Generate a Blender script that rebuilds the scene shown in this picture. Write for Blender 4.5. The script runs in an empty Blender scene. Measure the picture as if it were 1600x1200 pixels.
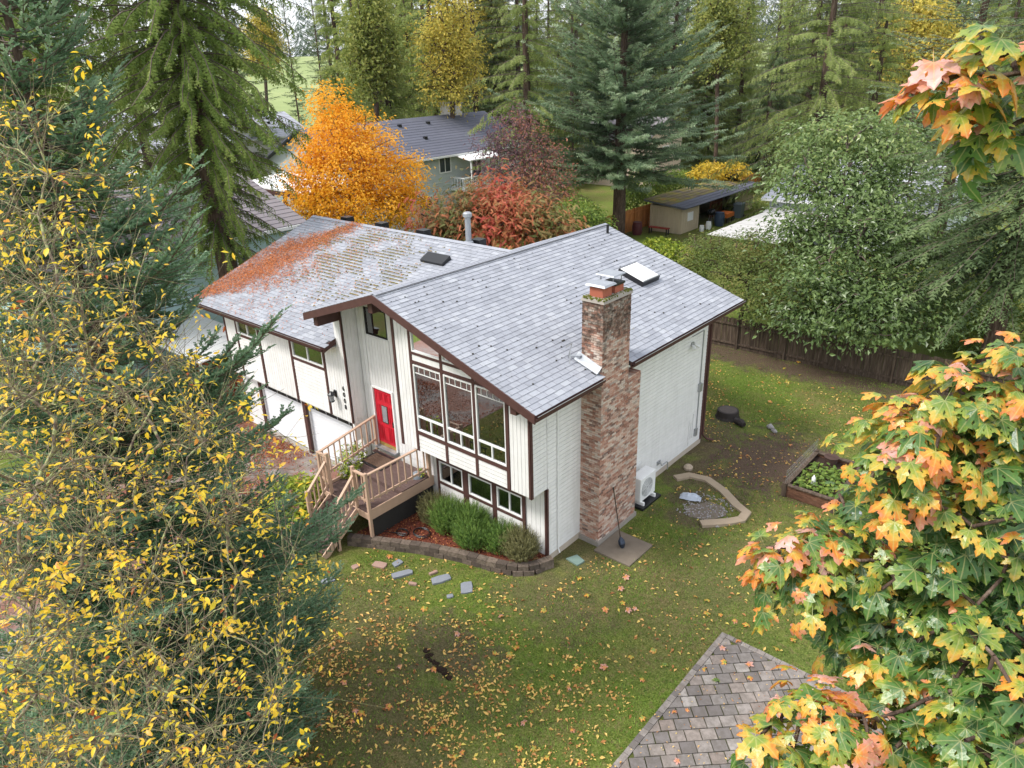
import bpy, math, random
import numpy as np
from mathutils import Vector, Matrix
R_ = random.Random(7)
NP = np.random.default_rng(11)
SC = bpy.context.scene
COL = SC.collection
# ---------------------------------------------------------------- camera
CAM = np.array([11.0218, -13.1488, 13.4943]); FPX = 1147.12
cR = np.array([0.75711474, 0.65270241, -0.0275105]); cU = np.array([-0.24378401, 0.32134976, 0.915043]); cF = np.array([-0.60609126, 0.68608593, -0.40241705])
cd = bpy.data.cameras.new('camera'); cam = bpy.data.objects.new('camera', cd); COL.objects.link(cam)
cam.matrix_world = Matrix(((cR[0], cU[0], -cF[0], CAM[0]), (cR[1], cU[1], -cF[1], CAM[1]), (cR[2], cU[2], -cF[2], CAM[2]), (0, 0, 0, 1)))
cd.sensor_width = 36; cd.lens = 36 * FPX / 1600; cd.clip_end = 8000; cd.clip_start = .1
SC.camera = cam
# ---------------------------------------------------------------- sky, sun, exposure (bright overcast)
W = bpy.data.worlds.new('World'); SC.world = W; W.use_nodes = True
nt = W.node_tree; nt.nodes.clear()
sk = nt.nodes.new('ShaderNodeTexSky'); sk.sky_type = 'NISHITA'; sk.sun_disc = False
SUN_EL, SUN_AZ = math.radians(52), math.radians(215)
sk.sun_elevation = SUN_EL; sk.sun_rotation = SUN_AZ; sk.air_density = 1.0; sk.dust_density = 3.0; sk.ozone_density = 1.0
hs = nt.nodes.new('ShaderNodeMix'); hs.data_type = 'RGBA'; hs.inputs[0].default_value = .72; hs.inputs[7].default_value = (7.4, 7.6, 8.0, 1)   # cloud cover over the clear sky
bg = nt.nodes.new('ShaderNodeBackground'); bg.inputs['Strength'].default_value = .112
wo = nt.nodes.new('ShaderNodeOutputWorld')
nt.links.new(sk.outputs[0], hs.inputs[6]); nt.links.new(hs.outputs[2], bg.inputs[0]); nt.links.new(bg.outputs[0], wo.inputs[0])
sl = bpy.data.lights.new('sun', 'SUN'); sl.energy = 1.9; sl.angle = math.radians(12); sl.color = (1, .96, .9)
so = bpy.data.objects.new('sun', sl); COL.objects.link(so)
sd = Vector((math.sin(SUN_AZ) * math.cos(SUN_EL), math.cos(SUN_AZ) * math.cos(SUN_EL), math.sin(SUN_EL)))
so.rotation_euler = sd.to_track_quat('Z', 'Y').to_euler()
SC.view_settings.view_transform = 'Standard'; SC.view_settings.look = 'None'; SC.view_settings.exposure = 1.0; SC.view_settings.gamma = 1
SC.view_settings.use_curve_mapping = False
SC.cycles.max_bounces = 6; SC.cycles.diffuse_bounces = 3; SC.cycles.transparent_max_bounces = 8; SC.cycles.glossy_bounces = 3; SC.cycles.transmission_bounces = 3
# ---------------------------------------------------------------- helpers
def ray(x, y):
    v = cF + cR * (x - 800) / FPX - cU * (y - 600) / FPX
    return v / np.linalg.norm(v)
def at(x, y, t): return CAM + ray(x, y) * t          # a place t metres from the viewpoint
def onz(x, y, z=0.):
    v = ray(x, y); return CAM + v * ((z - CAM[2]) / v[2])
def gh(x, y):                                        # height of the terrain
    x = np.asarray(x, float); y = np.asarray(y, float)
    d = np.hypot(x - 11, y + 13)
    a = np.clip((-7.2 - x) / 1.6, 0, 1); a = a * a * (3 - 2 * a)
    b = np.clip((d - 160) / 300, 0, 1); b = b * b * (3 - 2 * b)
    c = np.clip((d - 460) / 900, 0, 1)
    return -0.26 * a * np.clip((60 - d) / 20, 0, 1) + 19 * b + 10 * c
WL = {}
def wloc(o):
    return WL.get(o.name, np.zeros(3))
def thing(name, label, cat, loc=(0, 0, 0), group=None):
    o = bpy.data.objects.new(name, None); COL.objects.link(o); o.location = loc; WL[o.name] = np.array(loc, float)
    o.empty_display_size = .2
    return tag(o, label, cat, group)
def tag(o, label=None, cat=None, group=None, kind=None):
    if label: o['label'] = label
    if cat: o['category'] = cat
    if group: o['group'] = group
    if kind: o['kind'] = kind
    return o
def link(name, me, parent=None, kind=None, label=None):
    o = bpy.data.objects.new(name, me); COL.objects.link(o)
    if parent is not None: o.parent = parent; WL[o.name] = wloc(parent)
    if kind: o['kind'] = kind
    if label: o['label'] = label
    return o
def np_mesh(name, V, F, mats, tint=None, smooth=False, mi=None):
    """V (n,3); F (m,k) with a constant face size k"""
    me = bpy.data.meshes.new(name); V = np.asarray(V, np.float32); F = np.asarray(F, np.int32); m, k = F.shape
    me.vertices.add(len(V)); me.vertices.foreach_set('co', V.ravel())
    me.loops.add(m * k); me.loops.foreach_set('vertex_index', F.ravel())
    me.polygons.add(m); me.polygons.foreach_set('loop_start', np.arange(0, m * k, k, dtype=np.int32))
    me.polygons.foreach_set('loop_total', np.full(m, k, np.int32))
    if mi is not None: me.polygons.foreach_set('material_index', np.asarray(mi, np.int32))
    me.update(calc_edges=True)
    me.polygons.foreach_set('use_smooth', np.full(m, bool(smooth)))
    if tint is not None:
        a = me.attributes.new('tint', 'FLOAT', 'FACE'); a.data.foreach_set('value', np.asarray(tint, np.float32))
    for mt in (mats if isinstance(mats, (list, tuple)) else [mats]): me.materials.append(mt)
    return me
class MB:
    def __init__(s): s.v = []; s.f = []
    def add(s, vs, fs):
        b = len(s.v); s.v += [tuple(map(float, q)) for q in vs]; s.f += [tuple(b + i for i in f) for f in fs]; return s
    def box(s, x0, x1, y0, y1, z0, z1):
        if x0 > x1: x0, x1 = x1, x0
        if y0 > y1: y0, y1 = y1, y0
        if z0 > z1: z0, z1 = z1, z0
        return s.add([(x0, y0, z0), (x1, y0, z0), (x1, y1, z0), (x0, y1, z0), (x0, y0, z1), (x1, y0, z1), (x1, y1, z1), (x0, y1, z1)],
                     [(0, 3, 2, 1), (4, 5, 6, 7), (0, 1, 5, 4), (1, 2, 6, 5), (2, 3, 7, 6), (3, 0, 4, 7)])
    def hexa(s, p):                                   # 8 points: bottom loop 0-3, top loop 4-7
        return s.add(p, [(0, 3, 2, 1), (4, 5, 6, 7), (0, 1, 5, 4), (1, 2, 6, 5), (2, 3, 7, 6), (3, 0, 4, 7)])
    def beam(s, a, b, w, h, up=(0, 0, 1)):            # rectangular bar from a to b, w sideways, h along up
        a = Vector(a); b = Vector(b); d = (b - a).normalized(); up = Vector(up); sd_ = d.cross(up)
        if sd_.length < 1e-4: sd_ = Vector((1, 0, 0))
        sd_.normalize(); u = sd_.cross(d).normalized(); sd_ *= w / 2; u *= h / 2
        return s.hexa([a - sd_ - u, a + sd_ - u, b + sd_ - u, b - sd_ - u, a - sd_ + u, a + sd_ + u, b + sd_ + u, b - sd_ + u])
    def prism(s, poly, z0, z1):
        n = len(poly); vs = [(x, y, z0) for x, y in poly] + [(x, y, z1) for x, y in poly]
        return s.add(vs, [tuple(range(n))[::-1], tuple(range(n, 2 * n))] + [(i, (i + 1) % n, n + (i + 1) % n, n + i) for i in range(n)])
    def extr(s, pts, d):                              # polygon in 3-D extruded by vector d
        n = len(pts); vs = [tuple(p) for p in pts] + [(p[0] + d[0], p[1] + d[1], p[2] + d[2]) for p in pts]
        return s.add(vs, [tuple(range(n))[::-1], tuple(range(n, 2 * n))] + [(i, (i + 1) % n, n + (i + 1) % n, n + i) for i in range(n)])
    def tube(s, pts, rad, n=8, cap=True):
        pts = [Vector(p) for p in pts]; rad = rad if isinstance(rad, (list, tuple)) else [rad] * len(pts); b = len(s.v); up = None
        for i, p in enumerate(pts):
            d = (pts[min(i + 1, len(pts) - 1)] - pts[max(i - 1, 0)]).normalized()
            if up is None: up = Vector((0, 0, 1)) if abs(d.z) < .9 else Vector((1, 0, 0))
            u = (up - d * up.dot(d)).normalized(); w = d.cross(u); up = u
            for k in range(n):
                a = 2 * math.pi * k / n; q = p + (u * math.cos(a) + w * math.sin(a)) * rad[i]; s.v.append(tuple(q))
        for i in range(len(pts) - 1):
            for k in range(n): s.f.append((b + i * n + k, b + i * n + (k + 1) % n, b + (i + 1) * n + (k + 1) % n, b + (i + 1) * n + k))
        if cap:
            s.f.append(tuple(b + k for k in range(n))[::-1]); e = b + (len(pts) - 1) * n; s.f.append(tuple(e + k for k in range(n)))
        return s
    def lathe(s, c, prof, n=16):                      # prof: (radius, z)
        pts = [(c[0], c[1], c[2] + z) for r, z in prof]; return s.tube([(p[0], p[1], p[2] + i * 1e-5) for i, p in enumerate(pts)], [max(r, .001) for r, z in prof], n)
    def mesh(s, name, mat, off=(0, 0, 0), smooth=False):
        me = bpy.data.meshes.new(name); me.from_pydata([(x - off[0], y - off[1], z - off[2]) for x, y, z in s.v], [], s.f)
        for m in (mat if isinstance(mat, (list, tuple)) else [mat]): me.materials.append(m)
        if smooth: me.polygons.foreach_set('use_smooth', [True] * len(me.polygons))
        me.update(); return me
    def build(s, name, mat, parent=None, smooth=False, kind=None, label=None, bevel=0, tint=None):
        off = wloc(parent) if parent is not None else (0, 0, 0)
        o = link(name, s.mesh(name, mat, off, smooth), parent, kind, label)
        if tint is not None:
            a = o.data.attributes.new('tint', 'FLOAT', 'FACE'); n = len(o.data.polygons); a.data.foreach_set('value', np.asarray(tint, np.float32) if hasattr(tint, '__len__') else np.full(n, tint, np.float32))
        if bevel:
            b = o.modifiers.new('b', 'BEVEL'); b.width = bevel; b.segments = 2; b.limit_method = 'ANGLE'
        return o
def B(*a): return MB().box(*a)
def set_origin(o, c):                                 # a top-level single mesh gets its origin at its own base
    c = Vector(c); o.data.transform(Matrix.Translation(-c)); o.location = c; WL[o.name] = np.array(c); return o
def copy_tree(o, parent=None):
    c = o.copy(); COL.objects.link(c)
    if parent is not None: c.parent = parent
    for k in ('label',):
        if parent is None and k in c: del c[k]
    for ch in list(o.children): copy_tree(ch, c)
    return c
# ---------------------------------------------------------------- materials
def S2L(r, g, b): return tuple(((c / 255) / 12.92 if c / 255 <= .04045 else ((c / 255 + .055) / 1.055) ** 2.4) for c in (r, g, b))
class N:
    def __init__(s, name):
        s.m = bpy.data.materials.new(name); s.m.use_nodes = True; s.t = s.m.node_tree; s.t.nodes.clear(); s.o = s.n('ShaderNodeOutputMaterial')
    def n(s, t, **k):
        x = s.t.nodes.new(t)
        for a, v in k.items(): setattr(x, a, v)
        return x
    def l(s, a, b): s.t.links.new(a, b)
    def set(s, sock, v):
        if hasattr(v, 'links') or isinstance(v, bpy.types.NodeSocket): s.l(v, sock)
        elif isinstance(v, (tuple, list)) and len(v) == 3 and sock.type == 'RGBA': sock.default_value = (*v, 1)
        else: sock.default_value = v
    def pos(s, obj=False):
        return s.n('ShaderNodeTexCoord').outputs['Object'] if obj else s.n('ShaderNodeNewGeometry').outputs['Position']
    def noise(s, scale, det=3, rough=.55, vec=None, dist=0):
        x = s.n('ShaderNodeTexNoise'); x.inputs['Scale'].default_value = scale; x.inputs['Detail'].default_value = det; x.inputs['Roughness'].default_value = rough; x.inputs['Distortion'].default_value = dist
        s.l(vec if vec is not None else s.pos(), x.inputs['Vector']); return x.outputs['Fac']
    def mapv(s, sc, vec=None, rot=(0, 0, 0)):
        x = s.n('ShaderNodeMapping'); x.inputs['Scale'].default_value = sc; x.inputs['Rotation'].default_value = rot; s.l(vec if vec is not None else s.pos(), x.inputs['Vector']); return x.outputs[0]
    def ramp(s, fac, stops):
        x = s.n('ShaderNodeValToRGB'); e = x.color_ramp.elements
        while len(e) < len(stops): e.new(.5)
        for i, (p, c) in enumerate(stops): e[i].position = p; e[i].color = (*c, 1) if not isinstance(c, (int, float)) else (c, c, c, 1)
        s.set(x.inputs[0], fac); return x.outputs[0]
    def mix(s, f, a, b, bl='MIX'):
        x = s.n('ShaderNodeMix', data_type='RGBA', blend_type=bl); s.set(x.inputs[0], f); s.set(x.inputs[6], a); s.set(x.inputs[7], b); return x.outputs[2]
    def math(s, op, a, b=0., c=0.):
        x = s.n('ShaderNodeMath', operation=op); s.set(x.inputs[0], a); s.set(x.inputs[1], b)
        if op in ('MULTIPLY_ADD', 'SMOOTH_MIN'): s.set(x.inputs[2], c)
        return x.outputs[0]
    def attr(s, nm='tint'): return s.n('ShaderNodeAttribute', attribute_name=nm).outputs['Fac']
    def rnd(s): return s.n('ShaderNodeObjectInfo').outputs['Random']
    def island(s): return s.n('ShaderNodeNewGeometry').outputs['Random Per Island']
    def bump(s, h, st=.3, d=.02):
        x = s.n('ShaderNodeBump'); x.inputs['Strength'].default_value = st; x.inputs['Distance'].default_value = d; s.l(h, x.inputs['Height']); return x.outputs[0]
    def pbr(s, col, rough=.8, normal=None, spec=.3, metal=0.):
        x = s.n('ShaderNodeBsdfPrincipled'); s.set(x.inputs['Base Color'], col); s.set(x.inputs['Roughness'], rough); s.set(x.inputs['Metallic'], metal)
        s.set(x.inputs['Specular IOR Level'], spec)
        if normal is not None: s.l(normal, x.inputs['Normal'])
        s.l(x.outputs[0], s.o.inputs[0]); return s.m
    def leafy(s, col, tr=.35, rough=.5, spec=.35, tcol=None, normal=None):
        p = s.n('ShaderNodeBsdfPrincipled'); s.set(p.inputs['Base Color'], col); p.inputs['Roughness'].default_value = rough; p.inputs['Specular IOR Level'].default_value = spec
        if normal is not None: s.l(normal, p.inputs['Normal'])
        t = s.n('ShaderNodeBsdfTranslucent'); s.set(t.inputs[0], tcol if tcol is not None else col); m = s.n('ShaderNodeMixShader'); m.inputs[0].default_value = tr
        s.l(p.outputs[0], m.inputs[1]); s.l(t.outputs[0], m.inputs[2]); s.l(m.outputs[0], s.o.inputs[0]); return s.m
def simple(name, col, rough=.7, var=.12, scale=6, spec=.3, metal=0., grain=40, bump=.1):
    a = N(name); f = a.noise(scale, 4); c = a.mix(f, tuple(x * (1 - var) for x in col), tuple(min(1, x * (1 + var)) for x in col))
    return a.pbr(c, rough, a.bump(a.noise(grain, 3), bump, .01), spec, metal)
M = {}
def mk_paint(name, base, dirt, amt=.35):
    a = N(name); p = a.pos(); st = a.noise(1.0, 5, .7, a.mapv((6, 6, .5))); f = a.noise(2.2, 6, .65)
    k = a.math('MULTIPLY', a.ramp(a.math('MULTIPLY', st, f), [(.18, 0.), (.5, 1.)]), amt)
    c = a.mix(k, base, dirt); o = a.math('MULTIPLY', a.rnd(), .1); c = a.mix(o, c, tuple(x * .6 for x in base))
    return a.pbr(c, .6, a.bump(a.noise(60, 2, .5, a.mapv((1, 1, .2))), .15, .01), .3)
M['white'] = mk_paint('white_paint', (.82, .81, .80), (.46, .45, .42), .42)
M['trimwhite'] = simple('white_trim', (.8, .8, .79), .5, .04)
M['door_white'] = mk_paint('garage_door_white', (.78, .8, .83), (.6, .61, .62), .25)
M['brown'] = simple('brown_trim', S2L(82, 56, 52), .65, .25, 5)
M['tan'] = simple('tan_paint', S2L(190, 160, 138), .6, .12, 5)
M['deckbrown'] = simple('deck_brown', S2L(92, 74, 70), .6, .25, 6)
M['red'] = simple('red_door_paint', (.56, .012, .03), .35, .1, 3, .5)
M['black'] = simple('black_metal', (.012, .012, .014), .4, .2, 5, .5)
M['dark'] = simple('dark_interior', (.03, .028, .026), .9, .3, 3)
M['concrete'] = simple('concrete', S2L(150, 143, 135), .9, .22, 3, .2, 0, 60, .35)
M['found'] = simple('foundation', S2L(186, 174, 160), .9, .15, 3, .2, 0, 60, .3)
M['galv'] = simple('galvanised_metal', (.36, .38, .41), .5, .2, 5, .5, .5)
M['alu'] = simple('aluminium', (.42, .43, .44), .4, .1, 5, .5, .6)
M['brass'] = simple('brass', (.6, .42, .12), .3, .1, 5, .5, .9)
M['floorin'] = simple('interior_floor', S2L(158, 152, 142), .5, .15, 2)
M['wallin'] = simple('interior_wall', S2L(150, 148, 138), .9, .05, 2)
def mk_glass():
    a = N('window_glass'); g = a.n('ShaderNodeBsdfGlossy'); g.inputs['Roughness'].default_value = .02; g.inputs[0].default_value = (.85, .88, .9, 1)
    t = a.n('ShaderNodeBsdfTransparent'); t.inputs[0].default_value = (.6, .63, .62, 1); fr = a.n('ShaderNodeFresnel'); fr.inputs[0].default_value = 1.5
    f = a.math('MULTIPLY_ADD', fr.outputs[0], 1.8, .2); m = a.n('ShaderNodeMixShader'); a.l(f, m.inputs[0]); a.l(t.outputs[0], m.inputs[1]); a.l(g.outputs[0], m.inputs[2]); a.l(m.outputs[0], a.o.inputs[0]); return a.m
M['glass'] = mk_glass()
def mk_shingle(name, obj_rand=True, moss=.0, base=None):
    a = N(name); r = a.attr()
    base = base or [(0, S2L(150, 153, 161)), (.3, S2L(161, 164, 172)), (.75, S2L(169, 172, 180)), (1, S2L(180, 183, 189))]
    c = a.ramp(r, base); big = a.noise(.6, 4, .6); c = a.mix(a.ramp(big, [(.35, 0.), (.7, .35)]), c, S2L(146, 149, 157))
    c = a.mix(a.ramp(a.noise(1.0, 4, .7, a.mapv((1.2, 6, 6))), [(.5, 0.), (.75, .4)]), c, S2L(120, 118, 120))
    c = a.mix(a.ramp(a.noise(130, 2, .7), [(.35, .5), (.6, 0.)]), c, S2L(105, 108, 115))
    return a.pbr(c, .9, a.bump(a.noise(150, 2), .4, .006), .15)
M['shingle'] = mk_shingle('shingle_grey', True); M['shingle_s'] = mk_shingle('shingle_grey_mass', False)
M['felt'] = simple('roof_underlay', S2L(70, 70, 74), .95, .2, 4)
def mk_brick(name, isl):
    a = N(name); r = a.attr()
    c = a.ramp(r, [(0, S2L(112, 88, 80)), (.15, S2L(158, 110, 92)), (.35, S2L(184, 136, 116)), (.55, S2L(196, 160, 142)), (.75, S2L(208, 184, 168)), (.9, S2L(214, 200, 188)), (1, S2L(138, 118, 108))])
    z = a.n('ShaderNodeSeparateXYZ'); a.l(a.pos(), z.inputs[0])
    n = a.noise(11, 5, .7); c = a.mix(a.ramp(n, [(.45, 0.), (.7, .5)]), c, S2L(200, 190, 180)); c = a.mix(a.ramp(a.noise(2.2, 5, .7), [(.45, 0.), (.7, .4)]), c, S2L(104, 88, 78))
    top = a.ramp(a.math('MULTIPLY_ADD', a.noise(3.5, 4, .7), 1.6, a.math('MULTIPLY_ADD', z.outputs[2], .5, -3.85)), [(0, 0.), (.35, .85)])
    c = a.mix(a.math('MULTIPLY', top, a.ramp(a.noise(9, 3), [(.3, .25), (.6, 1.)])), c, S2L(52, 44, 38))
    return a.pbr(c, .9, a.bump(a.noise(45, 4), .5, .01), .2)
M['brick'] = mk_brick('brick', False); M['brick_s'] = mk_brick('brick_mass', True)
M['mortar'] = simple('mortar', S2L(138, 126, 118), .95, .2, 8)
M['clay'] = simple('clay_flue', S2L(168, 98, 78), .8, .2, 8)
M['moss'] = simple('moss', S2L(92, 96, 40), 1, .5, 14, .1, 0, 60, .8)
def mk_wood(name, c0, c1, c2, sc=(9, 9, .8), rough=.8):
    a = N(name); g = a.noise(1.5, 5, .7, a.mapv(sc)); r = a.rnd()
    c = a.ramp(g, [(.3, c0), (.55, c1), (.75, c2)]); c = a.mix(a.math('MULTIPLY', r, .45), c, c0); return a.pbr(c, rough, a.bump(g, .3, .01), .2)
M['cedar'] = mk_wood('red_cedar', S2L(88, 48, 32), S2L(150, 88, 58), S2L(182, 118, 80))
M['oldwood'] = mk_wood('weathered_wood', S2L(56, 46, 40), S2L(98, 84, 72), S2L(134, 120, 106))
M['orangewood'] = mk_wood('orange_fence_wood', S2L(150, 92, 48), S2L(208, 140, 82), S2L(222, 164, 104))
M['planterwood'] = mk_wood('planter_wood', S2L(70, 48, 38), S2L(118, 84, 66), S2L(140, 108, 88), (3, 3, 9))

# ---------------------------------------------------------------- ground
def mk_ground():
    a = N('lawn'); p = a.pos(); sx = a.n('ShaderNodeSeparateXYZ'); a.l(p, sx.inputs[0]); x, y = sx.outputs[0], sx.outputs[1]
    big = a.noise(.35, 4, .6); mid = a.noise(1.6, 5, .65); fine = a.noise(26, 5, .75)
    g = a.ramp(fine, [(.3, S2L(54, 72, 24)), (.5, S2L(88, 108, 40)), (.7, S2L(132, 144, 70))])
    g2 = a.ramp(fine, [(.3, S2L(66, 66, 36)), (.5, S2L(112, 106, 62)), (.7, S2L(152, 142, 96))])
    c = a.mix(a.ramp(a.math('ADD', a.math('MULTIPLY', big, .5), a.math('MULTIPLY', mid, .5)), [(.4, 0.), (.6, 1.)]), g, g2)
    soil = a.ramp(fine, [(.3, S2L(58, 46, 36)), (.55, S2L(98, 82, 70)), (.75, S2L(132, 116, 102))])
    acc = None; c = a.mix(a.ramp(a.noise(.22, 3, .5), [(.45, 0.), (.62, .6)]), c, a.ramp(fine, [(.3, S2L(58, 84, 24)), (.7, S2L(124, 150, 58))])); c = a.mix(a.ramp(a.noise(5, 4, .7), [(.52, 0.), (.66, .55)]), c, a.ramp(fine, [(.3, S2L(84, 72, 46)), (.7, S2L(150, 132, 96))]))
    for (cx, cy, rx, ry, s_) in DIRT:
        dx = a.math('DIVIDE', a.math('SUBTRACT', x, cx), rx); dy = a.math('DIVIDE', a.math('SUBTRACT', y, cy), ry)
        d = a.math('SQRT', a.math('ADD', a.math('MULTIPLY', dx, dx), a.math('MULTIPLY', dy, dy)))
        k = a.math('MULTIPLY', a.ramp(a.math('ADD', a.math('MULTIPLY', d, .45), a.math('MULTIPLY', a.math('SUBTRACT', mid, .5), 1.3)), [(.22, 1.), (.5, 0.)]), s_)
        acc = k if acc is None else a.math('MAXIMUM', acc, k)
    c = a.mix(acc, c, soil)
    dist = a.n('ShaderNodeVectorMath', operation='LENGTH'); a.l(p, dist.inputs[0])
    far = a.ramp(a.math('DIVIDE', dist.outputs['Value'], 400.), [(.2, 0.), (.3, 1.)])
    fld = a.ramp(a.noise(.02, 5, .7, a.mapv((1, 1, 1))), [(.3, S2L(122, 136, 84)), (.55, S2L(142, 154, 104)), (.75, S2L(162, 164, 116))])
    c = a.mix(far, c, fld)
    return a.pbr(c, .95, a.bump(a.noise(30, 4, .8), .9, .04), .1)
DIRT = [(2.6, 10.2, 2.6, 3.2, 1.), (1.1, 8.0, 1.6, 1.8, .8), (4.4, 3.6, 2.2, 2.6, .45), (.3, 1.4, 2.4, 1.2, .5), (1.6, 6.3, 1.0, .9, .8), (2.2, 5.2, 1.3, .8, .8), (0.2, 10.5, 1.2, 2.4, .8), (.2, -3.6, 1.7, 1.3, .75),
        (-2.6, -4.2, 2.2, 1.6, .5), (-1, 19.3, 12, 1.6, .95), (1.2, -0.6, 2.2, 1.6, .55), (-1.5, -6.5, 6, 3.6, .55), (3, 1.5, 5, 2.5, .3)]
g_ = np.sinh(np.linspace(-6.2, 6.2, 241)) / np.sinh(6.2) * 2600
X, Y = np.meshgrid(g_ + 2, g_ + 2); Z = gh(X, Y) + .018 * np.sin(X * 1.7 + np.sin(Y * 1.1)) * np.cos(Y * 1.3) * (np.hypot(X, Y) < 60)
idx = np.arange(X.size).reshape(X.shape)
link('ground', np_mesh('ground', np.stack([X, Y, Z - .02], -1).reshape(-1, 3), np.stack([idx[:-1, :-1], idx[:-1, 1:], idx[1:, 1:], idx[1:, :-1]], -1).reshape(-1, 4), mk_ground(), smooth=True), kind='structure')
def sheet(name, x0, x1, y0, y1, lift, mat, n=24):
    X, Y = np.meshgrid(np.linspace(x0, x1, n), np.linspace(y0, y1, n)); Z = gh(X, Y) + lift; i = np.arange(X.size).reshape(X.shape)
    return link(name, np_mesh(name, np.stack([X, Y, Z], -1).reshape(-1, 3), np.stack([i[:-1, :-1], i[:-1, 1:], i[1:, 1:], i[1:, :-1]], -1).reshape(-1, 4), mat, smooth=True), kind='structure')
def mk_drive():
    a = N('wet_concrete'); f = a.noise(1.2, 5, .65); c = a.ramp(f, [(.35, S2L(92, 84, 80)), (.6, S2L(146, 138, 132))])
    k = a.ramp(a.noise(.5, 5, .7), [(.42, 0.), (.54, 1.)]); s_ = a.ramp(a.noise(30, 4, .8), [(.4, S2L(92, 50, 34)), (.6, S2L(150, 88, 60))])
    return a.pbr(a.mix(a.math('MULTIPLY', k, .75), c, s_), a.ramp(f, [(.4, .45), (.6, .8)]), a.bump(a.noise(60, 3), .3, .01), .4)
sheet('driveway', -17.5, -8.25, -12, .62, .012, mk_drive(), 30)
# ================================================================ THE HOUSE
H = thing('house', 'white split-level house with brown trim, red door and grey shingle roof', 'house', (-7, 4.5, 0))
RX, RZ, RS = -5.15, 7.60, .342                        # ridge of the gabled wing
def roofz(x): return RZ - RS * abs(x - RX)
LZ, LY, LS = 7.42, 6.04, .368                         # ridge of the garage wing (runs along x)
def lroofz(y): return LZ - LS * abs(y - LY)
SOF = .2                                              # roof thickness
def part(name, mb, mat, parent=H, **k): return mb.build(name, mat, parent, **k)
# --- walls (solid shells, 15 cm thick)
w = MB()
yb = 10.06
def topx(x): return roofz(x) - SOF
wall_r = part('wall', B(-.15, -.02, .67, yb - .02, .18, 5.62), M['white'])                       # right side wall
part('foundation', MB().box(-.15, .01, .66, yb, -.1, .18).box(-5.3, -.15, .66, .8, -.1, .18).box(-5.3, -.15, yb - .15, yb, -.1, .18), M['found'])
wf = MB()                                              # front wall of the gabled wing, upper storey with holes for the windows
cols = [(-4.48, -3.3), (-3.2, -2.06), (-1.96, -.86)]
WB, WT = 3.2, 5.42
def vpanel(mb, x0, x1, z0, y0=.02, y1=.14, z1=None):
    a, b = (topx(x0), topx(x1)) if z1 is None else (z1, z1)
    mb.hexa([(x0, y0, z0), (x1, y0, z0), (x1, y1, z0), (x0, y1, z0), (x0, y0, a), (x1, y0, b), (x1, y1, b), (x0, y1, a)])
vpanel(wf, -5.27, -4.48, 2.5); vpanel(wf, -.86, -.02, 2.5)
for i, (a, b) in enumerate(cols):
    vpanel(wf, a, b, 2.5, z1=WB); vpanel(wf, b, min(b + .1, -.86), 2.5)
    if i == 2: vpanel(wf, a, b, WT)
    else: vpanel(wf, a, b, WT, z1=5.85)
wall_u = part('wall', wf, M['white'])
part('soffit', B(-5.27, -.02, .02, .8, 2.47, 2.5), M['white'])
part('wall', B(-.15, -.0205, .02, .67, 2.5, 5.62), M['white'])                                    # little side of the overhang
low = MB(); lc = [(-4.4, -3.36), (-3.1, -2.12), (-1.92, -.93)]; LB, LT = 1.12, 1.86
low.box(-5.3, -4.4, .69, .8, .18, 2.47); low.box(-.93, -.02, .69, .8, .18, 2.47)
for i, (a, b) in enumerate(lc):
    low.box(a, b, .69, .8, .18, LB); low.box(a, b, .69, .8, LT, 2.47)
    if i < 2: low.box(b, lc[i + 1][0], .69, .8, .18, 2.47)
wall_l = part('wall', low, M['white'])
# back and interior
part('wall', MB().extr([(-.15, yb - .14, .18), (-8.3, yb - .14, .18), (-8.3, yb - .14, topx(-8.3)), (RX, yb - .14, topx(RX)), (-.15, yb - .14, topx(-.15))], (0, .12, 0)), M['white'])
part('interior_floor', B(-5.1, -.16, .16, 9.9, 2.44, 2.52) if 0 else B(-8.1, -.16, 1.0, 9.9, 2.44, 2.54), M['floorin'])
part('interior_floor', B(-5.1, -.16, .16, 1.0, 2.505, 2.54), M['floorin'])
part('interior_wall', MB().box(-8.1, -.2, 5.2, 5.3, 2.54, 5.9).box(-5.24, -5.16, .2, 1.6, 2.54, 6), M['wallin'])
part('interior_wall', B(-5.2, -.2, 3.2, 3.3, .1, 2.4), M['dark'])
# --- entry recess: back wall, left return
ey = 1.0 - .15                                        # plane of the door wall
ret_x = -8.12
DX0, DX1, DZ0, DZ1 = -7.62, -6.66, 1.33, 3.52
ew = MB()
def ep(x0, x1, z0, z1=None):
    a, b = (topx(x0) + .0, topx(x1)) if z1 is None else (z1, z1)
    ew.hexa([(x0, ey, z0), (x1, ey, z0), (x1, ey + .12, z0), (x0, ey + .12, z0), (x0, ey, a), (x1, ey, b), (x1, ey + .12, b), (x0, ey + .12, a)])
ep(ret_x - .05, DX0 - .06, .0); ep(DX1 + .06, -5.2, .0); ep(DX0 - .06, DX1 + .06, .0, DZ0); ep(DX0 - .06, -6.42, DZ1 + .06, 5.5) ; ep(-6.42, DX1 + .06, DZ1 + .06, 5.5) if 0 else None
ew = MB(); ep(ret_x, -7.68, .0); ep(-6.6, -5.2, .0); ep(-7.68, -6.6, 0., DZ0); ep(-7.68, -6.6, DZ1 + .06, 5.42); ep(-7.68, -6.6, 6.35)
wall_e = part('wall', ew, M['white'])
part('wall', MB().extr([(ret_x - .12, .26, 1.5), (ret_x - .12, ey + .12, 1.5), (ret_x - .12, ey + .12, topx(ret_x)), (ret_x - .12, .26, topx(ret_x))], (.1, 0, 0)), M['white'])   # return
part('wall', B(-5.27, -5.17, .14, ey, 2.5, 6.9), M['white'])
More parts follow.
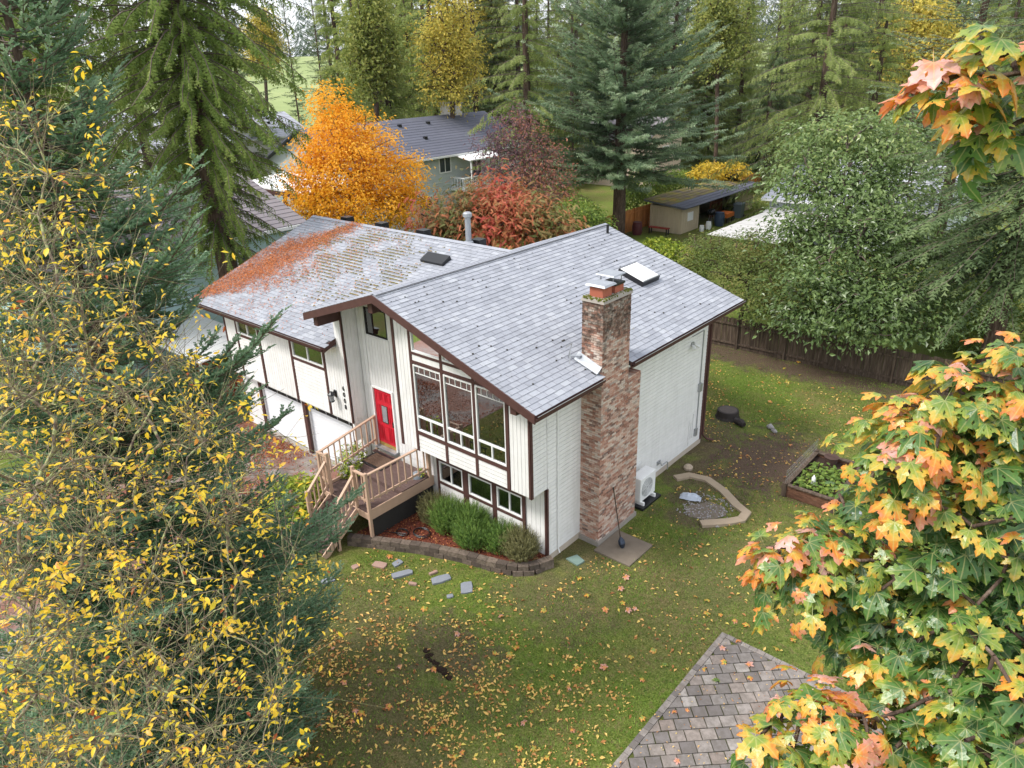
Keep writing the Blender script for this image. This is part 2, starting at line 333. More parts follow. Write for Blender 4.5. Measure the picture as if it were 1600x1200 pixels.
part('interior_wall', B(-8.1, -5.2, 1.9, 2.0, 1.2, 6.6), M['wallin'])
# --- garage wing
gy = .24; GL = -16.0
gw = MB()
gwin = [(-15.05, -13.6, 4.04, 4.8), (-11.32, -9.46, 3.95, 4.8)]
gw.box(GL, gwin[0][0], gy + .02, gy + .14, 2.2, 4.95); gw.box(gwin[0][1], gwin[1][0], gy + .02, gy + .14, 2.2, 4.95); gw.box(gwin[1][1], ret_x - .02, gy + .02, gy + .14, 2.2, 4.95)
for a, b, z0, z1 in gwin: gw.box(a, b, gy + .02, gy + .14, 2.2, z0); gw.box(a, b, gy + .02, gy + .14, z1, 4.95)
gw.hexa([(-8.62, gy + .02, 4.95), (ret_x - .02, gy + .02, 4.95), (ret_x - .02, gy + .14, 4.95), (-8.62, gy + .14, 4.95), (-8.62, gy + .02, topx(-8.62)), (ret_x - .02, gy + .02, topx(ret_x)), (ret_x - .02, gy + .14, topx(ret_x)), (-8.62, gy + .14, topx(-8.62))])
wall_g = part('wall', gw, M['white'])
part('soffit', B(GL, ret_x, gy + .02, .7, 2.16, 2.2), M['white'])
part('wall', MB().extr([(GL, gy + .14, 2.2), (GL, .57, 2.2), (GL, .57, -.26), (GL, yb - .2, -.26), (GL, yb - .2, lroofz(yb - .2) - .2), (GL, LY, LZ - .2), (GL, gy + .14, lroofz(gy + .14) - .2)], (.12, 0, 0)), M['white'])
part('wall', B(GL, -8.3, yb - .3, yb - .2, -.2, 5.6), M['white'])
for a_, b_ in ((GL + .12, -14.62), (-8.62, ret_x - .12), (-11.86, -11.5)): part('wall', B(a_, b_, .57, .69, -.26, 2.16), M['white'])
part('wall', B(ret_x - .12, ret_x - .02, .57, .84, -.26, 2.16), M['white'])
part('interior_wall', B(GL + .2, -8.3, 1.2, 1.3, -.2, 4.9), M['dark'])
# --- siding boards (each board is a piece)
def hboards(wall, plane, a0, a1, z0, z1, step=.135, label=None, gap=.012):
    """horizontal lap boards on plane ('y',y) or ('x',x) between a0 and a1"""
    z = z0; k = 0; gap = .016
    while z < z1 - .02:
        t = min(z + step - gap, z1); m = MB(); ax, q = plane; o1, o0 = .0, .012
        if ax == 'y': m.hexa([(a0, q - .012, z), (a1, q - .012, z), (a1, q + .02, z), (a0, q + .02, z), (a0, q - .006, t), (a1, q - .006, t), (a1, q + .02, t), (a0, q + .02, t)])
        else: m.hexa([(q - .02, a0, z), (q + .012, a0, z), (q + .012, a1, z), (q - .02, a1, z), (q - .02, a0, t), (q + .006, a0, t), (q + .006, a1, t), (q - .02, a1, t)])
        m.build('siding_board', M['white'], wall); z += step; k += 1
def vboards(wall, x0, x1, z0, topf, y, step=.15, gap=.014, R=None):
    n = max(1, round((x1 - x0) / step)); s = (x1 - x0) / n
    for i in range(n):
        a, b = x0 + i * s + gap / 2, x0 + (i + 1) * s - gap / 2; ta, tb = topf(a), topf(b); e = R_.uniform(-.001, .001)
        MB().hexa([(a, y - .006 + e, z0), (b, y - .006 + e, z0), (b, y + .02, z0), (a, y + .02, z0), (a, y - .006 + e, ta), (b, y - .006 + e, tb), (b, y + .02, tb), (a, y + .02, ta)]).build('siding_board', M['white'], wall)
cst = lambda z: (lambda x: z)
hboards(wall_r, ('x', 0), .70, 10.02, .19, 5.60)
hboards(wall_r, ('x', 0.0005), .06, .66, 2.5, 5.5)
vboards(wall_u, -5.2, -4.56, 2.5, topx, 0); vboards(wall_u, -.74, -.06, 2.5, topx, 0)
for i, (a, b) in enumerate(cols):
    hboards(wall_u, ('y', 0), a - .0, b, 2.5, 3.08); hboards(wall_u, ('y', 0), a, b, 5.52, 5.72, .2)
vboards(wall_l, -5.25, -4.5, .2, cst(2.46), .67); vboards(wall_l, -.74, -.08, .2, cst(2.46), .67)
for a, b in lc: hboards(wall_l, ('y', .67), a - .02, b + .02, .2, 1.04)
for a, b in lc: hboards(wall_l, ('y', .67), a - .02, b + .02, 1.97, 2.46)
vboards(wall_e, -8.1, -7.74, 1.35, topx, ey - .02); vboards(wall_e, -6.52, -5.3, 1.35, topx, ey - .02); vboards(wall_e, -7.72, -6.54, DZ1 + .1, cst(5.38), ey - .02)
for i in range(4):
    a = .28 + i * .145; MB().box(ret_x - .03, ret_x - .012, a, a + .132, 1.5, topx(ret_x)).build('siding_board', M['white'], wall_e)
vboards(wall_g, GL + .08, gwin[0][0] - .07, 2.22, cst(4.94), gy); vboards(wall_g, -13.42, -11.46, 2.22, cst(4.94), gy); vboards(wall_g, -9.32, -8.16, 2.22, cst(4.94), gy)
vboards(wall_g, -8.6, -8.16, 4.95, topx, gy)
hboards(wall_g, ('y', gy), gwin[0][0] - .0, gwin[0][1], 2.22, 3.92); hboards(wall_g, ('y', gy), gwin[1][0], gwin[1][1], 2.22, 3.84)
# --- brown trim boards
def trim(x0, x1, z0, z1, y, d=.03, slope=False):
    m = MB(); a, b = (topx(x0), topx(x1)) if slope else (z1, z1)
    m.hexa([(x0, y - d, z0), (x1, y - d, z0), (x1, y + .01, z0), (x0, y + .01, z0), (x0, y - d, a), (x1, y - d, b), (x1, y + .01, b), (x0, y + .01, a)]); part('trim_board', m, M['brown'])
trim(-5.3, -5.2, 2.48, 0, 0, slope=True); trim(-4.58, -4.48, 2.48, 0, 0, slope=True)
trim(-3.3, -3.2, 2.48, 0, 0, slope=True); trim(-2.06, -1.96, 2.48, 0, 0, slope=True); trim(-.86, -.75, 2.48, 0, 0, slope=True); trim(-.07, .02, 2.47, 5.6, 0)
for (a, b) in [(-4.48, -3.3), (-3.2, -2.06), (-1.96, -.86)]:
    trim(a, b, 3.07, 3.17, 0, .028); trim(a, b, 5.43, 5.53, 0, .028)
    if a < -2: trim(a, b, 5.72, 5.8, 0, .028)
part('trim_board', B(-.0, .026, -.03, .06, 2.47, 5.6), M['brown'])
for a, b in [(-4.5, -4.42), (-3.34, -3.12), (-2.1, -1.94), (-.91, -.8)]: trim(a, b, .2, 2.46, .67)
for (a, b) in [(-4.42, -3.34), (-3.12, -2.1), (-1.94, -.91)]: trim(a, b, 1.02, 1.1, .67, .028); trim(a, b, 1.88, 1.96, .67, .028)
trim(-.07, .022, .15, 2.46, .67); part('trim_board', B(0, .026, .64, .72, .15, 2.46), M['brown'])
part('trim_board', B(-.02, .028, 9.94, 10.08, .15, 5.6), M['brown'])
trim(-8.2, ret_x - .01, 2.2, 0, gy, slope=True); trim(-9.44, -9.34, 2.2, 4.94, gy); trim(-11.46, -11.34, 2.2, 4.94, gy); trim(-13.58, -13.46, 2.2, 4.94, gy); trim(-15.16, -15.07, 2.2, 4.94, gy); trim(GL - .01, GL + .07, 2.2, 4.94, gy)
trim(gwin[0][0], gwin[0][1], 3.93, 4.02, gy, .028); trim(gwin[1][0], gwin[1][1], 3.85, 3.93, gy, .028)
trim(-14.76, -14.6, -.26, 2.16, .56, .05); trim(-11.62, -11.42, -.26, 2.16, .54, .08); trim(-8.66, -8.58, -.26, 2.16, .56, .05)
# --- windows
def window(x0, x1, z0, z1, y, panes, fw=.045, mat='trimwhite', grille=None):
    f = MB(); f.box(x0, x1, y - .02, y + .05, z0, z0 + fw).box(x0, x1, y - .02, y + .05, z1 - fw, z1).box(x0, x0 + fw, y - .02, y + .05, z0 + fw, z1 - fw).box(x1 - fw, x1, y - .02, y + .05, z0 + fw, z1 - fw)
    o = part('window', f, M[mat])
    for (a, b, c, d) in panes:
        B(a, b, y + .02, y + .03, c, d).build('pane', M['glass'], o)
    return o
def bar(o, a, b, c, d, y, mat='trimwhite'): B(a, b, y - .012, y + .045, c, d).build('mullion', M[mat], o)
for i, (a, b) in enumerate(cols):
    m_ = (a + b) / 2; zt = WT - .02; zb = WB
    o = window(a, b, zb, zt, .0, [(a + .045, b - .045, 3.72, zt - .045), (a + .045, m_ - .02, zb + .045, 3.66), (m_ + .02, b - .045, zb + .045, 3.66)])
    bar(o, a + .045, b - .045, 3.66, 3.72, 0); bar(o, m_ - .02, m_ + .02, zb + .045, 3.66, 0)
    g = MB(); g.box(a + .045, b - .045, .005, .018, 5.12, 5.14)
    for k in (1, 2, 3, 4): xx = a + (b - a) * k / 5; g.box(xx - .008, xx + .008, .005, .018, 5.14, zt - .045)
    g.build('grille', M['trimwhite'], o)
for (a, b) in cols[:2]:                                # transoms cut by the rake
    b2 = b; a2 = a
    z0 = 5.8; za, zb = topx(a2) - .14, topx(b2) - .14
    if zb < z0 + .12: b2 = RX + (RZ - SOF - .14 - z0 - .1) / RS; zb = z0 + .1
    f = MB(); t = .045
    f.box(a2, b2, -.02, .05, z0, z0 + t); f.hexa([(a2, -.02, z0 + t), (a2 + t, -.02, z0 + t), (a2 + t, .05, z0 + t), (a2, .05, z0 + t), (a2, -.02, za), (a2 + t, -.02, za - t * RS), (a2 + t, .05, za - t * RS), (a2, .05, za)])
    f.hexa([(a2 + t, -.02, za - t - t * RS), (b2, -.02, zb - t), (b2, .05, zb - t), (a2 + t, .05, za - t - t * RS), (a2 + t, -.02, za - t * RS), (b2, -.02, zb), (b2, .05, zb), (a2 + t, .05, za - t * RS)])
    o = part('window', f, M['trimwhite'])
    MB().extr([(a2 + t, .02, z0 + t), (b2, .02, z0 + t), (b2, .02, zb - t), (a2 + t, .02, za - t)], (0, .01, 0)).build('pane', M['glass'], o)
    part('trim_board', MB().extr([(a2, -.026, za + .004), (b2, -.026, zb + .004), (b2, -.026, zb + .12), (a2, -.026, za + .12)], (0, .03, 0)), M['brown'])
for i, (a, b) in enumerate(lc):
    m_ = (a + b) / 2
    if i == 1: o = window(a, b, LB, LT, .67, [(a + .045, b - .045, LB + .045, LT - .045)])
    else:
        o = window(a, b, LB, LT, .67, [(a + .045, m_ - .02, LB + .045, LT - .045), (m_ + .02, b - .045, LB + .045, LT - .045)]); bar(o, m_ - .02, m_ + .02, LB + .045, LT - .045, .67)
for a, b, z0, z1 in gwin:
    m_ = (a + b) / 2; o = window(a, b, z0, z1, gy, [(a + .045, m_ - .025, z0 + .045, z1 - .045), (m_ + .025, b - .045, z0 + .045, z1 - .045)]); bar(o, m_ - .025, m_ + .025, z0 + .045, z1 - .045, gy)
o = window(-7.68, -6.6, 5.42, 6.35, ey, [(-7.64, -6.64, 5.46, 6.31)], .03, 'dark')
B(-7.6, -7.2, ey + .12, ey + .15, 5.46, 6.31).build('curtain', M['trimwhite'], o)
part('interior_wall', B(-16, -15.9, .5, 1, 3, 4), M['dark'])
# --- door
d = MB(); dm = part('door_frame', MB().box(DX0 - .06, DX0, ey - .06, ey + .1, DZ0, DZ1 + .06).box(DX1, DX1 + .06, ey - .06, ey + .1, DZ0, DZ1 + .06).box(DX0, DX1, ey - .06, ey + .1, DZ1, DZ1 + .06), M['trimwhite'])
door = part('door', B(DX0, DX1, ey + .0, ey + .05, DZ0, DZ1), M['red'])
cx = (DX0 + DX1) / 2; w2 = .11
def dpan(x0, x1, z0, z1):
    m = MB(); y0 = ey - .004
    m.box(x0, x1, y0 - .012, y0, z0, z0 + .025).box(x0, x1, y0 - .012, y0, z1 - .025, z1).box(x0, x0 + .025, y0 - .012, y0, z0 + .025, z1 - .025).box(x1 - .025, x1, y0 - .012, y0, z0 + .025, z1 - .025)
    m.box(x0 + .05, x1 - .05, y0 - .008, y0, z0 + .05, z1 - .05); m.build('door_panel', M['red'], door)
for a, b in ((DX0 + .1, DX0 + .26), (DX1 - .26, DX1 - .1)): dpan(a, b, DZ0 + .25, DZ0 + .82); dpan(a, b, DZ0 + .92, DZ0 + 1.62)
dpan(cx - .17, cx + .17, DZ0 + .25, DZ0 + .82)
for k in range(3): a = DX0 + .1 + k * .27; dpan(a, a + .22, DZ1 - .42, DZ1 - .1)
B(cx - .15, cx + .15, ey - .02, ey - .001, DZ0 + .95, DZ0 + 1.6).build('door_window', M['glass'], door)
B(cx - .12, cx + .12, ey - .025, ey - .021, DZ0 + .98, DZ0 + 1.57).build('door_window_glass', M['galv'], door)
MB().box(DX1 - .09, DX1 - .06, ey - .05, ey, DZ0 + .9, DZ0 + 1.1).build('handle', M['black'], door)
B(DX0 + .02, DX1 - .02, ey - .012, ey - .001, DZ0 + .02, DZ0 + .14).build('kick_plate', M['brass'], door)
part('threshold', B(DX0 - .06, DX1 + .06, ey - .2, ey, DZ0 - .05, DZ0), M['galv'])
# --- garage doors
for (a, b) in ((-14.6, -11.88), (-11.4, -8.66)):
    g = thing  # noqa
    gd = part('garage_door', B(a, b, .66, .7, -.22, 2.16), M['door_white']); zz = -.22; ph = .3
    n = 8; ph = 2.36 / n
    for k in range(n - 1): MB().hexa([(a + .02, .645, zz + k * ph + .012), (b - .02, .645, zz + k * ph + .012), (b - .02, .66, zz + k * ph), (a + .02, .66, zz + k * ph), (a + .02, .645, zz + (k + 1) * ph - .012), (b - .02, .645, zz + (k + 1) * ph - .012), (b - .02, .66, zz + (k + 1) * ph), (a + .02, .66, zz + (k + 1) * ph)]).build('door_panel', M['door_white'], gd)
    k = n - 1; B(a + .02, b - .02, .65, .66, zz + k * ph + .01, 2.15).build('door_panel', M['door_white'], gd)
    nn = 4; ws = (b - a) / nn
    for q in range(nn):
        for h in (0, 1): B(a + q * ws + .1 + h * (ws - .2) * .52, a + q * ws + .1 + (h + .46) * (ws - .2) , .641, .649, zz + k * ph - .14, 2.12).build('door_window', M['dark'], gd)
    part('door_frame', MB().box(a - .04, a, .58, .68, -.24, 2.16).box(b, b + .04, .58, .68, -.24, 2.16), M['trimwhite'])
part('concrete_sill', B(-14.7, -8.5, .4, .75, -.5, -.225), M['concrete'])
# --- beams under the eaves, ridge beam
for x, z in ((-8.27, topx(-8.27)), (-5.42, topx(-5.42)), (-.04, topx(-.04))):
    part('roof_beam', MB().hexa([(x - .1, -.62, z - .36), (x + .1, -.62, z - .36), (x + .1, 1.2 if x < -1 else -.03, z - .4), (x - .1, 1.2 if x < -1 else -.03, z - .4), (x - .1, -.62, z - .04), (x + .1, -.62, z - .04), (x + .1, 1.2 if x < -1 else -.03, z - .04), (x - .1, 1.2 if x < -1 else -.03, z - .04)]), M['brown'])
# --- roofs
RY0, RY1, EX, WX = -.7, 10.92, .76, -8.73
def slope_slab(p, th):                                 # p: 4 points anticlockwise from above
    return MB().hexa([(x, y, z - th) for x, y, z in p] + p)
_m = MB()
for (xa, xb, ya, yb2) in ((RX, -.02, RY0, RY1), (-.02, EX, RY0, 2.22), (-.02, EX, 3.66, RY1)):
    p = [(xa, ya, roofz(xa) - .03), (xb, ya, roofz(xb) - .03), (xb, yb2, roofz(xb) - .03), (xa, yb2, roofz(xa) - .03)]; _m.hexa([(x, y, z - .15) for x, y, z in p] + p)
r1 = part('roof', _m, M['felt'])
r2 = part('roof', slope_slab([(WX, RY0, roofz(WX) - .03), (RX, RY0, roofz(RX) - .03), (RX, RY1, roofz(RX) - .03), (WX, RY1, roofz(WX) - .03)], .15), M['felt'])
LX0, LX1, LY0 = -17.5, -8.6, -.27
LY1 = 2 * LY - LY0
r3 = part('roof', slope_slab([(LX0, LY0, lroofz(LY0) - .03), (LX1, LY0, lroofz(LY0) - .03), (LX1, LY, LZ - .03), (LX0, LY, LZ - .03)], .15), M['felt'])
part('roof', slope_slab([(LX1, gy + .15, lroofz(gy + .15) - .03), (ret_x - .13, gy + .15, lroofz(gy + .15) - .03), (ret_x - .13, LY, LZ - .03), (LX1, LY, LZ - .03)], .15), M['felt'])
part('roof', slope_slab([(LX0, LY, LZ - .03), (-5.5, LY, LZ - .03), (-5.5, LY1, lroofz(LY1) - .03), (LX0, LY1, lroofz(LY1) - .03)], .15), M['felt'])
part('roof', slope_slab([(ret_x - .13, 2.8, lroofz(2.8) - .03), (-5.6, 2.8, lroofz(2.8) - .03), (-5.6, LY, LZ - .03), (ret_x - .13, LY, LZ - .03)], .15), M['felt'])
SH = []                                                # (distance to the viewpoint, 8 points)
CHX, CHY0, CHY1 = .7, 2.25, 3.62
def shingles(a0, a1, s0, s1, P, expo=.176, tab=.335, off=0, keep=None):
    """courses from eave s0 to ridge s1; along the eave a0..a1; P(a, s, h) gives the point at slope distance s, height h over the deck"""
    n = int(round((s1 - s0) / expo)); e = (s1 - s0) / n
    for i in range(n):
        s = s0 + i * e; a = a0 - tab * ((i % 2) * .5 + (i % 3) * .12)
        while a < a1:
            b = a + tab; x0, x1 = max(a, a0) + .006, min(b, a1) - .006; a = b
            if x1 - x0 < .03: continue
            if keep and not keep((x0 + x1) / 2, s): continue
            dz = R_.uniform(0, .004) + (.004 if R_.random() < .08 else 0); g = R_.uniform(0, .006); l0 = s - R_.uniform(0, .006)
            p = [P(x0, l0, .006), P(x1, l0, .006), P(x1, s + e + .02, -.004), P(x0, s + e + .02, -.004), P(x0, l0, .016 + dz), P(x1, l0, .016 + dz + g * .3), P(x1, s + e + .02, .002), P(x0, s + e + .02, .002)]
            c = np.mean(p, 0); SH.append((np.linalg.norm(c - CAM), p, i))
ct = math.cos(math.atan(RS)); st = math.sin(math.atan(RS)); LR = (EX - RX) / ct
nr = (st, 0, ct)
P1 = lambda a, s, h: (EX + .02 - s * ct + h * st, a, roofz(EX) - .03 - .007 + s * st + h * ct)
shingles(RY0 - .02, RY1 + .02, 0, LR - .02, P1, keep=lambda a, s: not (CHY0 - .02 < a < CHY1 + .02 and s < (EX + .02) / ct + .02))
r1_list = SH; SH = []
LL = (RX - WX) / ct
P2 = lambda a, s, h: (WX - .02 + s * ct - h * st, a, roofz(WX) - .037 + s * st + h * ct)
shingles(RY0 - .02, RY1 + .02, 0, LL - .02, P2)
r2_list = SH; SH = []
c3 = math.cos(math.atan(LS)); s3 = math.sin(math.atan(LS)); L3 = (LY - LY0) / c3
P3 = lambda a, s, h: (a, LY0 - .02 + s * c3 - h * s3, lroofz(LY0) - .037 + s * s3 + h * c3)
def keep3(a, s):
    y = LY0 + s * c3
    if a > LX1 and y < gy + .2: return False
    if a > ret_x - .3 and y < 1.1: return False
    if a > ret_x - .1 and lroofz(y) < roofz(a) - .05 and y < 3.0: return False
    return a < ret_x - .1 or lroofz(y) > roofz(a) - .15
shingles(LX0, -5.6, 0, L3 - .02, P3, keep=keep3)
r3_list = SH
QF = np.array([(4, 5, 6, 7), (0, 1, 5, 4), (1, 2, 6, 5), (3, 0, 4, 7)])
def hexes(plist):
    V = np.array(plist).reshape(-1, 3); F = (QF[None] + (np.arange(len(plist)) * 8)[:, None, None]).reshape(-1, 4); return V, F
allsh = sorted([(d_, p, k, r_) for k, lst in enumerate((r1_list, r2_list, r3_list)) for (d_, p, r_) in lst], key=lambda q: q[0])
ctr = 0
for d_, p, k, r_ in allsh:
    if k == 0 and ctr < 300:
        m = MB(); m.add(p, [tuple(f) for f in QF]); m.build('shingle', M['shingle'], r1, tint=R_.random()); ctr += 1
        p.append(None)
for k, (lst, ro) in enumerate(((r1_list, r1), (r2_list, r2), (r3_list, r3))):
    V, F = hexes([p for d_, p, r_ in lst if len(p) == 8]); V = V - wloc(H)
    link('shingles', np_mesh('shingles', V, F, M['shingle'], np.repeat(NP.random(len(V) // 8), 4)), ro, 'stuff')
# ridge caps
def ridge_caps(a, b, ro, w=.15):
    a = Vector(a); b = Vector(b); n = int((b - a).length / .16); d = (b - a) / n; side = Vector((-d.y, d.x, 0)).normalized(); sl_ = RS
    m = MB()
    for i in range(n):
        p = a + d * i; q = p + d * 1.35; h0 = .03 + (i % 2) * .002
        for sg in (1, -1):
            m.add([p + Vector((0, 0, h0)), q + Vector((0, 0, h0 - .014)), q + side * sg * w - Vector((0, 0, w * sl_ - h0 + .014)), p + side * sg * w - Vector((0, 0, w * sl_ - h0))], [(0, 1, 2, 3)[::sg]])
    m.build('ridge_cap', M['shingle'], ro, kind='stuff', tint=.6)
ridge_caps((RX, RY0, RZ - .02), (RX, RY1, RZ - .02), r1); ridge_caps((LX0, LY, LZ - .02), (-5.7, LY, LZ - .02), r3)
part('ridge_seam', MB().beam((RX + .17, RY0, RZ - .02), (RX + .17, RY1, RZ - .02), .02, .012), M['black'])
# rakes, fascias, gutters
def rake(x0, x1, y, f, h=.24, t=.045, down=.0):
    m = MB(); m.hexa([(x0, y - t, f(x0) - h), (x1, y - t, f(x1) - h), (x1, y, f(x1) - h), (x0, y, f(x0) - h), (x0, y - t, f(x0) + .0), (x1, y - t, f(x1) + .0), (x1, y, f(x1)), (x0, y, f(x0))]); part('rake_board', m, M['brown'])
rz_ = lambda x: roofz(x) - .035
rake(RX, EX, RY0, rz_); rake(WX, RX, RY0, rz_); rake(RX, EX, RY1 + .045, rz_); rake(WX, RX, RY1 + .045, rz_)
def rakey(y0, y1, x, f, h=.2):
    m = MB(); t = .045; m.hexa([(x, y0, f(y0) - h), (x + t, y0, f(y0) - h), (x + t, y1, f(y1) - h), (x, y1, f(y1) - h), (x, y0, f(y0)), (x + t, y0, f(y0)), (x + t, y1, f(y1)), (x, y1, f(y1))]); part('rake_board', m, M['brown'])
lz_ = lambda y: lroofz(y) - .035
rakey(LY0, gy, LX1, lz_); rakey(LY0, LY, LX0 - .045, lz_); rakey(LY, LY1, LX0 - .045, lz_)
def gutter(a, b, out, w=.1, h=.09):
    """a,b ends at the top inner edge; out = outward unit vector"""
    m = MB(); a = Vector(a); b = Vector(b); o = Vector(out); u = Vector((0, 0, 1))
    prof = [(0, 0), (0, -h), (w * .8, -h), (w, 0), (w - .012, 0), (w * .8 - .01, -h + .01), (.008, -h + .01), (.008, 0)]
    for i in range(len(prof) - 1):
        p, q = prof[i], prof[i + 1]; m.add([a + o * p[0] + u * p[1], b + o * p[0] + u * p[1], b + o * q[0] + u * q[1], a + o * q[0] + u * q[1]], [(0, 1, 2, 3)])
    g = part('gutter', m, M['brown']); return g
zg = roofz(EX) - .05
part('fascia', B(EX - .04, EX, RY0, CHY0 - .03, zg - .2, zg + .0), M['brown']); part('fascia', B(EX - .04, EX, CHY1 + .03, RY1, zg - .2, zg), M['brown'])
gutter((EX + .002, RY0 - .03, zg), (EX + .002, CHY0 - .03, zg), (1, 0, 0)); gutter((EX + .002, CHY1 + .06, zg), (EX + .002, RY1 + .03, zg), (1, 0, 0))
lip = M['alu']
part('gutter_lip', B(EX + .095, EX + .107, RY0 - .03, CHY0 - .03, zg, zg + .008), lip); part('gutter_lip', B(EX + .095, EX + .107, CHY1 + .06, RY1 + .03, zg, zg + .008), lip)
zl = lroofz(LY0) - .05
part('fascia', B(LX0, LX1, LY0, LY0 + .04, zl - .2, zl), M['brown']); gutter((LX0, LY0 - .002, zl), (LX1, LY0 - .002, zl), (0, -1, 0)); part('gutter_lip', B(LX0, LX1, LY0 - .107, LY0 - .095, zl, zl + .008), lip)
part('soffit', MB().hexa([(LX0, LY0 + .04, zl - .14), (LX1, LY0 + .04, zl - .14), (LX1, gy + .02, zl - .12), (LX0, gy + .02, zl - .12), (LX0, LY0 + .04, zl - .12), (LX1, LY0 + .04, zl - .12), (LX1, gy + .02, zl - .1), (LX0, gy + .02, zl - .1)]), M['white'])
part('downpipe', MB().tube([(.04, 1.13, 5.2), (.04, 1.13, .25), (.1, 1.13, .1)], .022, 8), M['trimwhite'])
part('downpipe', MB().tube([(.12, 10.12, 5.3), (.05, 10.12, 5.0), (.05, 10.12, .3), (.14, 10.3, .08), (.35, 10.45, .03)], .045, 8), M['brown'])
part('downpipe', MB().tube([(.12, 1.0, zg - .08), (.06, 1.6, zg - .18), (.06, 2.1, zg - .2)], .05, 8), M['trimwhite'])
# conduit, meters, lamp and taps on the side wall
m = MB(); m.tube([(.03, 9.6, 4.65), (.03, 9.6, .6)], .022, 6); m.tube([(.03, 9.6, 4.65), (.03, 8.75, 4.65)], .015, 6); m.box(.0, .1, 9.5, 9.7, 2.3, 2.6); m.box(.0, .08, 9.45, 9.62, .5, .8); part('conduit', m, M['alu'])
part('pipe_outlet', MB().tube([(.03, 9.3, 1.5), (.03, 9.3, .5)], .02, 6).tube([(.03, 9.15, 1.2), (.03, 9.15, .5)], .015, 6).tube([(.03, 9.0, 1.3), (.03, 9.0, .3)], .012, 6), M['trimwhite'])
fl = part('floodlight', MB().box(0, .06, 8.7, 8.85, 4.3, 4.45), M['alu'])
for s_ in (-1, 1): MB().tube([(.08, 8.78 + s_ * .08, 4.36), (.22, 8.78 + s_ * .16, 4.26)], [.04, .07], 10).build('lamp_head', M['trimwhite'], fl)
part('hose_bib', MB().tube([(0, 6.9, .52), (.12, 6.9, .52), (.16, 6.9, .46), (.16, 7.25, .46), (.16, 7.3, .4), (.16, 7.32, .12)], .022, 8).box(0, .05, 6.8, 7.0, .46, .6).tube([(0.03, 6.5, .45), (.03, 6.5, .2)], .012, 6), M['alu'])
# --- skylight, plumbing vent, flue, ridge vents
def on_r(x, y, h): return (x + h * st, y, roofz(x) + h * ct)
sx0, sx1, sy0, sy1 = -2.55, -1.55, 7.9, 9.0
sk_ = part('skylight', MB().hexa([on_r(sx0, sy0, -.05), on_r(sx1, sy0, -.05), on_r(sx1, sy1, -.05), on_r(sx0, sy1, -.05), on_r(sx0, sy0, .15), on_r(sx1, sy0, .15), on_r(sx1, sy1, .15), on_r(sx0, sy1, .15)]), M['black'])
MB().hexa([on_r(sx0 + .04, sy0 + .04, .15), on_r(sx1 - .04, sy0 + .04, .15), on_r(sx1 - .04, sy1 - .04, .15), on_r(sx0 + .04, sy1 - .04, .15), on_r(sx0 + .06, sy0 + .06, .18), on_r(sx1 - .06, sy0 + .06, .18), on_r(sx1 - .06, sy1 - .06, .18), on_r(sx0 + .06, sy1 - .06, .18)]).build('skylight_dome', M['trimwhite'], sk_)
part('vent_pipe', MB().tube([(-4.6, 10.3, roofz(-4.6) - .05), (-4.6, 10.3, roofz(-4.6) + .3)], .05, 10), M['black'])
fx, fy = -8.1, 6.3
part('flue_pipe', MB().lathe((fx, fy, lroofz(fy)), [(.2, -.05), (.17, .06), (.11, .08), (.11, .95), (.17, .98), (.17, 1.1), (.12, 1.14), (.1, 1.15)], 14), M['galv'])
def on_l(x, y, h): return (x, y - h * s3, lroofz(y) + h * c3)
vx0, vx1, vy0, vy1 = -8.9, -7.75, 4.55, 5.0
part('skylight', MB().hexa([on_l(vx0, vy0, -.02), on_l(vx1, vy0, -.02), on_l(vx1, vy1, -.02), on_l(vx0, vy1, -.02), on_l(vx0, vy0, .09), on_l(vx1, vy0, .09), on_l(vx1, vy1, .14), on_l(vx0, vy1, .14)]), M['black'])
for x in (-15.92, -13.57, -11.0, -7.98): part('roof_vent', MB().box(x - .22, x + .22, 6.5, 6.9, 7.15, 7.42), M['black'])
# flashing at the chimney
part('flashing', MB().hexa([on_r(-.16, CHY0 - .14, .0), on_r(.62, CHY0 - .14, .0), on_r(.62, CHY0, .0), on_r(-.16, CHY0, .0), on_r(-.16, CHY0 - .14, .03), on_r(.62, CHY0 - .14, .03), on_r(.62, CHY0, .2), on_r(-.16, CHY0, .24)]), M['galv'])
part('flashing', MB().hexa([on_r(-.3, CHY0 - .1, 0), on_r(-.02, CHY0 - .1, 0), on_r(-.02, CHY1 + .1, 0), on_r(-.3, CHY1 + .1, 0), on_r(-.3, CHY0 - .1, .025), on_r(-.02, CHY0 - .1, .2), on_r(-.02, CHY1 + .1, .2), on_r(-.3, CHY1 + .1, .025)]), M['galv'])
part('antenna_bracket', MB().tube([on_r(-.3, CHY0 - .2, .0), on_r(-.3, CHY0 - .25, .5)], .015, 5).tube([on_r(-.3, CHY0 - .25, .5), on_r(-.3, CHY0 - .5, .45)], .015, 5).tube([on_r(-.1, CHY0 - .4, 0), on_r(-.3, CHY0 - .25, .35)], .012, 5), M['alu'])
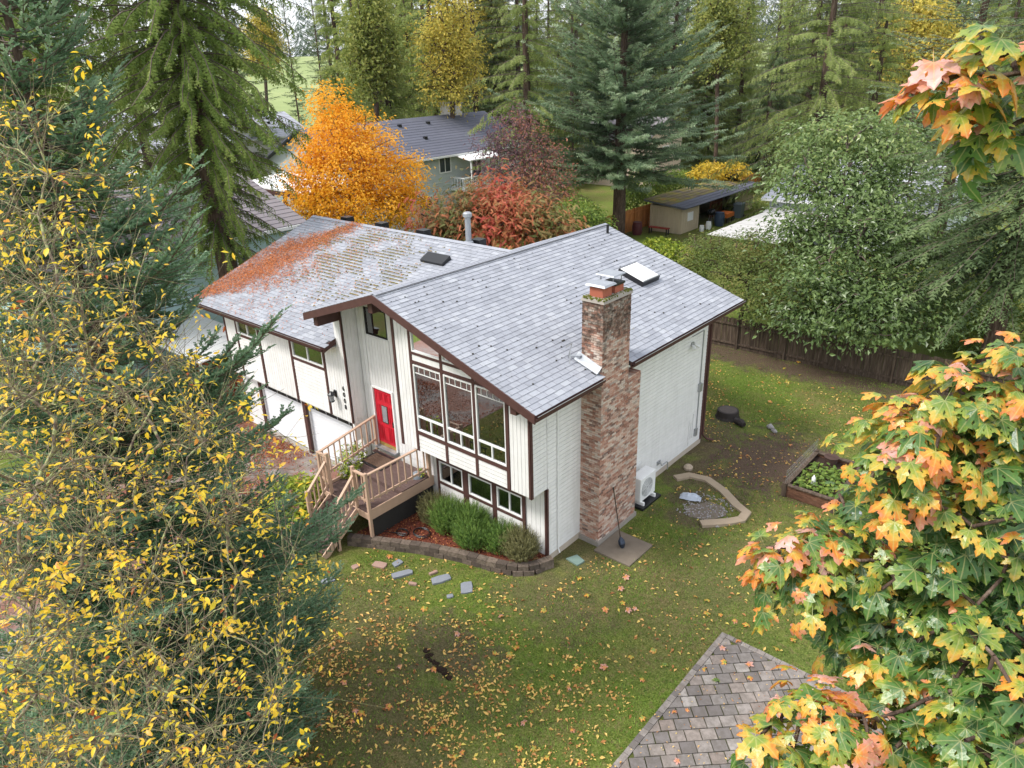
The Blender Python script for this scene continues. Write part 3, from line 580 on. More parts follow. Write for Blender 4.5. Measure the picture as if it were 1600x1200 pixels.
# --- chimney
ch = part('chimney', MB().box(.01, .68, 2.27, 4.28, .12, 5.0).box(.01, .68, 2.27, 3.6, 5.0, 7.62), M['mortar'])
part('chimney_footing', B(.0, .74, 2.2, 4.34, -.1, .13), M['concrete'])
BR = []
def bricks(plane, q, a0, a1, z0, z1, outward, L=.2, Hh=.0667, th=.014):
    n = int(round((z1 - z0) / Hh)); hh = (z1 - z0) / n
    for i in range(n):
        z = z0 + i * hh + .007; zt = z + hh - .014; a = a0 - (.5 * L if i % 2 else 0)
        while a < a1 - .01:
            b = a + L; x0, x1 = max(a, a0) + .006, min(b, a1) - .006; a = b
            if x1 - x0 < .02: continue
            o = th + R_.uniform(-.003, .006)
            if plane == 'y': bx = (x0, x1, q - o, q + .01, z, zt)
            elif plane == 'Y': bx = (x0, x1, q - .01, q + o, z, zt)
            else: bx = (q - .01, q + o, x0, x1, z, zt)
            BR.append((np.linalg.norm(np.array([(bx[0] + bx[1]) / 2, (bx[2] + bx[3]) / 2, (bx[4] + bx[5]) / 2]) - CAM), bx, plane))
bricks('y', 2.27, .0, .694, .13, 7.6, -1); bricks('x', .68, 2.256, 4.294, .13, 5.0, 1); bricks('x', .68, 2.256, 3.614, 5.0, 7.6, 1)
bricks('Y', 4.28, .0, .694, .13, 5.0, 1); bricks('Y', 3.6, .0, .694, 5.0, 7.6, 1); 
BR.sort(key=lambda q: (q[2] == 'Y', q[0])); rest = MB()
for i, (d_, bx, pl) in enumerate(BR):
    if i < 300: B(*bx).build('brick', M['brick'], ch, tint=R_.random())
    else: rest.box(*bx)
for a in np.arange(3.62, 4.29, .1): rest.box(0.02, .68, a, a + .09, 5.0, 5.045)
for k in range(2): rest.box(-.02, .72, 2.23, 3.64, 7.6 + k * .05 - .0, 7.645 + k * .05) if 0 else None
rest.build('brickwork', M['brick'], ch, kind='stuff', tint=np.repeat(NP.random(len(rest.f) // 6), 6))
MB().hexa([(-.03, 2.22, 7.6), (.73, 2.22, 7.6), (.73, 3.65, 7.6), (-.03, 3.65, 7.6), (0, 2.27, 7.7), (.68, 2.27, 7.7), (.68, 3.6, 7.7), (0, 3.6, 7.7)]).build('chimney_crown', M['concrete'], ch)
mm = MB()
for k in range(420):
    a = R_.choice([(R_.uniform(0, .7), R_.choice([2.32, 3.54]) + R_.uniform(-.07, .12)), (R_.choice([.06, .62]) + R_.uniform(-.06, .08), R_.uniform(2.26, 3.6))]); r = R_.uniform(.01, .04)
    mm.lathe((a[0], a[1], 7.685 + R_.uniform(-.01, .02)), [(r, -.02), (r * .8, r * .4), (.002, r * .7)], 5)
mm.build('moss', M['moss'], ch, kind='stuff')
for (x0, y0, hh) in ((.13, 2.42, .26), (.13, 3.0, .2)):
    MB().box(x0, x0 + .42, y0, y0 + .42, 7.69, 7.69 + hh).build('flue', M['clay'], ch)
MB().box(.1, .58, 2.98, 3.45, 7.9, 7.96).build('flue_screen', M['black'], ch)
MB().hexa([(.02, 2.34, 8.0), (.66, 2.34, 8.0), (.66, 2.92, 8.0), (.02, 2.92, 8.0), (.06, 2.38, 8.05), (.62, 2.38, 8.05), (.62, 2.88, 8.05), (.06, 2.88, 8.05)]).build('chimney_cap', M['galv'], ch)
MB().box(.13, .15, 2.42, 2.44, 7.95, 8.0).box(.53, .55, 2.42, 2.44, 7.95, 8.0).box(.53, .55, 2.82, 2.84, 7.95, 8.0).build('cap_leg', M['galv'], ch)
MB().hexa([(-.1, 3.0, 8.12), (.5, 3.0, 8.12), (.5, 3.6, 8.12), (-.1, 3.6, 8.12), (-.08, 3.02, 8.15), (.48, 3.02, 8.15), (.48, 3.58, 8.15), (-.08, 3.58, 8.15)]).build('chimney_cap', M['galv'], ch)
MB().box(.0, .02, 3.1, 3.12, 7.7, 8.12).box(.4, .42, 3.1, 3.12, 7.9, 8.12).box(.4, .42, 3.5, 3.52, 7.69, 8.12).build('cap_leg', M['galv'], ch)
# --- house number and lamp
for k, cch in enumerate('6008'):
    cu = bpy.data.curves.new('house_number', 'FONT'); cu.body = cch; cu.size = .24; cu.extrude = .008; cu.align_x = 'CENTER'
    tmp = bpy.data.objects.new('tmp', cu); COL.objects.link(tmp); dg = bpy.context.evaluated_depsgraph_get(); me = bpy.data.meshes.new_from_object(tmp.evaluated_get(dg)); bpy.data.objects.remove(tmp)
    me.transform(Matrix.Translation(Vector((-8.47, gy - .02, 3.36 - k * .235)) - Vector(wloc(H))) @ Matrix.Rotation(math.pi / 2, 4, 'X')); me.materials.clear(); me.materials.append(M['black'])
    link('house_number', me, H)
lm = part('porch_lamp', MB().box(-9.02, -8.9, gy - .05, gy, 3.0, 3.25).box(-8.98, -8.94, gy - .2, gy - .04, 3.18, 3.22), M['black'])
MB().lathe((-8.96, gy - .2, 2.86), [(.07, 0), (.1, .03), (.1, .05)], 8).lathe((-8.96, gy - .2, 3.13), [(.14, 0), (.12, .04), (.05, .1), (.02, .14)], 8).build('lamp_cap', M['black'], lm)
MB().lathe((-8.96, gy - .2, 2.9), [(.075, 0), (.09, .22)], 8).build('lamp_glass', M['galv'], lm)
# ---------------------------------------------------------------- roof litter (needles, moss between the shingles)
def litter():
    pr = []; tt = []; md = []
    n = 0
    rg = np.random.default_rng(5)
    while n < 27000:
        a = rg.uniform(LX0, -8.2, 4000); y = rg.uniform(LY0, LY, 4000)
        # heap along a diagonal from the ridge down to the left eave corner
        cxl = np.interp(y, [-.2, .5, 1.3, 2.2, 3.2, 4, 5, 5.9], [-17.35, -17.0, -16.5, -16.1, -15.95, -15.8, -15.0, -14.5]); cw = np.interp(y, [-.2, .2, .8, 2, 3.2, 4, 5, 5.9], [.05, .5, 1.1, 1.6, 1.5, 1.1, .6, .35])
        core = np.exp(-1.1 * ((a - cxl) / cw * (1 + .35 * np.sin(a * 5.1 + 2 * np.sin(y * 4.3)) * np.sin(y * 6.1 + a * 2))) ** 2)
        spread = .22 * np.exp(-((a + 13.5) / 2.6) ** 2)
        nz = .5 + .5 * np.sin(a * 3.1 + 1.3 * np.sin(y * 2.7)) * np.cos(y * 3.7 + a)
        k = rg.random(4000) < np.clip(core * (.65 + .35 * nz) + spread * nz * .35, 0, 1)
        a, y = a[k], y[k]; pr.append(np.stack([a, y], -1)); n += len(a)
    pr = np.concatenate(pr)[:27000]; m = len(pr)
    d = np.zeros((m, 3)); th = rg.uniform(0, 2 * np.pi, m); L = rg.uniform(.03, .09, m); wd = L * rg.uniform(.2, .4, m)
    c = np.stack([pr[:, 0], pr[:, 1], LZ - LS * np.abs(pr[:, 1] - LY) + rg.uniform(-.005, .035, m)], -1)
    ux = np.stack([np.cos(th), np.sin(th) * c3, np.sin(th) * s3 + rg.normal(0, .25, m)], -1); uy = np.stack([-np.sin(th), np.cos(th) * c3, np.cos(th) * s3 + rg.normal(0, .25, m)], -1)
    V = np.stack([c - ux * L[:, None] / 2, c + uy * wd[:, None] / 2, c + ux * L[:, None] / 2, c - uy * wd[:, None] / 2], 1).reshape(-1, 3)
    F = np.arange(m * 4).reshape(-1, 4); a = N('fallen_cedar_litter'); col = a.ramp(a.attr(), [(0, S2L(98, 58, 38)), (.35, S2L(162, 92, 56)), (.7, S2L(198, 116, 70)), (1, S2L(208, 146, 100))])
    mt = a.pbr(col, .8, None, .2)
    link('fallen_needles', np_mesh('fallen_needles', V - wloc(H), F, mt, rg.random(m)), r3, 'stuff')
    # moss cushions in the joints
    m = 5200; a = rg.uniform(-15.5, -8.6, m * 6); y = rg.uniform(1., 5.9, m * 6); s = (y - LY0) / c3; s = np.round(s / (L3 / 38)) * (L3 / 38); y = LY0 + s * c3
    wt = np.exp(-((a + 12.2 + (y - 4) * .3) / 2.2) ** 2) * np.exp(-((y - 4.3) / 1.6) ** 2) + .55 * np.exp(-((a + 9.3 ) / .9) ** 2 - ((y - 3) / 1.4) ** 2); nz = np.sin(a * 2.3 + 1.7 * np.sin(y * 1.9)) * np.cos(y * 2.9 + a * .7); k = rg.random(m * 6) < wt * .42 * np.clip(.55 + nz, 0, 1.4); a, y = a[k][:m], y[k][:m]; m = len(a)
    r = rg.uniform(.015, .045, m); z = LZ - LS * np.abs(y - LY) + .0
    ring = np.array([(1, 0, 0), (.3, .5, 0), (-1, .0, 0), (-.3, -.5, 0), (0, 0, .45)]); V = (np.stack([a, y, z], -1)[:, None] + ring[None] * (r * np.array(1.6))[:, None, None]).reshape(-1, 3)
    F = (np.array([(0, 1, 4), (1, 2, 4), (2, 3, 4), (3, 0, 4)])[None] + (np.arange(m) * 5)[:, None, None]).reshape(-1, 3)
    a = N('roof_moss'); mt = a.pbr(a.ramp(a.island(), [(0, S2L(88, 82, 40)), (.5, S2L(116, 110, 50)), (1, S2L(150, 116, 66))]), 1)
    link('moss', np_mesh('moss', V - wloc(H), F, mt), r3, 'stuff')
litter()

_rg = np.random.default_rng(12); _m = MB()
for i in range(190):                                    # specks of moss and grit in the shingle slots
    if i < 130: a = _rg.uniform(RY0, RY1); sd_ = round(_rg.uniform(.5, 6) / (LR / 35)) * (LR / 35); p = P1(a, sd_, .02)
    else: a = _rg.uniform(LX0, -9); sd_ = _rg.uniform(.3, 6); p = P3(a, sd_, .02)
    r = _rg.uniform(.012, .035); _m.lathe(p, [(r, -.01), (r * .9, r * .5), (.002, r * .6)], 5)
_m.build('moss', simple('dark_moss', S2L(58, 54, 44), 1), r1, kind='stuff')
# ================================================================ ENTRY DECK
DK = thing('entry_deck', 'tan railed entry deck with dark brown boards and stairs below red door', 'deck', (-5.9, -.6, 0))
dk = lambda n, mb, m='tan', **k: mb.build(n, M[m], DK, **k)
DXL, DXR, DY, DZ = -7.05, -4.72, -2.0, 1.12
for k in range(12):
    y = DY + k * .145
    if y < -.75: dk('deck_board', B(DXL, DXR, y, y + .138, DZ - .04, DZ + R_.uniform(-.002, .002)), 'deckbrown')
for k in range(9):
    y = -.72 + k * .145; dk('deck_board', B(DXL - .5 if y > .3 else DXL, DXR + .02, y, min(y + .138, .62), DZ + .1, DZ + .14 + R_.uniform(-.002, .002)), 'deckbrown')
dk('riser', B(DXL, DXR, -.735, -.722, DZ, DZ + .135), 'deckbrown')
dk('rim_joist', B(DXR, DXR + .04, DY - .02, .64, DZ - .24, DZ + .1)); dk('rim_joist', B(DXL, DXR, DY - .04, DY - .0, DZ - .24, DZ - .04)); dk('rim_joist', B(DXL - .04, DXL, DY - .02, .64, DZ - .24, DZ + .1))
def post(x, y, z0, z1, s=.095): dk('post', B(x - s / 2, x + s / 2, y - s / 2, y + s / 2, z0, z1), bevel=.008)
RZT = 2.42
post(DXR, DY, .0, RZT + .08); post(DXR - .0, .5, DZ, 2.46, .11); post(-5.32, DY, DZ - .2, RZT + .12); post(-6.6, DY, DZ - .2, RZT + .12); post(DXL, DY, 0., RZT + .03); post(DXL - .62, .76, DZ, RZT + .03)
def rail_run(a, b, z0a, z0b, h=.98, n=8, low=.12):
    ax, ay = a; bx, by = b
    dk('handrail', MB().beam((ax, ay, z0a + h), (bx, by, z0b + h), .09, .04)); dk('bottom_rail', MB().beam((ax, ay, z0a + low), (bx, by, z0b + low), .04, .07))
    for i in range(n):
        t = (i + .5) / n; x, y, z = ax + (bx - ax) * t, ay + (by - ay) * t, z0a + (z0b - z0a) * t; dk('baluster', B(x - .019, x + .019, y - .019, y + .019, z + low - .1, z + h - .02))
fz = RZT - .98
rail_run((DXR, DY + .05), (DXR, .45), fz, fz, n=9, low=.1); rail_run((DXR - .05, DY), (-5.27, DY), fz, fz, n=2, low=.1)
rail_run((DXL, DY + .05), (DXL - .6, .7), fz, fz, n=10, low=.1); rail_run((DXL + .05, DY), (-6.64, DY), fz, fz, n=2, low=.1)
# stairs going down towards the lawn
ns = 6; rise = DZ / ns; run = .27
for k in range(1, ns):
    z = DZ - k * rise; y = DY - .04 - (k - 1) * run
    dk('stair_tread', B(-6.6, -5.32, y - run - .02, y, z - .045, z), 'deckbrown'); dk('riser', B(-6.58, -5.34, y - .012, y, z - .001, z + rise - .045), 'deckbrown')
yb_, zb_ = DY - 3 * run - .04, DZ - 3 * rise
for x in (-6.64, -5.28):
    post(x, yb_, -.02, zb_ + 1.0); dk('stringer', MB().beam((x, DY - .02, DZ - .12), (x, DY - 5.2 * run, DZ - 5.2 * rise - .12), .04, .24))
    rail_run((x, DY - .05), (x, yb_ + .04), 1.32, zb_ - .02 + .04, h=.93, n=5, low=.12)
dk('mesh_skirt', B(DXR - .01, DXR + .0, DY + .1, .6, .0, DZ - .24), 'dark')
br = thing('stair_rail', 'thin black metal handrail along the lowest deck steps', 'railing', (-5.25, -3.2, 0))
m = MB(); m.tube([(-5.24, -2.9, 1.3), (-5.24, -3.6, .72), (-5.24, -3.75, .66)], .02, 6); m.tube([(-5.24, -2.9, 1.3), (-5.24, -2.9, .1)], .018, 6); m.tube([(-5.24, -3.65, .7), (-5.24, -3.65, 0)], .018, 6); m.build('rail', M['black'], br)
for k in range(4): MB().tube([(-5.24, -3.05 - k * .14, 1.16 - k * .115), (-5.24, -3.05 - k * .14, .15)], .009, 5).build('baluster', M['black'], br)
# door mats
def mk_mat():
    a = N('coir_mat'); return a.pbr(a.ramp(a.noise(50, 3), [(.3, S2L(60, 48, 42)), (.7, S2L(112, 90, 74))]), 1, a.bump(a.noise(120, 2), .5, .01))
M['mat'] = mk_mat()
mt = thing('door_mat', 'dark rectangular door mat on the deck before the red door', 'door mat', (-6.75, .05, DZ + .14))
B(-7.35, -6.2, -.32, .5, DZ + .142, DZ + .155).build('border', M['black'], mt); B(-7.25, -6.3, -.22, .4, DZ + .155, DZ + .165).build('mat_pile', M['mat'], mt)
# grey barrel-shaped container hanging beside the deck (covered grill)
gr = MB(); c_ = (-4.98, .2, 0)
gr.tube([(-4.98, .2, .62), (-4.98, .2, .72), (-4.98, .2, 1.0), (-4.98, .2, 1.28), (-4.98, .2, 1.4), (-4.98, .2, 1.46)], [.16, .2, .21, .2, .15, .04], 14)
g_o = thing('covered_planter', 'grey rounded plastic drum standing between deck and house wall', 'drum', (-4.98, .2, .2)); gr.build('drum_body', simple('grey_plastic', S2L(118, 126, 134), .35, .15, 4, .5), g_o, smooth=True)
MB().tube([(-4.98, .2, .98), (-4.98, .2, 1.02)], .222, 14).build('band', M['alu'], g_o); MB().tube([(-4.98, .2, .2), (-4.98, .2, .62)], .09, 8).build('stand', M['black'], g_o)
# ================================================================ PLANTING BED, RETAINING WALL
bed = [(-5.35, -2.45), (-4.95, -2.22), (-4.1, -1.78), (-3.2, -1.3), (-2.05, -.86), (-1.1, -.6), (-.4, -.35), (.02, .05), (.12, .45)]
M['mulch'] = None
def mk_mulch():
    a = N('bark_mulch'); f = a.noise(30, 5, .8); c = a.ramp(f, [(.3, S2L(56, 30, 24)), (.5, S2L(108, 56, 42)), (.7, S2L(150, 86, 62))]); return a.pbr(c, .9, a.bump(f, .9, .03))
M['mulch'] = mk_mulch()
poly = bed + [(.1, .66), (-5.3, .66)]
mb_ = MB().prism(poly, -.05, .2); o = mb_.build('mulch_bed', M['mulch']); o['kind'] = 'structure'
def mk_block():
    a = N('retaining_block'); r = a.rnd(); f = a.noise(12, 5, .7); c = a.mix(r, S2L(84, 74, 68), S2L(128, 114, 102)); c = a.mix(a.ramp(f, [(.4, 0.), (.65, .6)]), c, S2L(66, 60, 52)); return a.pbr(c, .95, a.bump(f, .8, .03), .15)
M['block'] = mk_block()
RW = thing('retaining_wall', 'low curved brown concrete block wall edging the shrub bed', 'retaining wall', (-2.5, -1.1, 0))
def resample(pts, step):
    P = [np.array(p, float) for p in pts]; out = [P[0]]; 
    acc = 0; L = [np.linalg.norm(P[i + 1] - P[i]) for i in range(len(P) - 1)]; tot = sum(L); n = int(tot / step)
    for k in range(1, n + 1):
        d = k * tot / n; i = 0
        while i < len(L) - 1 and d > L[i]: d -= L[i]; i += 1
        out.append(P[i] + (P[i + 1] - P[i]) * min(1, d / L[i]))
    return out
wallpath = bed + [(.22, .62)]
for course in range(2):
    rs = resample(wallpath, .3)
    if course: rs = [rs[0]] + [(rs[i] + rs[i + 1]) / 2 for i in range(len(rs) - 1)] + [rs[-1]]
    for i in range(len(rs) - 1):
        a, b = rs[i], rs[i + 1]; d = (b - a) / np.linalg.norm(b - a); nrm = np.array([d[1], -d[0]]); g = d * .006; q = R_.uniform(-.01, .012) - course * .02
        o0, o1 = nrm * (.12 + q), -nrm * .13; z0, z1 = -.03 + course * .16, .125 + course * .16 + R_.uniform(-.004, .004)
        pts = [(*(a + g + o0), z0), (*(b - g + o0), z0), (*(b - g + o1), z0), (*(a + g + o1), z0), (*(a + g + o0 * .93), z1), (*(b - g + o0 * .93), z1), (*(b - g + o1), z1), (*(a + g + o1), z1)]
        MB().hexa(pts).build('block', M['block'], RW)
# stepping stones
M['slate'] = simple('flagstone', S2L(126, 130, 138), .8, .2, 5, .3, 0, 30, .5)
M['pinkstone'] = simple('pink_stone', S2L(156, 128, 116), .85, .2, 5, .3, 0, 30, .4)
stones = [(628, 897, .62, .24, .45, 'slate', 'long grey flagstone, the longest in the lawn by the bed'), (689, 905, .55, .3, .5, 'slate', 'grey flagstone with brown stain between two others in lawn'), (729, 919, .36, .5, .2, 'slate', 'upright squarish grey flagstone farthest along the lawn path'), (621, 880, .3, .24, .9, 'slate', 'small grey flagstone close under the curved block wall'),
          (703, 932, .18, .15, .3, 'slate', 'smallest grey flagstone chip beside the squarish one'), (594, 883, .42, .25, -.3, 'pinkstone', 'brownish mottled flagstone near the spruce branch'), (677, 895, .26, .1, .6, 'pinkstone', 'thin pinkish stone strip between grey flagstones'), (555, 886, .2, .2, .8, 'pinkstone', 'small pinkish stone lying at the edge of branch'), (513, 907, .4, .2, .5, 'slate', 'grey flagstone half hidden under the spruce branches'), (645, 912, .24, .1, -.2, 'pinkstone', 'broken pinkish stone fragments below the long flagstone')]
for (px_, py_, w_, h_, an, mt_, lb) in stones:
    c = onz(px_, py_, 0); pts = []
    n = 7; ca, sa = math.cos(an + .6), math.sin(an + .6)
    for k, (u, v) in enumerate([(-.5, -.42), (-.1, -.5), (.5, -.4), (.52, .1), (.42, .5), (-.15, .46), (-.5, .4)]):
        u = u * w_ * R_.uniform(.88, 1.1); v = v * h_ * R_.uniform(.85, 1.12); pts.append((c[0] + u * ca - v * sa, c[1] + u * sa + v * ca))
    o = MB().prism(pts, -.06, .035).build('stepping_stone', M[mt_], bevel=.012); set_origin(o, (c[0], c[1], 0)); tag(o, lb, 'stepping stone', 'stepping stones across the lawn')
# ================================================================ PAVER PATIO
PT = tag(MB().prism([(5.28, 1.15), (5.28, -8), (14, -8), (14, 1.15)], -.1, .012).build('patio', simple('joint_moss', S2L(78, 84, 44), 1, .3, 20, .1, 0, 60, .5)), kind='structure')
def mk_paver(nm, isl):
    a = N(nm); r = a.island() if isl else a.rnd(); f = a.noise(7, 5, .7); c = a.ramp(r, [(0, S2L(104, 98, 96)), (.3, S2L(128, 122, 118)), (.6, S2L(146, 138, 132)), (.85, S2L(134, 122, 114)), (1, S2L(158, 152, 146))])
    c = a.mix(a.ramp(f, [(.42, .5), (.62, 0.)]), c, S2L(88, 82, 74)); return a.pbr(c, .85, a.bump(a.noise(50, 4, .7), .5, .01), .25)
M['paver'] = mk_paver('paver', False); M['paver_s'] = mk_paver('paver_mass', True)
def clip(poly, a, b, c):                               # keep a*x+b*y<=c
    out = []
    for i in range(len(poly)):
        p, q = poly[i], poly[(i + 1) % len(poly)]; fp, fq = a * p[0] + b * p[1] - c, a * q[0] + b * q[1] - c
        if fp <= 0: out.append(p)
        if (fp < 0 < fq) or (fq < 0 < fp): t = fp / (fp - fq); out.append((p[0] + (q[0] - p[0]) * t, p[1] + (q[1] - p[1]) * t))
    return out
pv = []
an = math.radians(44); ca, sa = math.cos(an), math.sin(an); PWd, PH = .34, .3; e = .155
for j in range(-40, 40):
    off = (j % 2) * .5 * PWd + ((j * 7) % 3) * .02
    for i in range(-40, 40):
        g = R_.uniform(.008, .015); u0, u1, v0, v1 = i * PWd + off + g, (i + 1) * PWd + off - g, j * PH + g, (j + 1) * PH - g
        q = [(7 + u * ca - v * sa, -2 + u * sa + v * ca) for u, v in ((u0, v0), (u1, v0), (u1, v1), (u0, v1))]
        cx_, cy_ = sum(a[0] for a in q) / 4, sum(a[1] for a in q) / 4
        if not (5.2 < cx_ < 13.6 and -7.6 < cy_ < 1.3): continue
        for cl in ((-1, 0, -(5.28 + e)), (0, 1, 1.15 - e)): q = clip(q, *cl) if len(q) > 2 else q
        if len(q) > 2:
            ar = abs(sum(q[k][0] * q[(k + 1) % len(q)][1] - q[(k + 1) % len(q)][0] * q[k][1] for k in range(len(q)))) / 2
            if ar > .01: pv.append((q, math.hypot(cx_ - CAM[0] + 1, cy_ - CAM[1])))
for k in range(28):                                    # soldier course round the edge
    y1 = 1.15 - k * .2; pv.append(([(5.28, y1 - .19), (5.28 + e - .012, y1 - .19), (5.28 + e - .012, y1), (5.28, y1)], 5)); x0 = 5.28 + e + k * .2; pv.append(([(x0, 1.15 - e + .012), (x0 + .19, 1.15 - e + .012), (x0 + .19, 1.15), (x0, 1.15)], 5))
pm = MB(); npv = 0
def inframe(p):
    v = np.array([p[0], p[1], 0]) - CAM; z = v @ cF; x, y = 800 + FPX * (v @ cR) / z, 600 - FPX * (v @ cU) / z; return 900 < x < 1480 and 950 < y < 1230
for q, dd in pv:
    h = .045 + R_.uniform(-.006, .008)
    if inframe(q[0]) and npv < 300: MB().prism(q, -.02, h).build('paver', M['paver'], PT, bevel=0); npv += 1
    else: pm.prism(q, -.02, h)
pm.build('pavers', M['paver_s'], PT, kind='stuff')
# ================================================================ CONCRETE EDGING, PAD, YARD THINGS
ce = [(.61, 7.09), (.9, 7.55), (1.52, 7.69), (2.28, 7.35), (2.99, 6.82), (3.45, 6.6), (3.48, 6.15), (3.2, 5.75), (2.6, 5.15)]
edge = MB(); wd = .15
L_ = []; 
for i, p in enumerate(ce):
    a = np.array(ce[max(0, i - 1)]); b = np.array(ce[min(len(ce) - 1, i + 1)]); d = (b - a) / np.linalg.norm(b - a); nn = np.array([-d[1], d[0]]) * wd; L_.append((np.array(p) + nn, np.array(p) - nn))
for i in range(len(ce) - 1):
    a, b = L_[i], L_[i + 1]; sgm = MB().prism([tuple(a[1]), tuple(b[1]), tuple(b[0]), tuple(a[0])], -.05, .06 + i % 2 * .004); edge.v, edge.f, _ = edge.v, edge.f, edge.add(sgm.v, sgm.f)
tag(set_origin(edge.build('garden_edging', simple('edging_concrete', S2L(158, 142, 122), .9, .15, 4, .2, 0, 40, .4)), (2, 6.5, 0)), 'curved tan concrete edging strip around the gravel patch', 'garden edging')
tag(B(.76, 2.0, 1.95, 3.25, -.1, .03).build('concrete_pad', simple('stained_concrete', S2L(118, 108, 96), .95, .3, 3, .1, 0, 40, .5)), kind='structure')
tag(MB().prism([(1.7, 5.7), (2.1, 5.3), (2.7, 5.5), (3.0, 6.1), (2.75, 6.5), (2.2, 6.5)], -.05, .008).build('gravel_patch', simple('grey_gravel', S2L(112, 102, 92), 1, .5, 14, .2, 0, 50, .9)), kind='structure')
# rain-stained plastic bag
bm = MB(); cb = np.array([1.62, 6.3, .04]); NB = 9
for i in range(NB):
    for j in range(6):
        u, v = i / (NB - 1), j / 5; x = (u - .5) * .7; y = (v - .5) * .36 * (1 - .25 * abs(2 * u - 1)); z = .19 * math.sin(math.pi * u) ** .4 * math.sin(math.pi * v) ** .5 + R_.uniform(-.035, .035)
        th = .35; bm.v.append((cb[0] + x * math.cos(th) - y * math.sin(th), cb[1] + x * math.sin(th) + y * math.cos(th), max(.012, z)))
for i in range(NB - 1):
    for j in range(5): bm.f.append((i * 6 + j, (i + 1) * 6 + j, (i + 1) * 6 + j + 1, i * 6 + j + 1))
bg_ = set_origin(bm.build('plastic_bag', simple('plastic_bag', S2L(176, 184, 198), .3, .2, 9, .5)), (1.62, 6.3, 0)); tag(bg_, 'crumpled grey plastic bag lying inside the concrete edging', 'bag')
# heat pump
hp = thing('heat_pump', 'white outdoor heat pump unit standing by the brick chimney', 'heat pump', (.5, 5.2, 0))
hb = B(.22, .62, 4.75, 5.68, .2, 1.05).build('casing', M['trimwhite'], hp, bevel=.015)
m = MB()
for k in range(9): m.tube([(.635, 5.15 + math.cos(t) * (.05 + k * .035), .62 + math.sin(t) * (.05 + k * .035)) for t in np.linspace(0, 6.283, 22)], .004, 4, False)
for k in range(8): t = k * math.pi / 4; m.tube([(.635, 5.15 + math.cos(t) * .04, .62 + math.sin(t) * .04), (.635, 5.15 + math.cos(t) * .34, .62 + math.sin(t) * .34)], .005, 4)
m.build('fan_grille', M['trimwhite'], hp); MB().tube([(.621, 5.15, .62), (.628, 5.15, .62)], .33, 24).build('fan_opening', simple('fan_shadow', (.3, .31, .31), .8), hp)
MB().box(.25, .55, 4.8, 5.6, 1.052, 1.06).build('top_panel', M['trimwhite'], hp)
for y in (4.85, 5.55): B(.15, .72, y - .04, y + .04, .02, .2).build('foot', M['trimwhite'], hp, bevel=.02)
B(.1, .8, 4.65, 5.8, 0, .08).build('base_slab', M['black'], hp)
# shovel
sv = thing('shovel', 'long-handled shovel leaning against the brick chimney', 'shovel', (1.2, 2.7, 0))
a_, b_ = (1.25, 2.62, .3), (.76, 2.9, 1.75)
MB().tube([a_, b_], .018, 8).build('handle', M['oldwood'], sv); MB().tube([(.79, 2.885, 1.65), b_], .022, 8).build('grip', M['black'], sv)
m = MB(); m.tube([(1.25, 2.62, .34), (1.29, 2.6, .25), (1.33, 2.58, .16), (1.37, 2.56, .03)], [.025, .1, .11, .05], 8); bl = m.build('blade', simple('steel_blue', S2L(60, 68, 82), .4, .1, 4, .5, .6), sv)
# stump and log
def mk_bark(): 
    a = N('bark'); f = a.noise(3, 5, .75, a.mapv((3, 3, .6))); c = a.ramp(f, [(.3, S2L(52, 42, 36)), (.55, S2L(98, 82, 72)), (.75, S2L(140, 124, 112))]); return a.pbr(c, .95, a.bump(f, .8, .05), .1)
M['bark'] = mk_bark()
M['stump'] = simple('dark_wet_wood', S2L(50, 44, 42), .7, .3, 8)
st_o = thing('tree_stump', 'short dark tree stump on the lawn behind the house corner', 'stump', (-.15, 12.7, 0))
MB().lathe((-.15, 12.7, 0), [(.52, -.05), (.45, .08), (.42, .3)], 16).build('trunk', M['stump'], st_o); MB().tube([(-.15, 12.7, .3), (-.15, 12.7, .312)], [.36, .355], 16).build('cut_face', simple('cut_wood', S2L(84, 76, 72), .9, .3, 14), st_o)
lg = MB(); lg.tube([(.35, 12.35, .1), (.62, 12.28, .12), (.78, 12.2, .1)], [.13, .16, .1], 9); tag(set_origin(lg.build('log', M['stump']), (.5, 12.3, 0)), 'small dark log lying beside the tree stump', 'log')
rk = MB(); rk.tube([(1.5, 12.75, .05), (1.62, 12.72, .09), (1.8, 12.68, .05)], [.05, .12, .05], 8); rk.tube([(1.75, 12.55, .03), (1.9, 12.5, .06), (2.0, 12.5, .03)], [.03, .09, .04], 7); tag(set_origin(rk.build('stone', simple('yard_rock', S2L(146, 142, 140), .9, .2)), (1.7, 12.6, 0)), 'pale grey stone on bare soil of the back lawn', 'stone')
tag(set_origin(MB().lathe((.62, 8.0, 0), [(.16, -.02), (.17, .06), (.1, .14), (.02, .17)], 8).build('stone', simple('round_rock', S2L(170, 154, 136), .9, .2)), (.62, 8.0, 0)), 'round tan stone at the foot of the side wall', 'stone')
tag(set_origin(MB().prism([(.35, 1.1), (.8, 1.05), (.85, 1.35), (.5, 1.45)], -.02, .03).build('splash_plate', simple('green_plate', S2L(112, 132, 124), .7)), (.6, 1.2, 0)), 'flat pale green drain cover near the corner downpipe', 'drain cover')
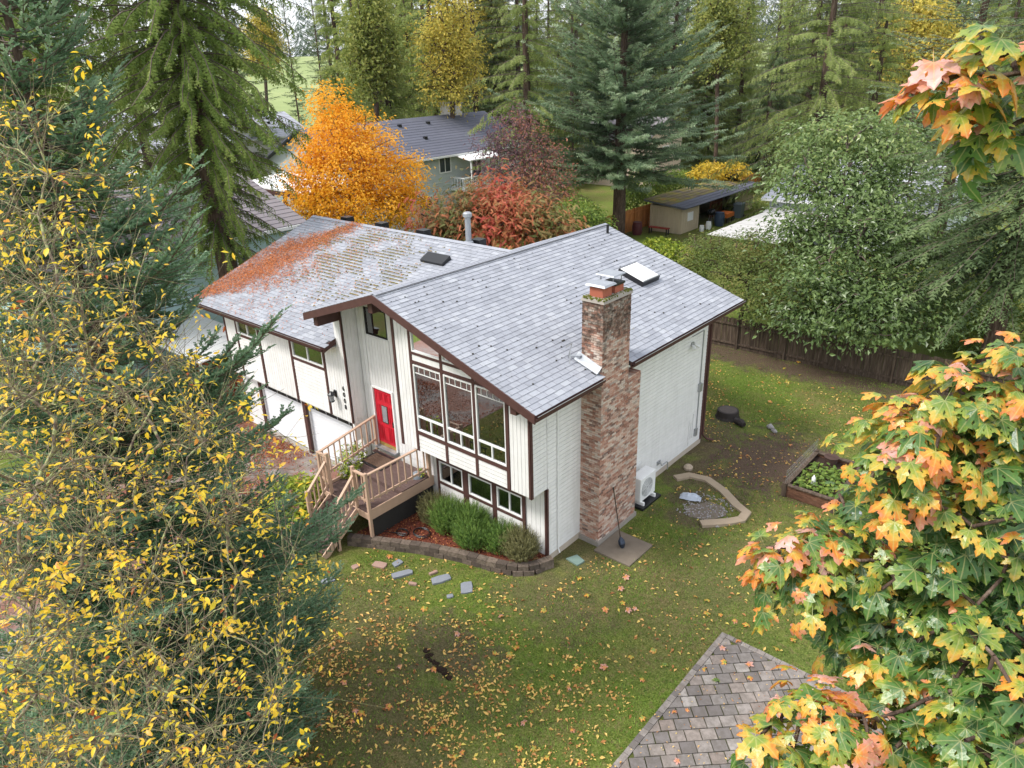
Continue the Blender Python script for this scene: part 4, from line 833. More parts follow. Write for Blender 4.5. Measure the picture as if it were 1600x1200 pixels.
# planter box, rotated to the lawn
pb = thing('planter_box', 'wooden raised planter box with strawberry plants and wire side', 'planter', (4.75, 9.75, 0))
px0, px1, py0, py1 = 3.95, 5.55, 8.35, 11.15
for k, (z0, z1) in enumerate(((0, .2), (.205, .41))):
    B(px0, px1, py0, py0 + .05, z0, z1).build('plank', M['planterwood'], pb); B(px0, px1, py1 - .05, py1, z0, z1).build('plank', M['planterwood'], pb)
    B(px0, px0 + .05, py0 + .05, py1 - .05, z0, z1).build('plank', M['oldwood'], pb); B(px1 - .05, px1, py0 + .05, py1 - .05, z0, z1).build('plank', M['oldwood'], pb)
for (x, y) in ((px0, py0), (px1, py0), (px0, py1), (px1, py1)): B(x - .07, x + .07, y - .07, y + .07, 0, .5).build('corner_post', M['oldwood'], pb)
for a in ((px0 - .06, px0 + .1, py0, py1), (px1 - .1, px1 + .06, py0, py1)): B(*a, .42, .46).build('cap_board', M['oldwood'], pb)
for a in ((px0 + .1, px1 - .1, py0 - .06, py0 + .1), (px0 + .1, px1 - .1, py1 - .1, py1 + .06)): B(*a, .421, .461).build('cap_board', M['oldwood'], pb)
B(px0 + .05, px1 - .05, py0 + .05, py1 - .05, 0, .3).build('soil', simple('soil', S2L(60, 48, 42), 1, .3, 20, .1, 0, 50, .8), pb)
m = MB()
for k in range(19): y = py0 + k * .155; m.tube([(px0, y, .46), (px0, y + .02, .95)], .004, 3, False)
for z in (.58, .72, .86, .95): m.tube([(px0, py0, z), (px0, py1, z)], .004, 3, False)
m.build('wire_mesh', M['alu'], pb)
fp = thing('flower_pot', 'dark round pot standing in the planter box corner', 'pot', (4.55, 10.8, .3)); MB().lathe((4.6, 10.75, .3), [(.17, 0), (.23, .3), (.25, .34), (.22, .34), (.2, .28)], 14).build('pot_body', simple('dark_terracotta', S2L(74, 56, 50), .8), fp)
gn = thing('garden_gnome', 'small white garden figurine among planter strawberries', 'figurine', (4.6, 9.2, .3)); MB().lathe((4.6, 9.1, .3), [(.07, 0), (.09, .08), (.06, .2), (.07, .26), (.03, .33), (.004, .38)], 9).build('figurine_body', M['trimwhite'], gn, smooth=True)
sp = thing('sprinkler', 'small grey solar lamp standing in grass by the planter', 'garden lamp', (6.3, 8.3, 0)); MB().tube([(6.3, 8.3, 0), (6.3, 8.3, .25)], .02, 6).build('stake', M['black'], sp); MB().lathe((6.3, 8.3, .24), [(.05, 0), (.12, .04), (.11, .1), (.02, .15)], 10).build('lamp_head', M['galv'], sp)
# garden hose on the mulch
def torus_pts(c, r, turns, dz=.0, n=16, j=.0): return [(c[0] + math.cos(t) * r * (1 + .1 * math.sin(t * .37)), c[1] + math.sin(t) * r * .8, c[2] + dz * t + R_.uniform(-j, j)) for t in np.linspace(0, 2 * math.pi * turns, int(n * turns))]
ho = MB().tube(torus_pts((-3.7, -.9, .225), .28, 3, .004), .014, 5).tube(torus_pts((-4.2, -1.25, .225), .2, 2, .004) + [(-4.8, -1.6, .22), (-5.0, -1.2, .22)], .014, 5); tag(set_origin(ho.build('garden_hose', M['black']), (-3.9, -1, .2)), 'coiled black garden hose lying on the red mulch', 'hose')
# ---------------------------------------------------------------- fences
def fence(name, label, a, b, h, mat, zf=lambda x, y: 0, bw=.145, post_every=2.4, rails_front=True, cap=False, cat='fence', lean=.01):
    a = np.array(a, float); b = np.array(b, float); L = np.linalg.norm(b - a); d = (b - a) / L; nrm = np.array([d[1], -d[0]]); th = thing(name, label, cat, (*((a + b) / 2), float(zf(*((a + b) / 2)))))
    n = int(L / bw)
    for i in range(n):
        p = a + d * (i + .5) * L / n; z = float(zf(*p)); hh = h + R_.uniform(-.03, .03); w_ = (L / n) / 2 - R_.uniform(.003, .009); t = R_.uniform(-lean, lean)
        q0, q1 = p - d * w_, p + d * w_; o = -nrm * (.012 + R_.uniform(0, .006)); o2 = nrm * .012; tl = d * t
        MB().hexa([(*(q0 + o2), z), (*(q1 + o2), z), (*(q1 + o), z), (*(q0 + o), z), (*(q0 + o2 + tl), z + hh), (*(q1 + o2 + tl), z + hh), (*(q1 + o + tl), z + hh), (*(q0 + o + tl), z + hh)]).build('fence_board', mat, th)
    k = int(L / post_every) + 1; s = nrm * (.07 if rails_front else -.07)
    for i in range(k):
        p = a + d * min(L, i * post_every) + s * 1.2; z = float(zf(*p)); B(p[0] - .05, p[0] + .05, p[1] - .05, p[1] + .05, z - .1, z + h + .04).build('fence_post', mat, th)
    for zz in (.25, h - .3):
        p, q = a + s * .75, b + s * .75; MB().beam((*p, float(zf(*a)) + zz), (*q, float(zf(*b)) + zz), .04, .09).build('fence_rail', mat, th)
    if cap: MB().beam((*a, float(zf(*a)) + h + .05), (*b, float(zf(*b)) + h + .05), .14, .04).build('cap_rail', mat, th)
    return th
fence('board_fence', 'weathered grey board fence along the back of the lawn', (-8, 19.9), (9.5, 20.3), 1.55, M['oldwood'])
fence('board_fence', 'red cedar fence joining the garage corner, partly behind branches', (-20.5, .9), (-16.06, .9), 1.75, M['cedar'], cap=True, zf=lambda x, y: -.26)
fence('gate_fence', 'red cedar fence panel running forward beside the driveway', (-17.3, -1.6), (-17.3, .8), 1.6, M['cedar'], cap=True, zf=lambda x, y: -.26)
# blue bin behind the fir branches
def bin_(name, label, x, y, z, c, s=1., cat='bin'):
    t = thing(name, label, cat, (x, y, z)); MB().hexa([(x - .22 * s, y - .25 * s, z), (x + .22 * s, y - .25 * s, z), (x + .22 * s, y + .25 * s, z), (x - .22 * s, y + .25 * s, z), (x - .28 * s, y - .32 * s, z + .9 * s), (x + .28 * s, y - .32 * s, z + .9 * s), (x + .28 * s, y + .32 * s, z + .9 * s), (x - .28 * s, y + .32 * s, z + .9 * s)]).build('bin_body', c, t)
    MB().hexa([(x - .3 * s, y - .36 * s, z + .9 * s), (x + .3 * s, y - .36 * s, z + .9 * s), (x + .3 * s, y + .34 * s, z + .9 * s), (x - .3 * s, y + .34 * s, z + .9 * s), (x - .26 * s, y - .3 * s, z + .97 * s), (x + .26 * s, y - .3 * s, z + .97 * s), (x + .26 * s, y + .3 * s, z + .97 * s), (x - .26 * s, y + .3 * s, z + .97 * s)]).build('lid', c, t)
    for sx_ in (-1, 1): MB().tube([(x + sx_ * .24 * s, y + .3 * s, z + .1 * s), (x + sx_ * .28 * s, y + .3 * s, z + .1 * s)], .1 * s, 10).build('wheel', M['black'], t)
bin_('recycling_bin', 'blue wheeled bin by the red cedar fence', -18.0, -1.4, -.26, simple('blue_plastic', S2L(34, 70, 160), .5))
# ================================================================ VEGETATION
def norm(v): return v / np.maximum(np.linalg.norm(v, axis=-1, keepdims=True), 1e-9)
def frames(d, up):
    """rotation matrices whose columns are x=d, y=side, z=normal"""
    x = norm(d); y = norm(np.cross(up, x)); z = np.cross(x, y); return np.stack([x, y, z], -1)
def scatter(tv, tf, P, Rm, S):
    V = np.einsum('nij,kj->nki', Rm, tv) * S[:, None, None] + P[:, None, :]
    F = tf[None] + (np.arange(len(P)) * len(tv))[:, None, None]; return V.reshape(-1, 3), F.reshape(-1, tf.shape[1])
def frustums(A, Bp, ra, rb, n=5):
    d = norm(Bp - A); up = np.where(np.abs(d[:, 2:3]) < .9, np.array([[0, 0, 1.]]), np.array([[1., 0, 0]])); u = norm(np.cross(up, d)); w = np.cross(d, u)
    t = np.arange(n) * 2 * np.pi / n; ring = u[:, None] * np.cos(t)[None, :, None] + w[:, None] * np.sin(t)[None, :, None]
    V = np.concatenate([A[:, None] + ring * ra[:, None, None], Bp[:, None] + ring * rb[:, None, None]], 1)
    k = np.arange(n); F = np.stack([k, (k + 1) % n, (k + 1) % n + n, k + n], -1); F = F[None] + (np.arange(len(A)) * 2 * n)[:, None, None]
    return V.reshape(-1, 3), F.reshape(-1, 4)
def grow(root, targets, rt=.006, power=2.4, jit=.12, sub=3, bias=.25, seed=1, rmax=None):
    """limbs that reach every target from the trunk nodes; returns frustum arrays"""
    rg = np.random.default_rng(seed); pos = [np.array(p, float) for p in root]; par = [-1] + list(range(len(root) - 1)); path = [0.]
    for i in range(1, len(pos)): path.append(path[-1] + np.linalg.norm(pos[i] - pos[i - 1]))
    cap = len(pos) + len(targets) * sub + 5; Pa = np.zeros((cap, 3)); Pl = np.zeros(cap); Pa[:len(pos)] = pos; Pl[:len(pos)] = path; n = len(pos); skip = 0
    order = np.argsort(np.linalg.norm(targets - pos[-1], axis=1) + .3 * rg.random(len(targets)))
    for ti in order:
        t = targets[ti]; D = np.linalg.norm(Pa[:n] - t, axis=1); k = int(np.argmin(D + bias * Pl[:n] + (Pa[:n, 2] > t[2] + .3 * D) * .5 * D)); p = k; L = D[k]; a = Pa[k].copy()
        for j in range(1, sub + 1):
            f = j / sub; q = a + (t - a) * f
            if j < sub: q = q + rg.normal(0, jit * L / sub, 3) + np.array([0, 0, .06 * L * math.sin(f * math.pi)])
            Pa[n] = q; Pl[n] = Pl[p] + L / sub; par.append(p); p = n; n += 1
    r = np.zeros(n); acc = np.zeros(n)
    for i in range(n - 1, -1, -1):
        r[i] = max(rt, acc[i] ** (1 / power)) if acc[i] > 0 else rt
        if par[i] >= 0: acc[par[i]] += r[i] ** power
    if rmax: r *= np.minimum(1, rmax / r.max()) if r.max() > rmax else rmax / r.max(); r = np.maximum(r, rt)
    par = np.array(par); c = np.arange(n)[par >= 0]; q = par[par >= 0]
    return Pa[q], Pa[c], np.minimum(r[q], r[c] * 1.5), r[c]
# ---- leaf templates
def T_leaf(fold=.12): return np.array([(0, 0, 0), (.5, .24, fold), (1, 0, -.06), (.5, -.24, fold)]), np.array([(0, 1, 2), (0, 2, 3)])
def T_oval(): 
    v = [(0, 0, 0), (.28, .2, .05), (.62, .21, .03), (1, 0, -.14), (.62, -.21, .03), (.28, -.2, .05), (.33, 0, -.0), (.68, 0, -.03)]
    return np.array(v, float), np.array([(0, 6, 1), (1, 6, 7), (1, 7, 2), (2, 7, 3), (0, 5, 6), (5, 7, 6), (5, 4, 7), (4, 3, 7)])
def T_spray(n=4, w=.3, droop=.1):
    """flat frond: a midrib with paired leaflets"""
    v = []; f = []
    for k in range(n):
        x = .08 + .8 * k / n; L = w * (1 - .5 * k / n)
        for s in (1, -1):
            b = len(v); v += [(x, 0, -droop * x * x), (x + .17, 0, -droop * (x + .17) ** 2), (x + .24, s * L, -droop * (x + .2) ** 2 - .05)]; f.append((b, b + 1, b + 2) if s > 0 else (b, b + 2, b + 1))
    b = len(v); v += [(0, .03, 0), (0, -.03, 0), (1, 0, -droop)]; f.append((b, b + 1, b + 2)); return np.array(v), np.array(f)
def T_tuft(n=12, L=.3, seed=3):
    rg = np.random.default_rng(seed); v = []; f = []
    for k in range(n):
        x = k / n * .95; a = k * 2.4; r = L * rg.uniform(.8, 1.15) * (1 - .45 * k / n); rad = np.array([0, math.cos(a), abs(math.sin(a)) * .9 - .1]); d = np.array([.62, 0, 0]) * r + rad * r * .85; s_ = np.array([.15, 0, 0]); b = len(v)
        v += [(x, 0, 0), np.array([x, 0, 0]) + s_ + rad * .02, np.array([x, 0, 0]) + d, np.array([x, 0, 0]) + d * .5 - s_ * .8 + rad * .03]; f += [(b, b + 1, b + 2), (b, b + 2, b + 3)]
    b = len(v); v += [(0, .03, 0), (0, -.03, 0), (1.05, 0, .02)]; f.append((b, b + 1, b + 2)); return np.array(v, float), np.array(f)
def T_brush(n=26, L=.16, seed=3):
    rg = np.random.default_rng(seed); v = []; f = []
    for k in range(n):
        x = k / n * .96; a = rg.uniform(-.4, math.pi + .4) if k % 5 else rg.uniform(0, 6.28); r = L * rg.uniform(.75, 1.1); d = np.array([.55, math.cos(a) * .83, math.sin(a) * .83]) * r; s = np.array([-.3, -math.sin(a), math.cos(a)]) * .013
        b = len(v); v += [(x, 0, 0) + s, (x, 0, 0) - s, np.array([x, 0, 0]) + d]; f.append((b, b + 1, b + 2))
    b = len(v); v += [(0, .02, 0), (0, -.02, 0), (1.0, 0, 0)]; f.append((b, b + 1, b + 2)); return np.array(v, float), np.array(f)
def T_maple():
    """palmate five-lobed leaf; attributes: edge (0 middle .. 1 tips) and vein (1 on the veins)"""
    v = [(0, 0, 0)]; vein = [1.]; edge = [0.]; f = []
    lobes = [(0, 1.0, 1.), (.78, .93, .95), (-.78, .93, .95), (1.68, .6, .75), (-1.68, .6, .75)]
    def P(a, r, w, z=0): return (r * math.cos(a) - w * math.sin(a), r * math.sin(a) + w * math.cos(a), z - .22 * r * r)
    sin_idx = {}
    def sinus(a, r):
        key = round(a, 3)
        if key not in sin_idx: v.append(P(a, r, 0, .04)); vein.append(0.); edge.append(.35); sin_idx[key] = len(v) - 1
        return sin_idx[key]
    for a, L, wd in lobes:
        b = len(v); 
        for r in (.42, .68, 1.0): v.append(P(a, r * L, 0, -.02)); vein.append(1.); edge.append(r)
        m1, m2, tip = b, b + 1, b + 2
        for s in (1, -1):
            nb = [x for x in lobes if (x[0] - a) * s > .1]; nxt = min(nb, key=lambda x: abs(x[0] - a))[0] if nb else a + s * .95
            sn = sinus((a + nxt) / 2, .4 if abs(a) < 1 else .34)
            c = len(v)
            for r, w in ((.5, .15), (.64, .3), (.7, .17), (.83, .17), (.87, .07)): v.append(P(a, r * L, s * w * wd * L * 1.05, .02)); vein.append(0.); edge.append(.55 + .4 * r)
            tr = [(0, m1, sn), (m1, c, sn), (m1, m2, c), (m2, c + 1, c), (m2, c + 2, c + 1), (m2, tip, c + 2), (tip, c + 3, c + 2), (tip, c + 4, c + 3)]
            f += [t if s < 0 else t[::-1] for t in tr]
    v += [(-.02, .012, 0), (-.02, -.012, 0), (-.75, .0, .12)]; vein += [1.] * 3; edge += [0.] * 3; n = len(v); f.append((n - 3, n - 1, n - 2))
    return np.array(v, float), np.array(f), np.array(vein), np.array(edge)
# ---- materials
def leaf_mat(name, stops, tr=.35, rough=.55, clump=None, spec=.3):
    a = N(name); t = a.attr()
    if clump: t = a.math('ADD', a.math('MULTIPLY', t, 1 - clump), a.math('MULTIPLY', a.ramp(a.noise(.55, 3, .6), [(.3, 0.), (.7, 1.)]), clump))
    c = a.ramp(t, [(p, S2L(*q)) for p, q in stops]); return a.leafy(c, tr, rough, spec)
V_ = {}
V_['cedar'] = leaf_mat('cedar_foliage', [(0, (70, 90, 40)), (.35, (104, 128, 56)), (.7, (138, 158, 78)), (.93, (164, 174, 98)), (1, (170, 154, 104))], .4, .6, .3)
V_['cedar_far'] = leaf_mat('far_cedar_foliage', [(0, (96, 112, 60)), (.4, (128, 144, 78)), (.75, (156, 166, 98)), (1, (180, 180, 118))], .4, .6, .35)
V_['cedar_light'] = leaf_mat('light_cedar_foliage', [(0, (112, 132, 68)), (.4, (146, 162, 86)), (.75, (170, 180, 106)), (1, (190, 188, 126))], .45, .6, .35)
V_['spruce'] = leaf_mat('spruce_foliage', [(0, (82, 104, 78)), (.4, (116, 140, 106)), (.75, (148, 168, 132)), (1, (180, 192, 158))], .4, .6, .25)
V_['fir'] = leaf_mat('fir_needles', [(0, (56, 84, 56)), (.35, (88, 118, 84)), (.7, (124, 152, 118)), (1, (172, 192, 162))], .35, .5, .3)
V_['dark'] = leaf_mat('dark_fir_foliage', [(0, (60, 78, 50)), (.5, (90, 110, 70)), (1, (128, 144, 94))], .35, .6, .3)
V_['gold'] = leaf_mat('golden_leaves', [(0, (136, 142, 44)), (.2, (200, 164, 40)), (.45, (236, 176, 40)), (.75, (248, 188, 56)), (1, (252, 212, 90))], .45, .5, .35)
V_['purple'] = leaf_mat('copper_leaves', [(0, (92, 72, 84)), (.4, (124, 94, 104)), (.65, (156, 108, 92)), (1, (200, 136, 96))], .3, .5, .3)
V_['sumac'] = leaf_mat('sumac_leaves', [(0, (112, 122, 62)), (.25, (156, 136, 84)), (.45, (200, 128, 84)), (.65, (208, 116, 84)), (.85, (208, 94, 82)), (1, (226, 122, 106))], .35, .5)
V_['cherry'] = leaf_mat('cherry_leaves', [(0, (76, 96, 54)), (.4, (108, 132, 76)), (.75, (136, 156, 96)), (1, (172, 182, 110))], .4, .34, .3, .6)
V_['dogwood'] = leaf_mat('dogwood_leaves', [(0, (72, 92, 46)), (.45, (104, 122, 60)), (.8, (136, 138, 76)), (1, (164, 132, 92))], .35, .5, .5)
V_['bush'] = leaf_mat('bush_leaves', [(0, (71, 92, 41)), (.5, (113, 139, 60)), (1, (171, 183, 85))], .35, .5, .3)
V_['yellowbush'] = leaf_mat('yellow_bush_leaves', [(0, (153, 146, 55)), (.5, (213, 185, 64)), (1, (250, 218, 97))], .4, .5, .3)
V_['aspen'] = leaf_mat('yellowing_leaves', [(0, (139, 141, 64)), (.5, (192, 178, 81)), (1, (238, 213, 106))], .4, .5, .35)
V_['rosemary'] = leaf_mat('rosemary_leaves', [(0, (64, 92, 40)), (.5, (102, 134, 58)), (1, (144, 168, 84))], .3, .6, .3)
V_['hydrangea'] = leaf_mat('hydrangea_leaves', [(0, (88, 108, 34)), (.5, (138, 158, 52)), (1, (186, 190, 78))], .35, .5)
V_['bark_far'] = simple('grey_bark', S2L(104, 92, 84), .95, .3, 5)
V_['twig'] = None
def tree_thing(name, label, cat, base, group=None): return thing(name, label, cat, tuple(map(float, base)), group)
def fol(name, V, F, mat, parent, tint, kind=None):
    return link(name, np_mesh(name, V - wloc(parent), F, mat, tint), parent, kind)
def wood(name, A, Bp, ra, rb, mat, parent, n=5, kind=None):
    V, F = frustums(A, Bp, ra, rb, n); return link(name, np_mesh(name, V - wloc(parent), F, mat, None, True), parent, kind)
def conifer(name, label, cat, base, H, R, z0, mat, kind='fir', whorls=30, per=7, tmpl=None, spl=.55, nspray=9, trunk_r=.3, seed=1, e0=.05, e1=-.35, curve=.1, rp=.9, group=None, lean=0., limbs=True, lenr=(.68, 1.15), elj=.08, flat=.5, shape=None, hang=.6, taper=.45, tips=0.):
    rg = np.random.default_rng(seed); base = np.array(base, float); T = tree_thing(name, label, cat, base, group)
    nb = whorls * per; zz = z0 + (H - z0) * (np.repeat(np.arange(whorls), per) + rg.uniform(-.4, .4, nb)) / whorls; zz = np.clip(zz, z0, H - .2); u = (zz - z0) / (H - z0)
    az = rg.uniform(0, 2 * np.pi, nb) + np.tile(np.arange(per), whorls) * 2 * np.pi / per; prof = (1 - u ** rp) * .94 + .06 if shape is None else np.interp(u, *shape)
    L = R * prof * rg.uniform(*lenr, nb); el = e1 + (e0 - e1) * u + rg.normal(0, elj, nb)
    hd = np.stack([np.cos(az), np.sin(az), np.zeros(nb)], -1); m = 7; s = np.linspace(0, 1, m)
    cv = curve * rg.uniform(.6, 1.4, nb)
    pts = (base + np.array([0, 0, 1]) * zz[:, None])[:, None] + hd[:, None] * (L[:, None] * s * np.cos(el)[:, None])[..., None]
    pts[..., 2] += L[:, None] * (np.sin(el)[:, None] * s + cv[:, None] * s ** 2); pts[..., :2] += rg.normal(0, .02, (nb, m, 2)) * L[:, None, None] * s[None, :, None]
    # sprays
    ns = np.maximum(3, (nspray * L / R * 1.0 + 2)).astype(int); bi = np.repeat(np.arange(nb), ns * 2); side = np.tile([1, -1], ns.sum())
    f = np.concatenate([np.repeat((np.arange(k) + rg.uniform(.2, .8)) / k, 2) for k in ns]); f = .1 + .9 * f ** .8; f = np.clip(f + rg.normal(0, .02, len(f)), .05, 1)
    fi = f * (m - 1); i0 = np.minimum(fi.astype(int), m - 2); fr = (fi - i0)[:, None]; p = pts[bi, i0] * (1 - fr) + pts[bi, i0 + 1] * fr; tan = norm(pts[bi, i0 + 1] - pts[bi, i0])
    sd = norm(np.cross(tan, np.array([0, 0, 1.])))
    n_ = len(p)
    if kind == 'cedar':
        d = tan * (.35 + .5 * rg.random((n_, 1))) + sd * side[:, None] * rg.uniform(.15, .8, (n_, 1)) + np.array([0, 0, -1.]) * rg.uniform(.45, 1.4, (n_, 1)) * hang * 1.5
        up = norm(hd[bi] + np.array([0, 0, .35]) + rg.normal(0, .45, (n_, 3)))
    else:
        d = tan * rg.uniform(.6, 1.1, (n_, 1)) + sd * side[:, None] * rg.uniform(.5, .9, (n_, 1)) + np.array([0, 0, 1.]) * rg.uniform(-.3, .25, (n_, 1))
        up = norm(np.array([0, 0, 1.]) + rg.normal(0, flat * .5, (n_, 3)))
    ls = spl * rg.uniform(.6, 1.3, n_) * (1 - taper * f) * (.55 + .45 * L[bi] / R)
    tv, tf = tmpl if tmpl is not None else T_spray(); V, F = scatter(tv, tf, p, frames(norm(d), up), ls)
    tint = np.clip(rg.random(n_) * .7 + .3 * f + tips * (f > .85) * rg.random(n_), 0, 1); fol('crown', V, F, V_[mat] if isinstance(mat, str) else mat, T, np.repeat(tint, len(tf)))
    # trunk and limbs
    k = 12; tz = np.linspace(0, H, k); tp = base + np.stack([rg.normal(0, .03, k) + lean * tz, rg.normal(0, .03, k), tz], -1); tr = trunk_r * (1 - tz / H) ** .8 + .02
    wood('trunk', tp[:-1], tp[1:], tr[:-1], tr[1:], M['bark'], T, 9)
    if limbs:
        A = pts[:, :-1].reshape(-1, 3); Bq = pts[:, 1:].reshape(-1, 3); r = (.012 + .022 * L[:, None] / R * (1 - s[None])) * max(.6, trunk_r * 2.4); wood('branches', A, Bq, r[:, :-1].ravel(), r[:, 1:].ravel(), V_['bark_far'], T, 3)
    return T
def lobes_pts(lobes, n, seed, top=.25, shell=.35, t_only=False):
    """leaf points on uneven lobed shells; lobes: (centre, rx, ry, rz)"""
    rg = np.random.default_rng(seed); w = np.array([l[1] * l[2] + l[1] * l[3] + l[2] * l[3] for l in lobes]); k = rg.choice(len(lobes), n, p=w / w.sum())
    C_ = np.array([l[0] for l in lobes])[k]; Rr = np.array([l[1:4] for l in lobes])[k]; d = rg.normal(0, 1, (n, 3)); d[:, 2] += top; d = norm(d)
    # lumpy radius
    lump = 1 + .16 * np.sin(d[:, 0] * 5 + k * 2.1) * np.sin(d[:, 1] * 6 + k) + .12 * np.sin(d[:, 2] * 9 + d[:, 0] * 7 + k * .7)
    r = (1 - shell * rg.random(n) ** 1.6) * lump; P = C_ + d * Rr * r[:, None]; return P, d, k, r
def broadleaf(name, label, cat, base, lobes, n, leaf, mat, seed=1, trunk_r=.18, tmpl=None, droop=.5, limbs=140, shell=.45, tintf=None, group=None, trunk_top=None, bark='bark', clusters=0, updir=.6, twig_r=.008, spread=(1.5, 1.5, 1.5)):
    rg = np.random.default_rng(seed + 50); T = tree_thing(name, label, cat, base, group); base = np.array(base, float)
    if clusters:
        Cc, dc, kc, rc = lobes_pts(lobes, clusters, seed, shell=shell); q = rg.integers(0, clusters, n); P = Cc[q] + rg.normal(0, leaf, (n, 3)) * spread; d = dc[q]; k = kc[q]; r = rc[q]
    else: P, d, k, r = lobes_pts(lobes, n, seed, shell=shell); Cc = P
    nrm = norm(d * .6 + np.array([0, 0, updir]) + rg.normal(0, .5, (n, 3))); a = rg.normal(0, 1, (n, 3)) + d * .7 + np.array([0, 0, -droop]); a = norm(a - nrm * np.sum(a * nrm, 1, keepdims=True))
    tv, tf = tmpl if tmpl is not None else T_leaf(); V, F = scatter(tv, tf, P, frames(a, nrm), leaf * rg.uniform(.7, 1.25, n)); tint = rg.random(n)
    if tintf is not None: tint = np.clip(tintf(P, tint, rg), 0, 1)
    fol('crown', V, F, V_[mat] if isinstance(mat, str) else mat, T, np.repeat(tint, len(tf)))
    cen = np.mean([l[0] for l in lobes], 0); top = cen if trunk_top is None else np.array(trunk_top); root = [base + (top - base) * f + np.array([math.sin(f * 5 + seed) * .1, math.cos(f * 4 + seed) * .1, 0]) * (0 < f) for f in np.linspace(0, 1, 7)]
    tg = Cc[rg.choice(len(Cc), min(limbs, len(Cc)), replace=False)]; A, Bp, ra, rb = grow(root, tg, twig_r, seed=seed, rmax=trunk_r); wood('trunk', A, Bp, ra, rb, M[bark] if bark in M else V_[bark], T, 5)
    return T
def L_(px, py, t, rx, ry=None, rz=None):
    s = t / FPX; ry = ry or rx; c = at(px, py, t); return (c, rx * s, (rz or rx) * s, ry * s)
def ground_at(px, py, t):
    c = at(px, py, t); return (c[0], c[1], float(gh(c[0], c[1])))

# ---- red cedar beside the garage wing
SPR3 = T_spray(3, .26, .25); SPR9 = T_spray(6, .2, .25); SPR5 = T_spray(4, .27, .12)
conifer('cedar_tree', 'huge western cedar with drooping sprays and thick trunk beside garage roof', 'tree', (-21.5, 3.6, -.26), 31, 4.8, 6.4, 'cedar', 'cedar', 44, 17, SPR3, .5, 42, .5, seed=3, shape=([0, .1, .25, .4, .7, 1], [.5, .65, .9, 1, .8, .1]), e0=.5, e1=-.15, curve=-.42, rp=2.2, hang=.75, taper=.2, lenr=(.4, 1.18))
conifer('cedar_tree', 'second cedar with olive drooping boughs, behind the huge cedar', 'tree', (-25.5, -2.2, -.26), 30, 5.6, 1.0, 'cedar', 'cedar', 42, 14, SPR3, .55, 36, .5, seed=4, shape=([0, .15, .4, .7, 1], [.9, 1, 1, .7, .1]), e0=.5, e1=-.1, curve=-.4, rp=2.0, hang=.75, taper=.2, lenr=(.4, 1.18))
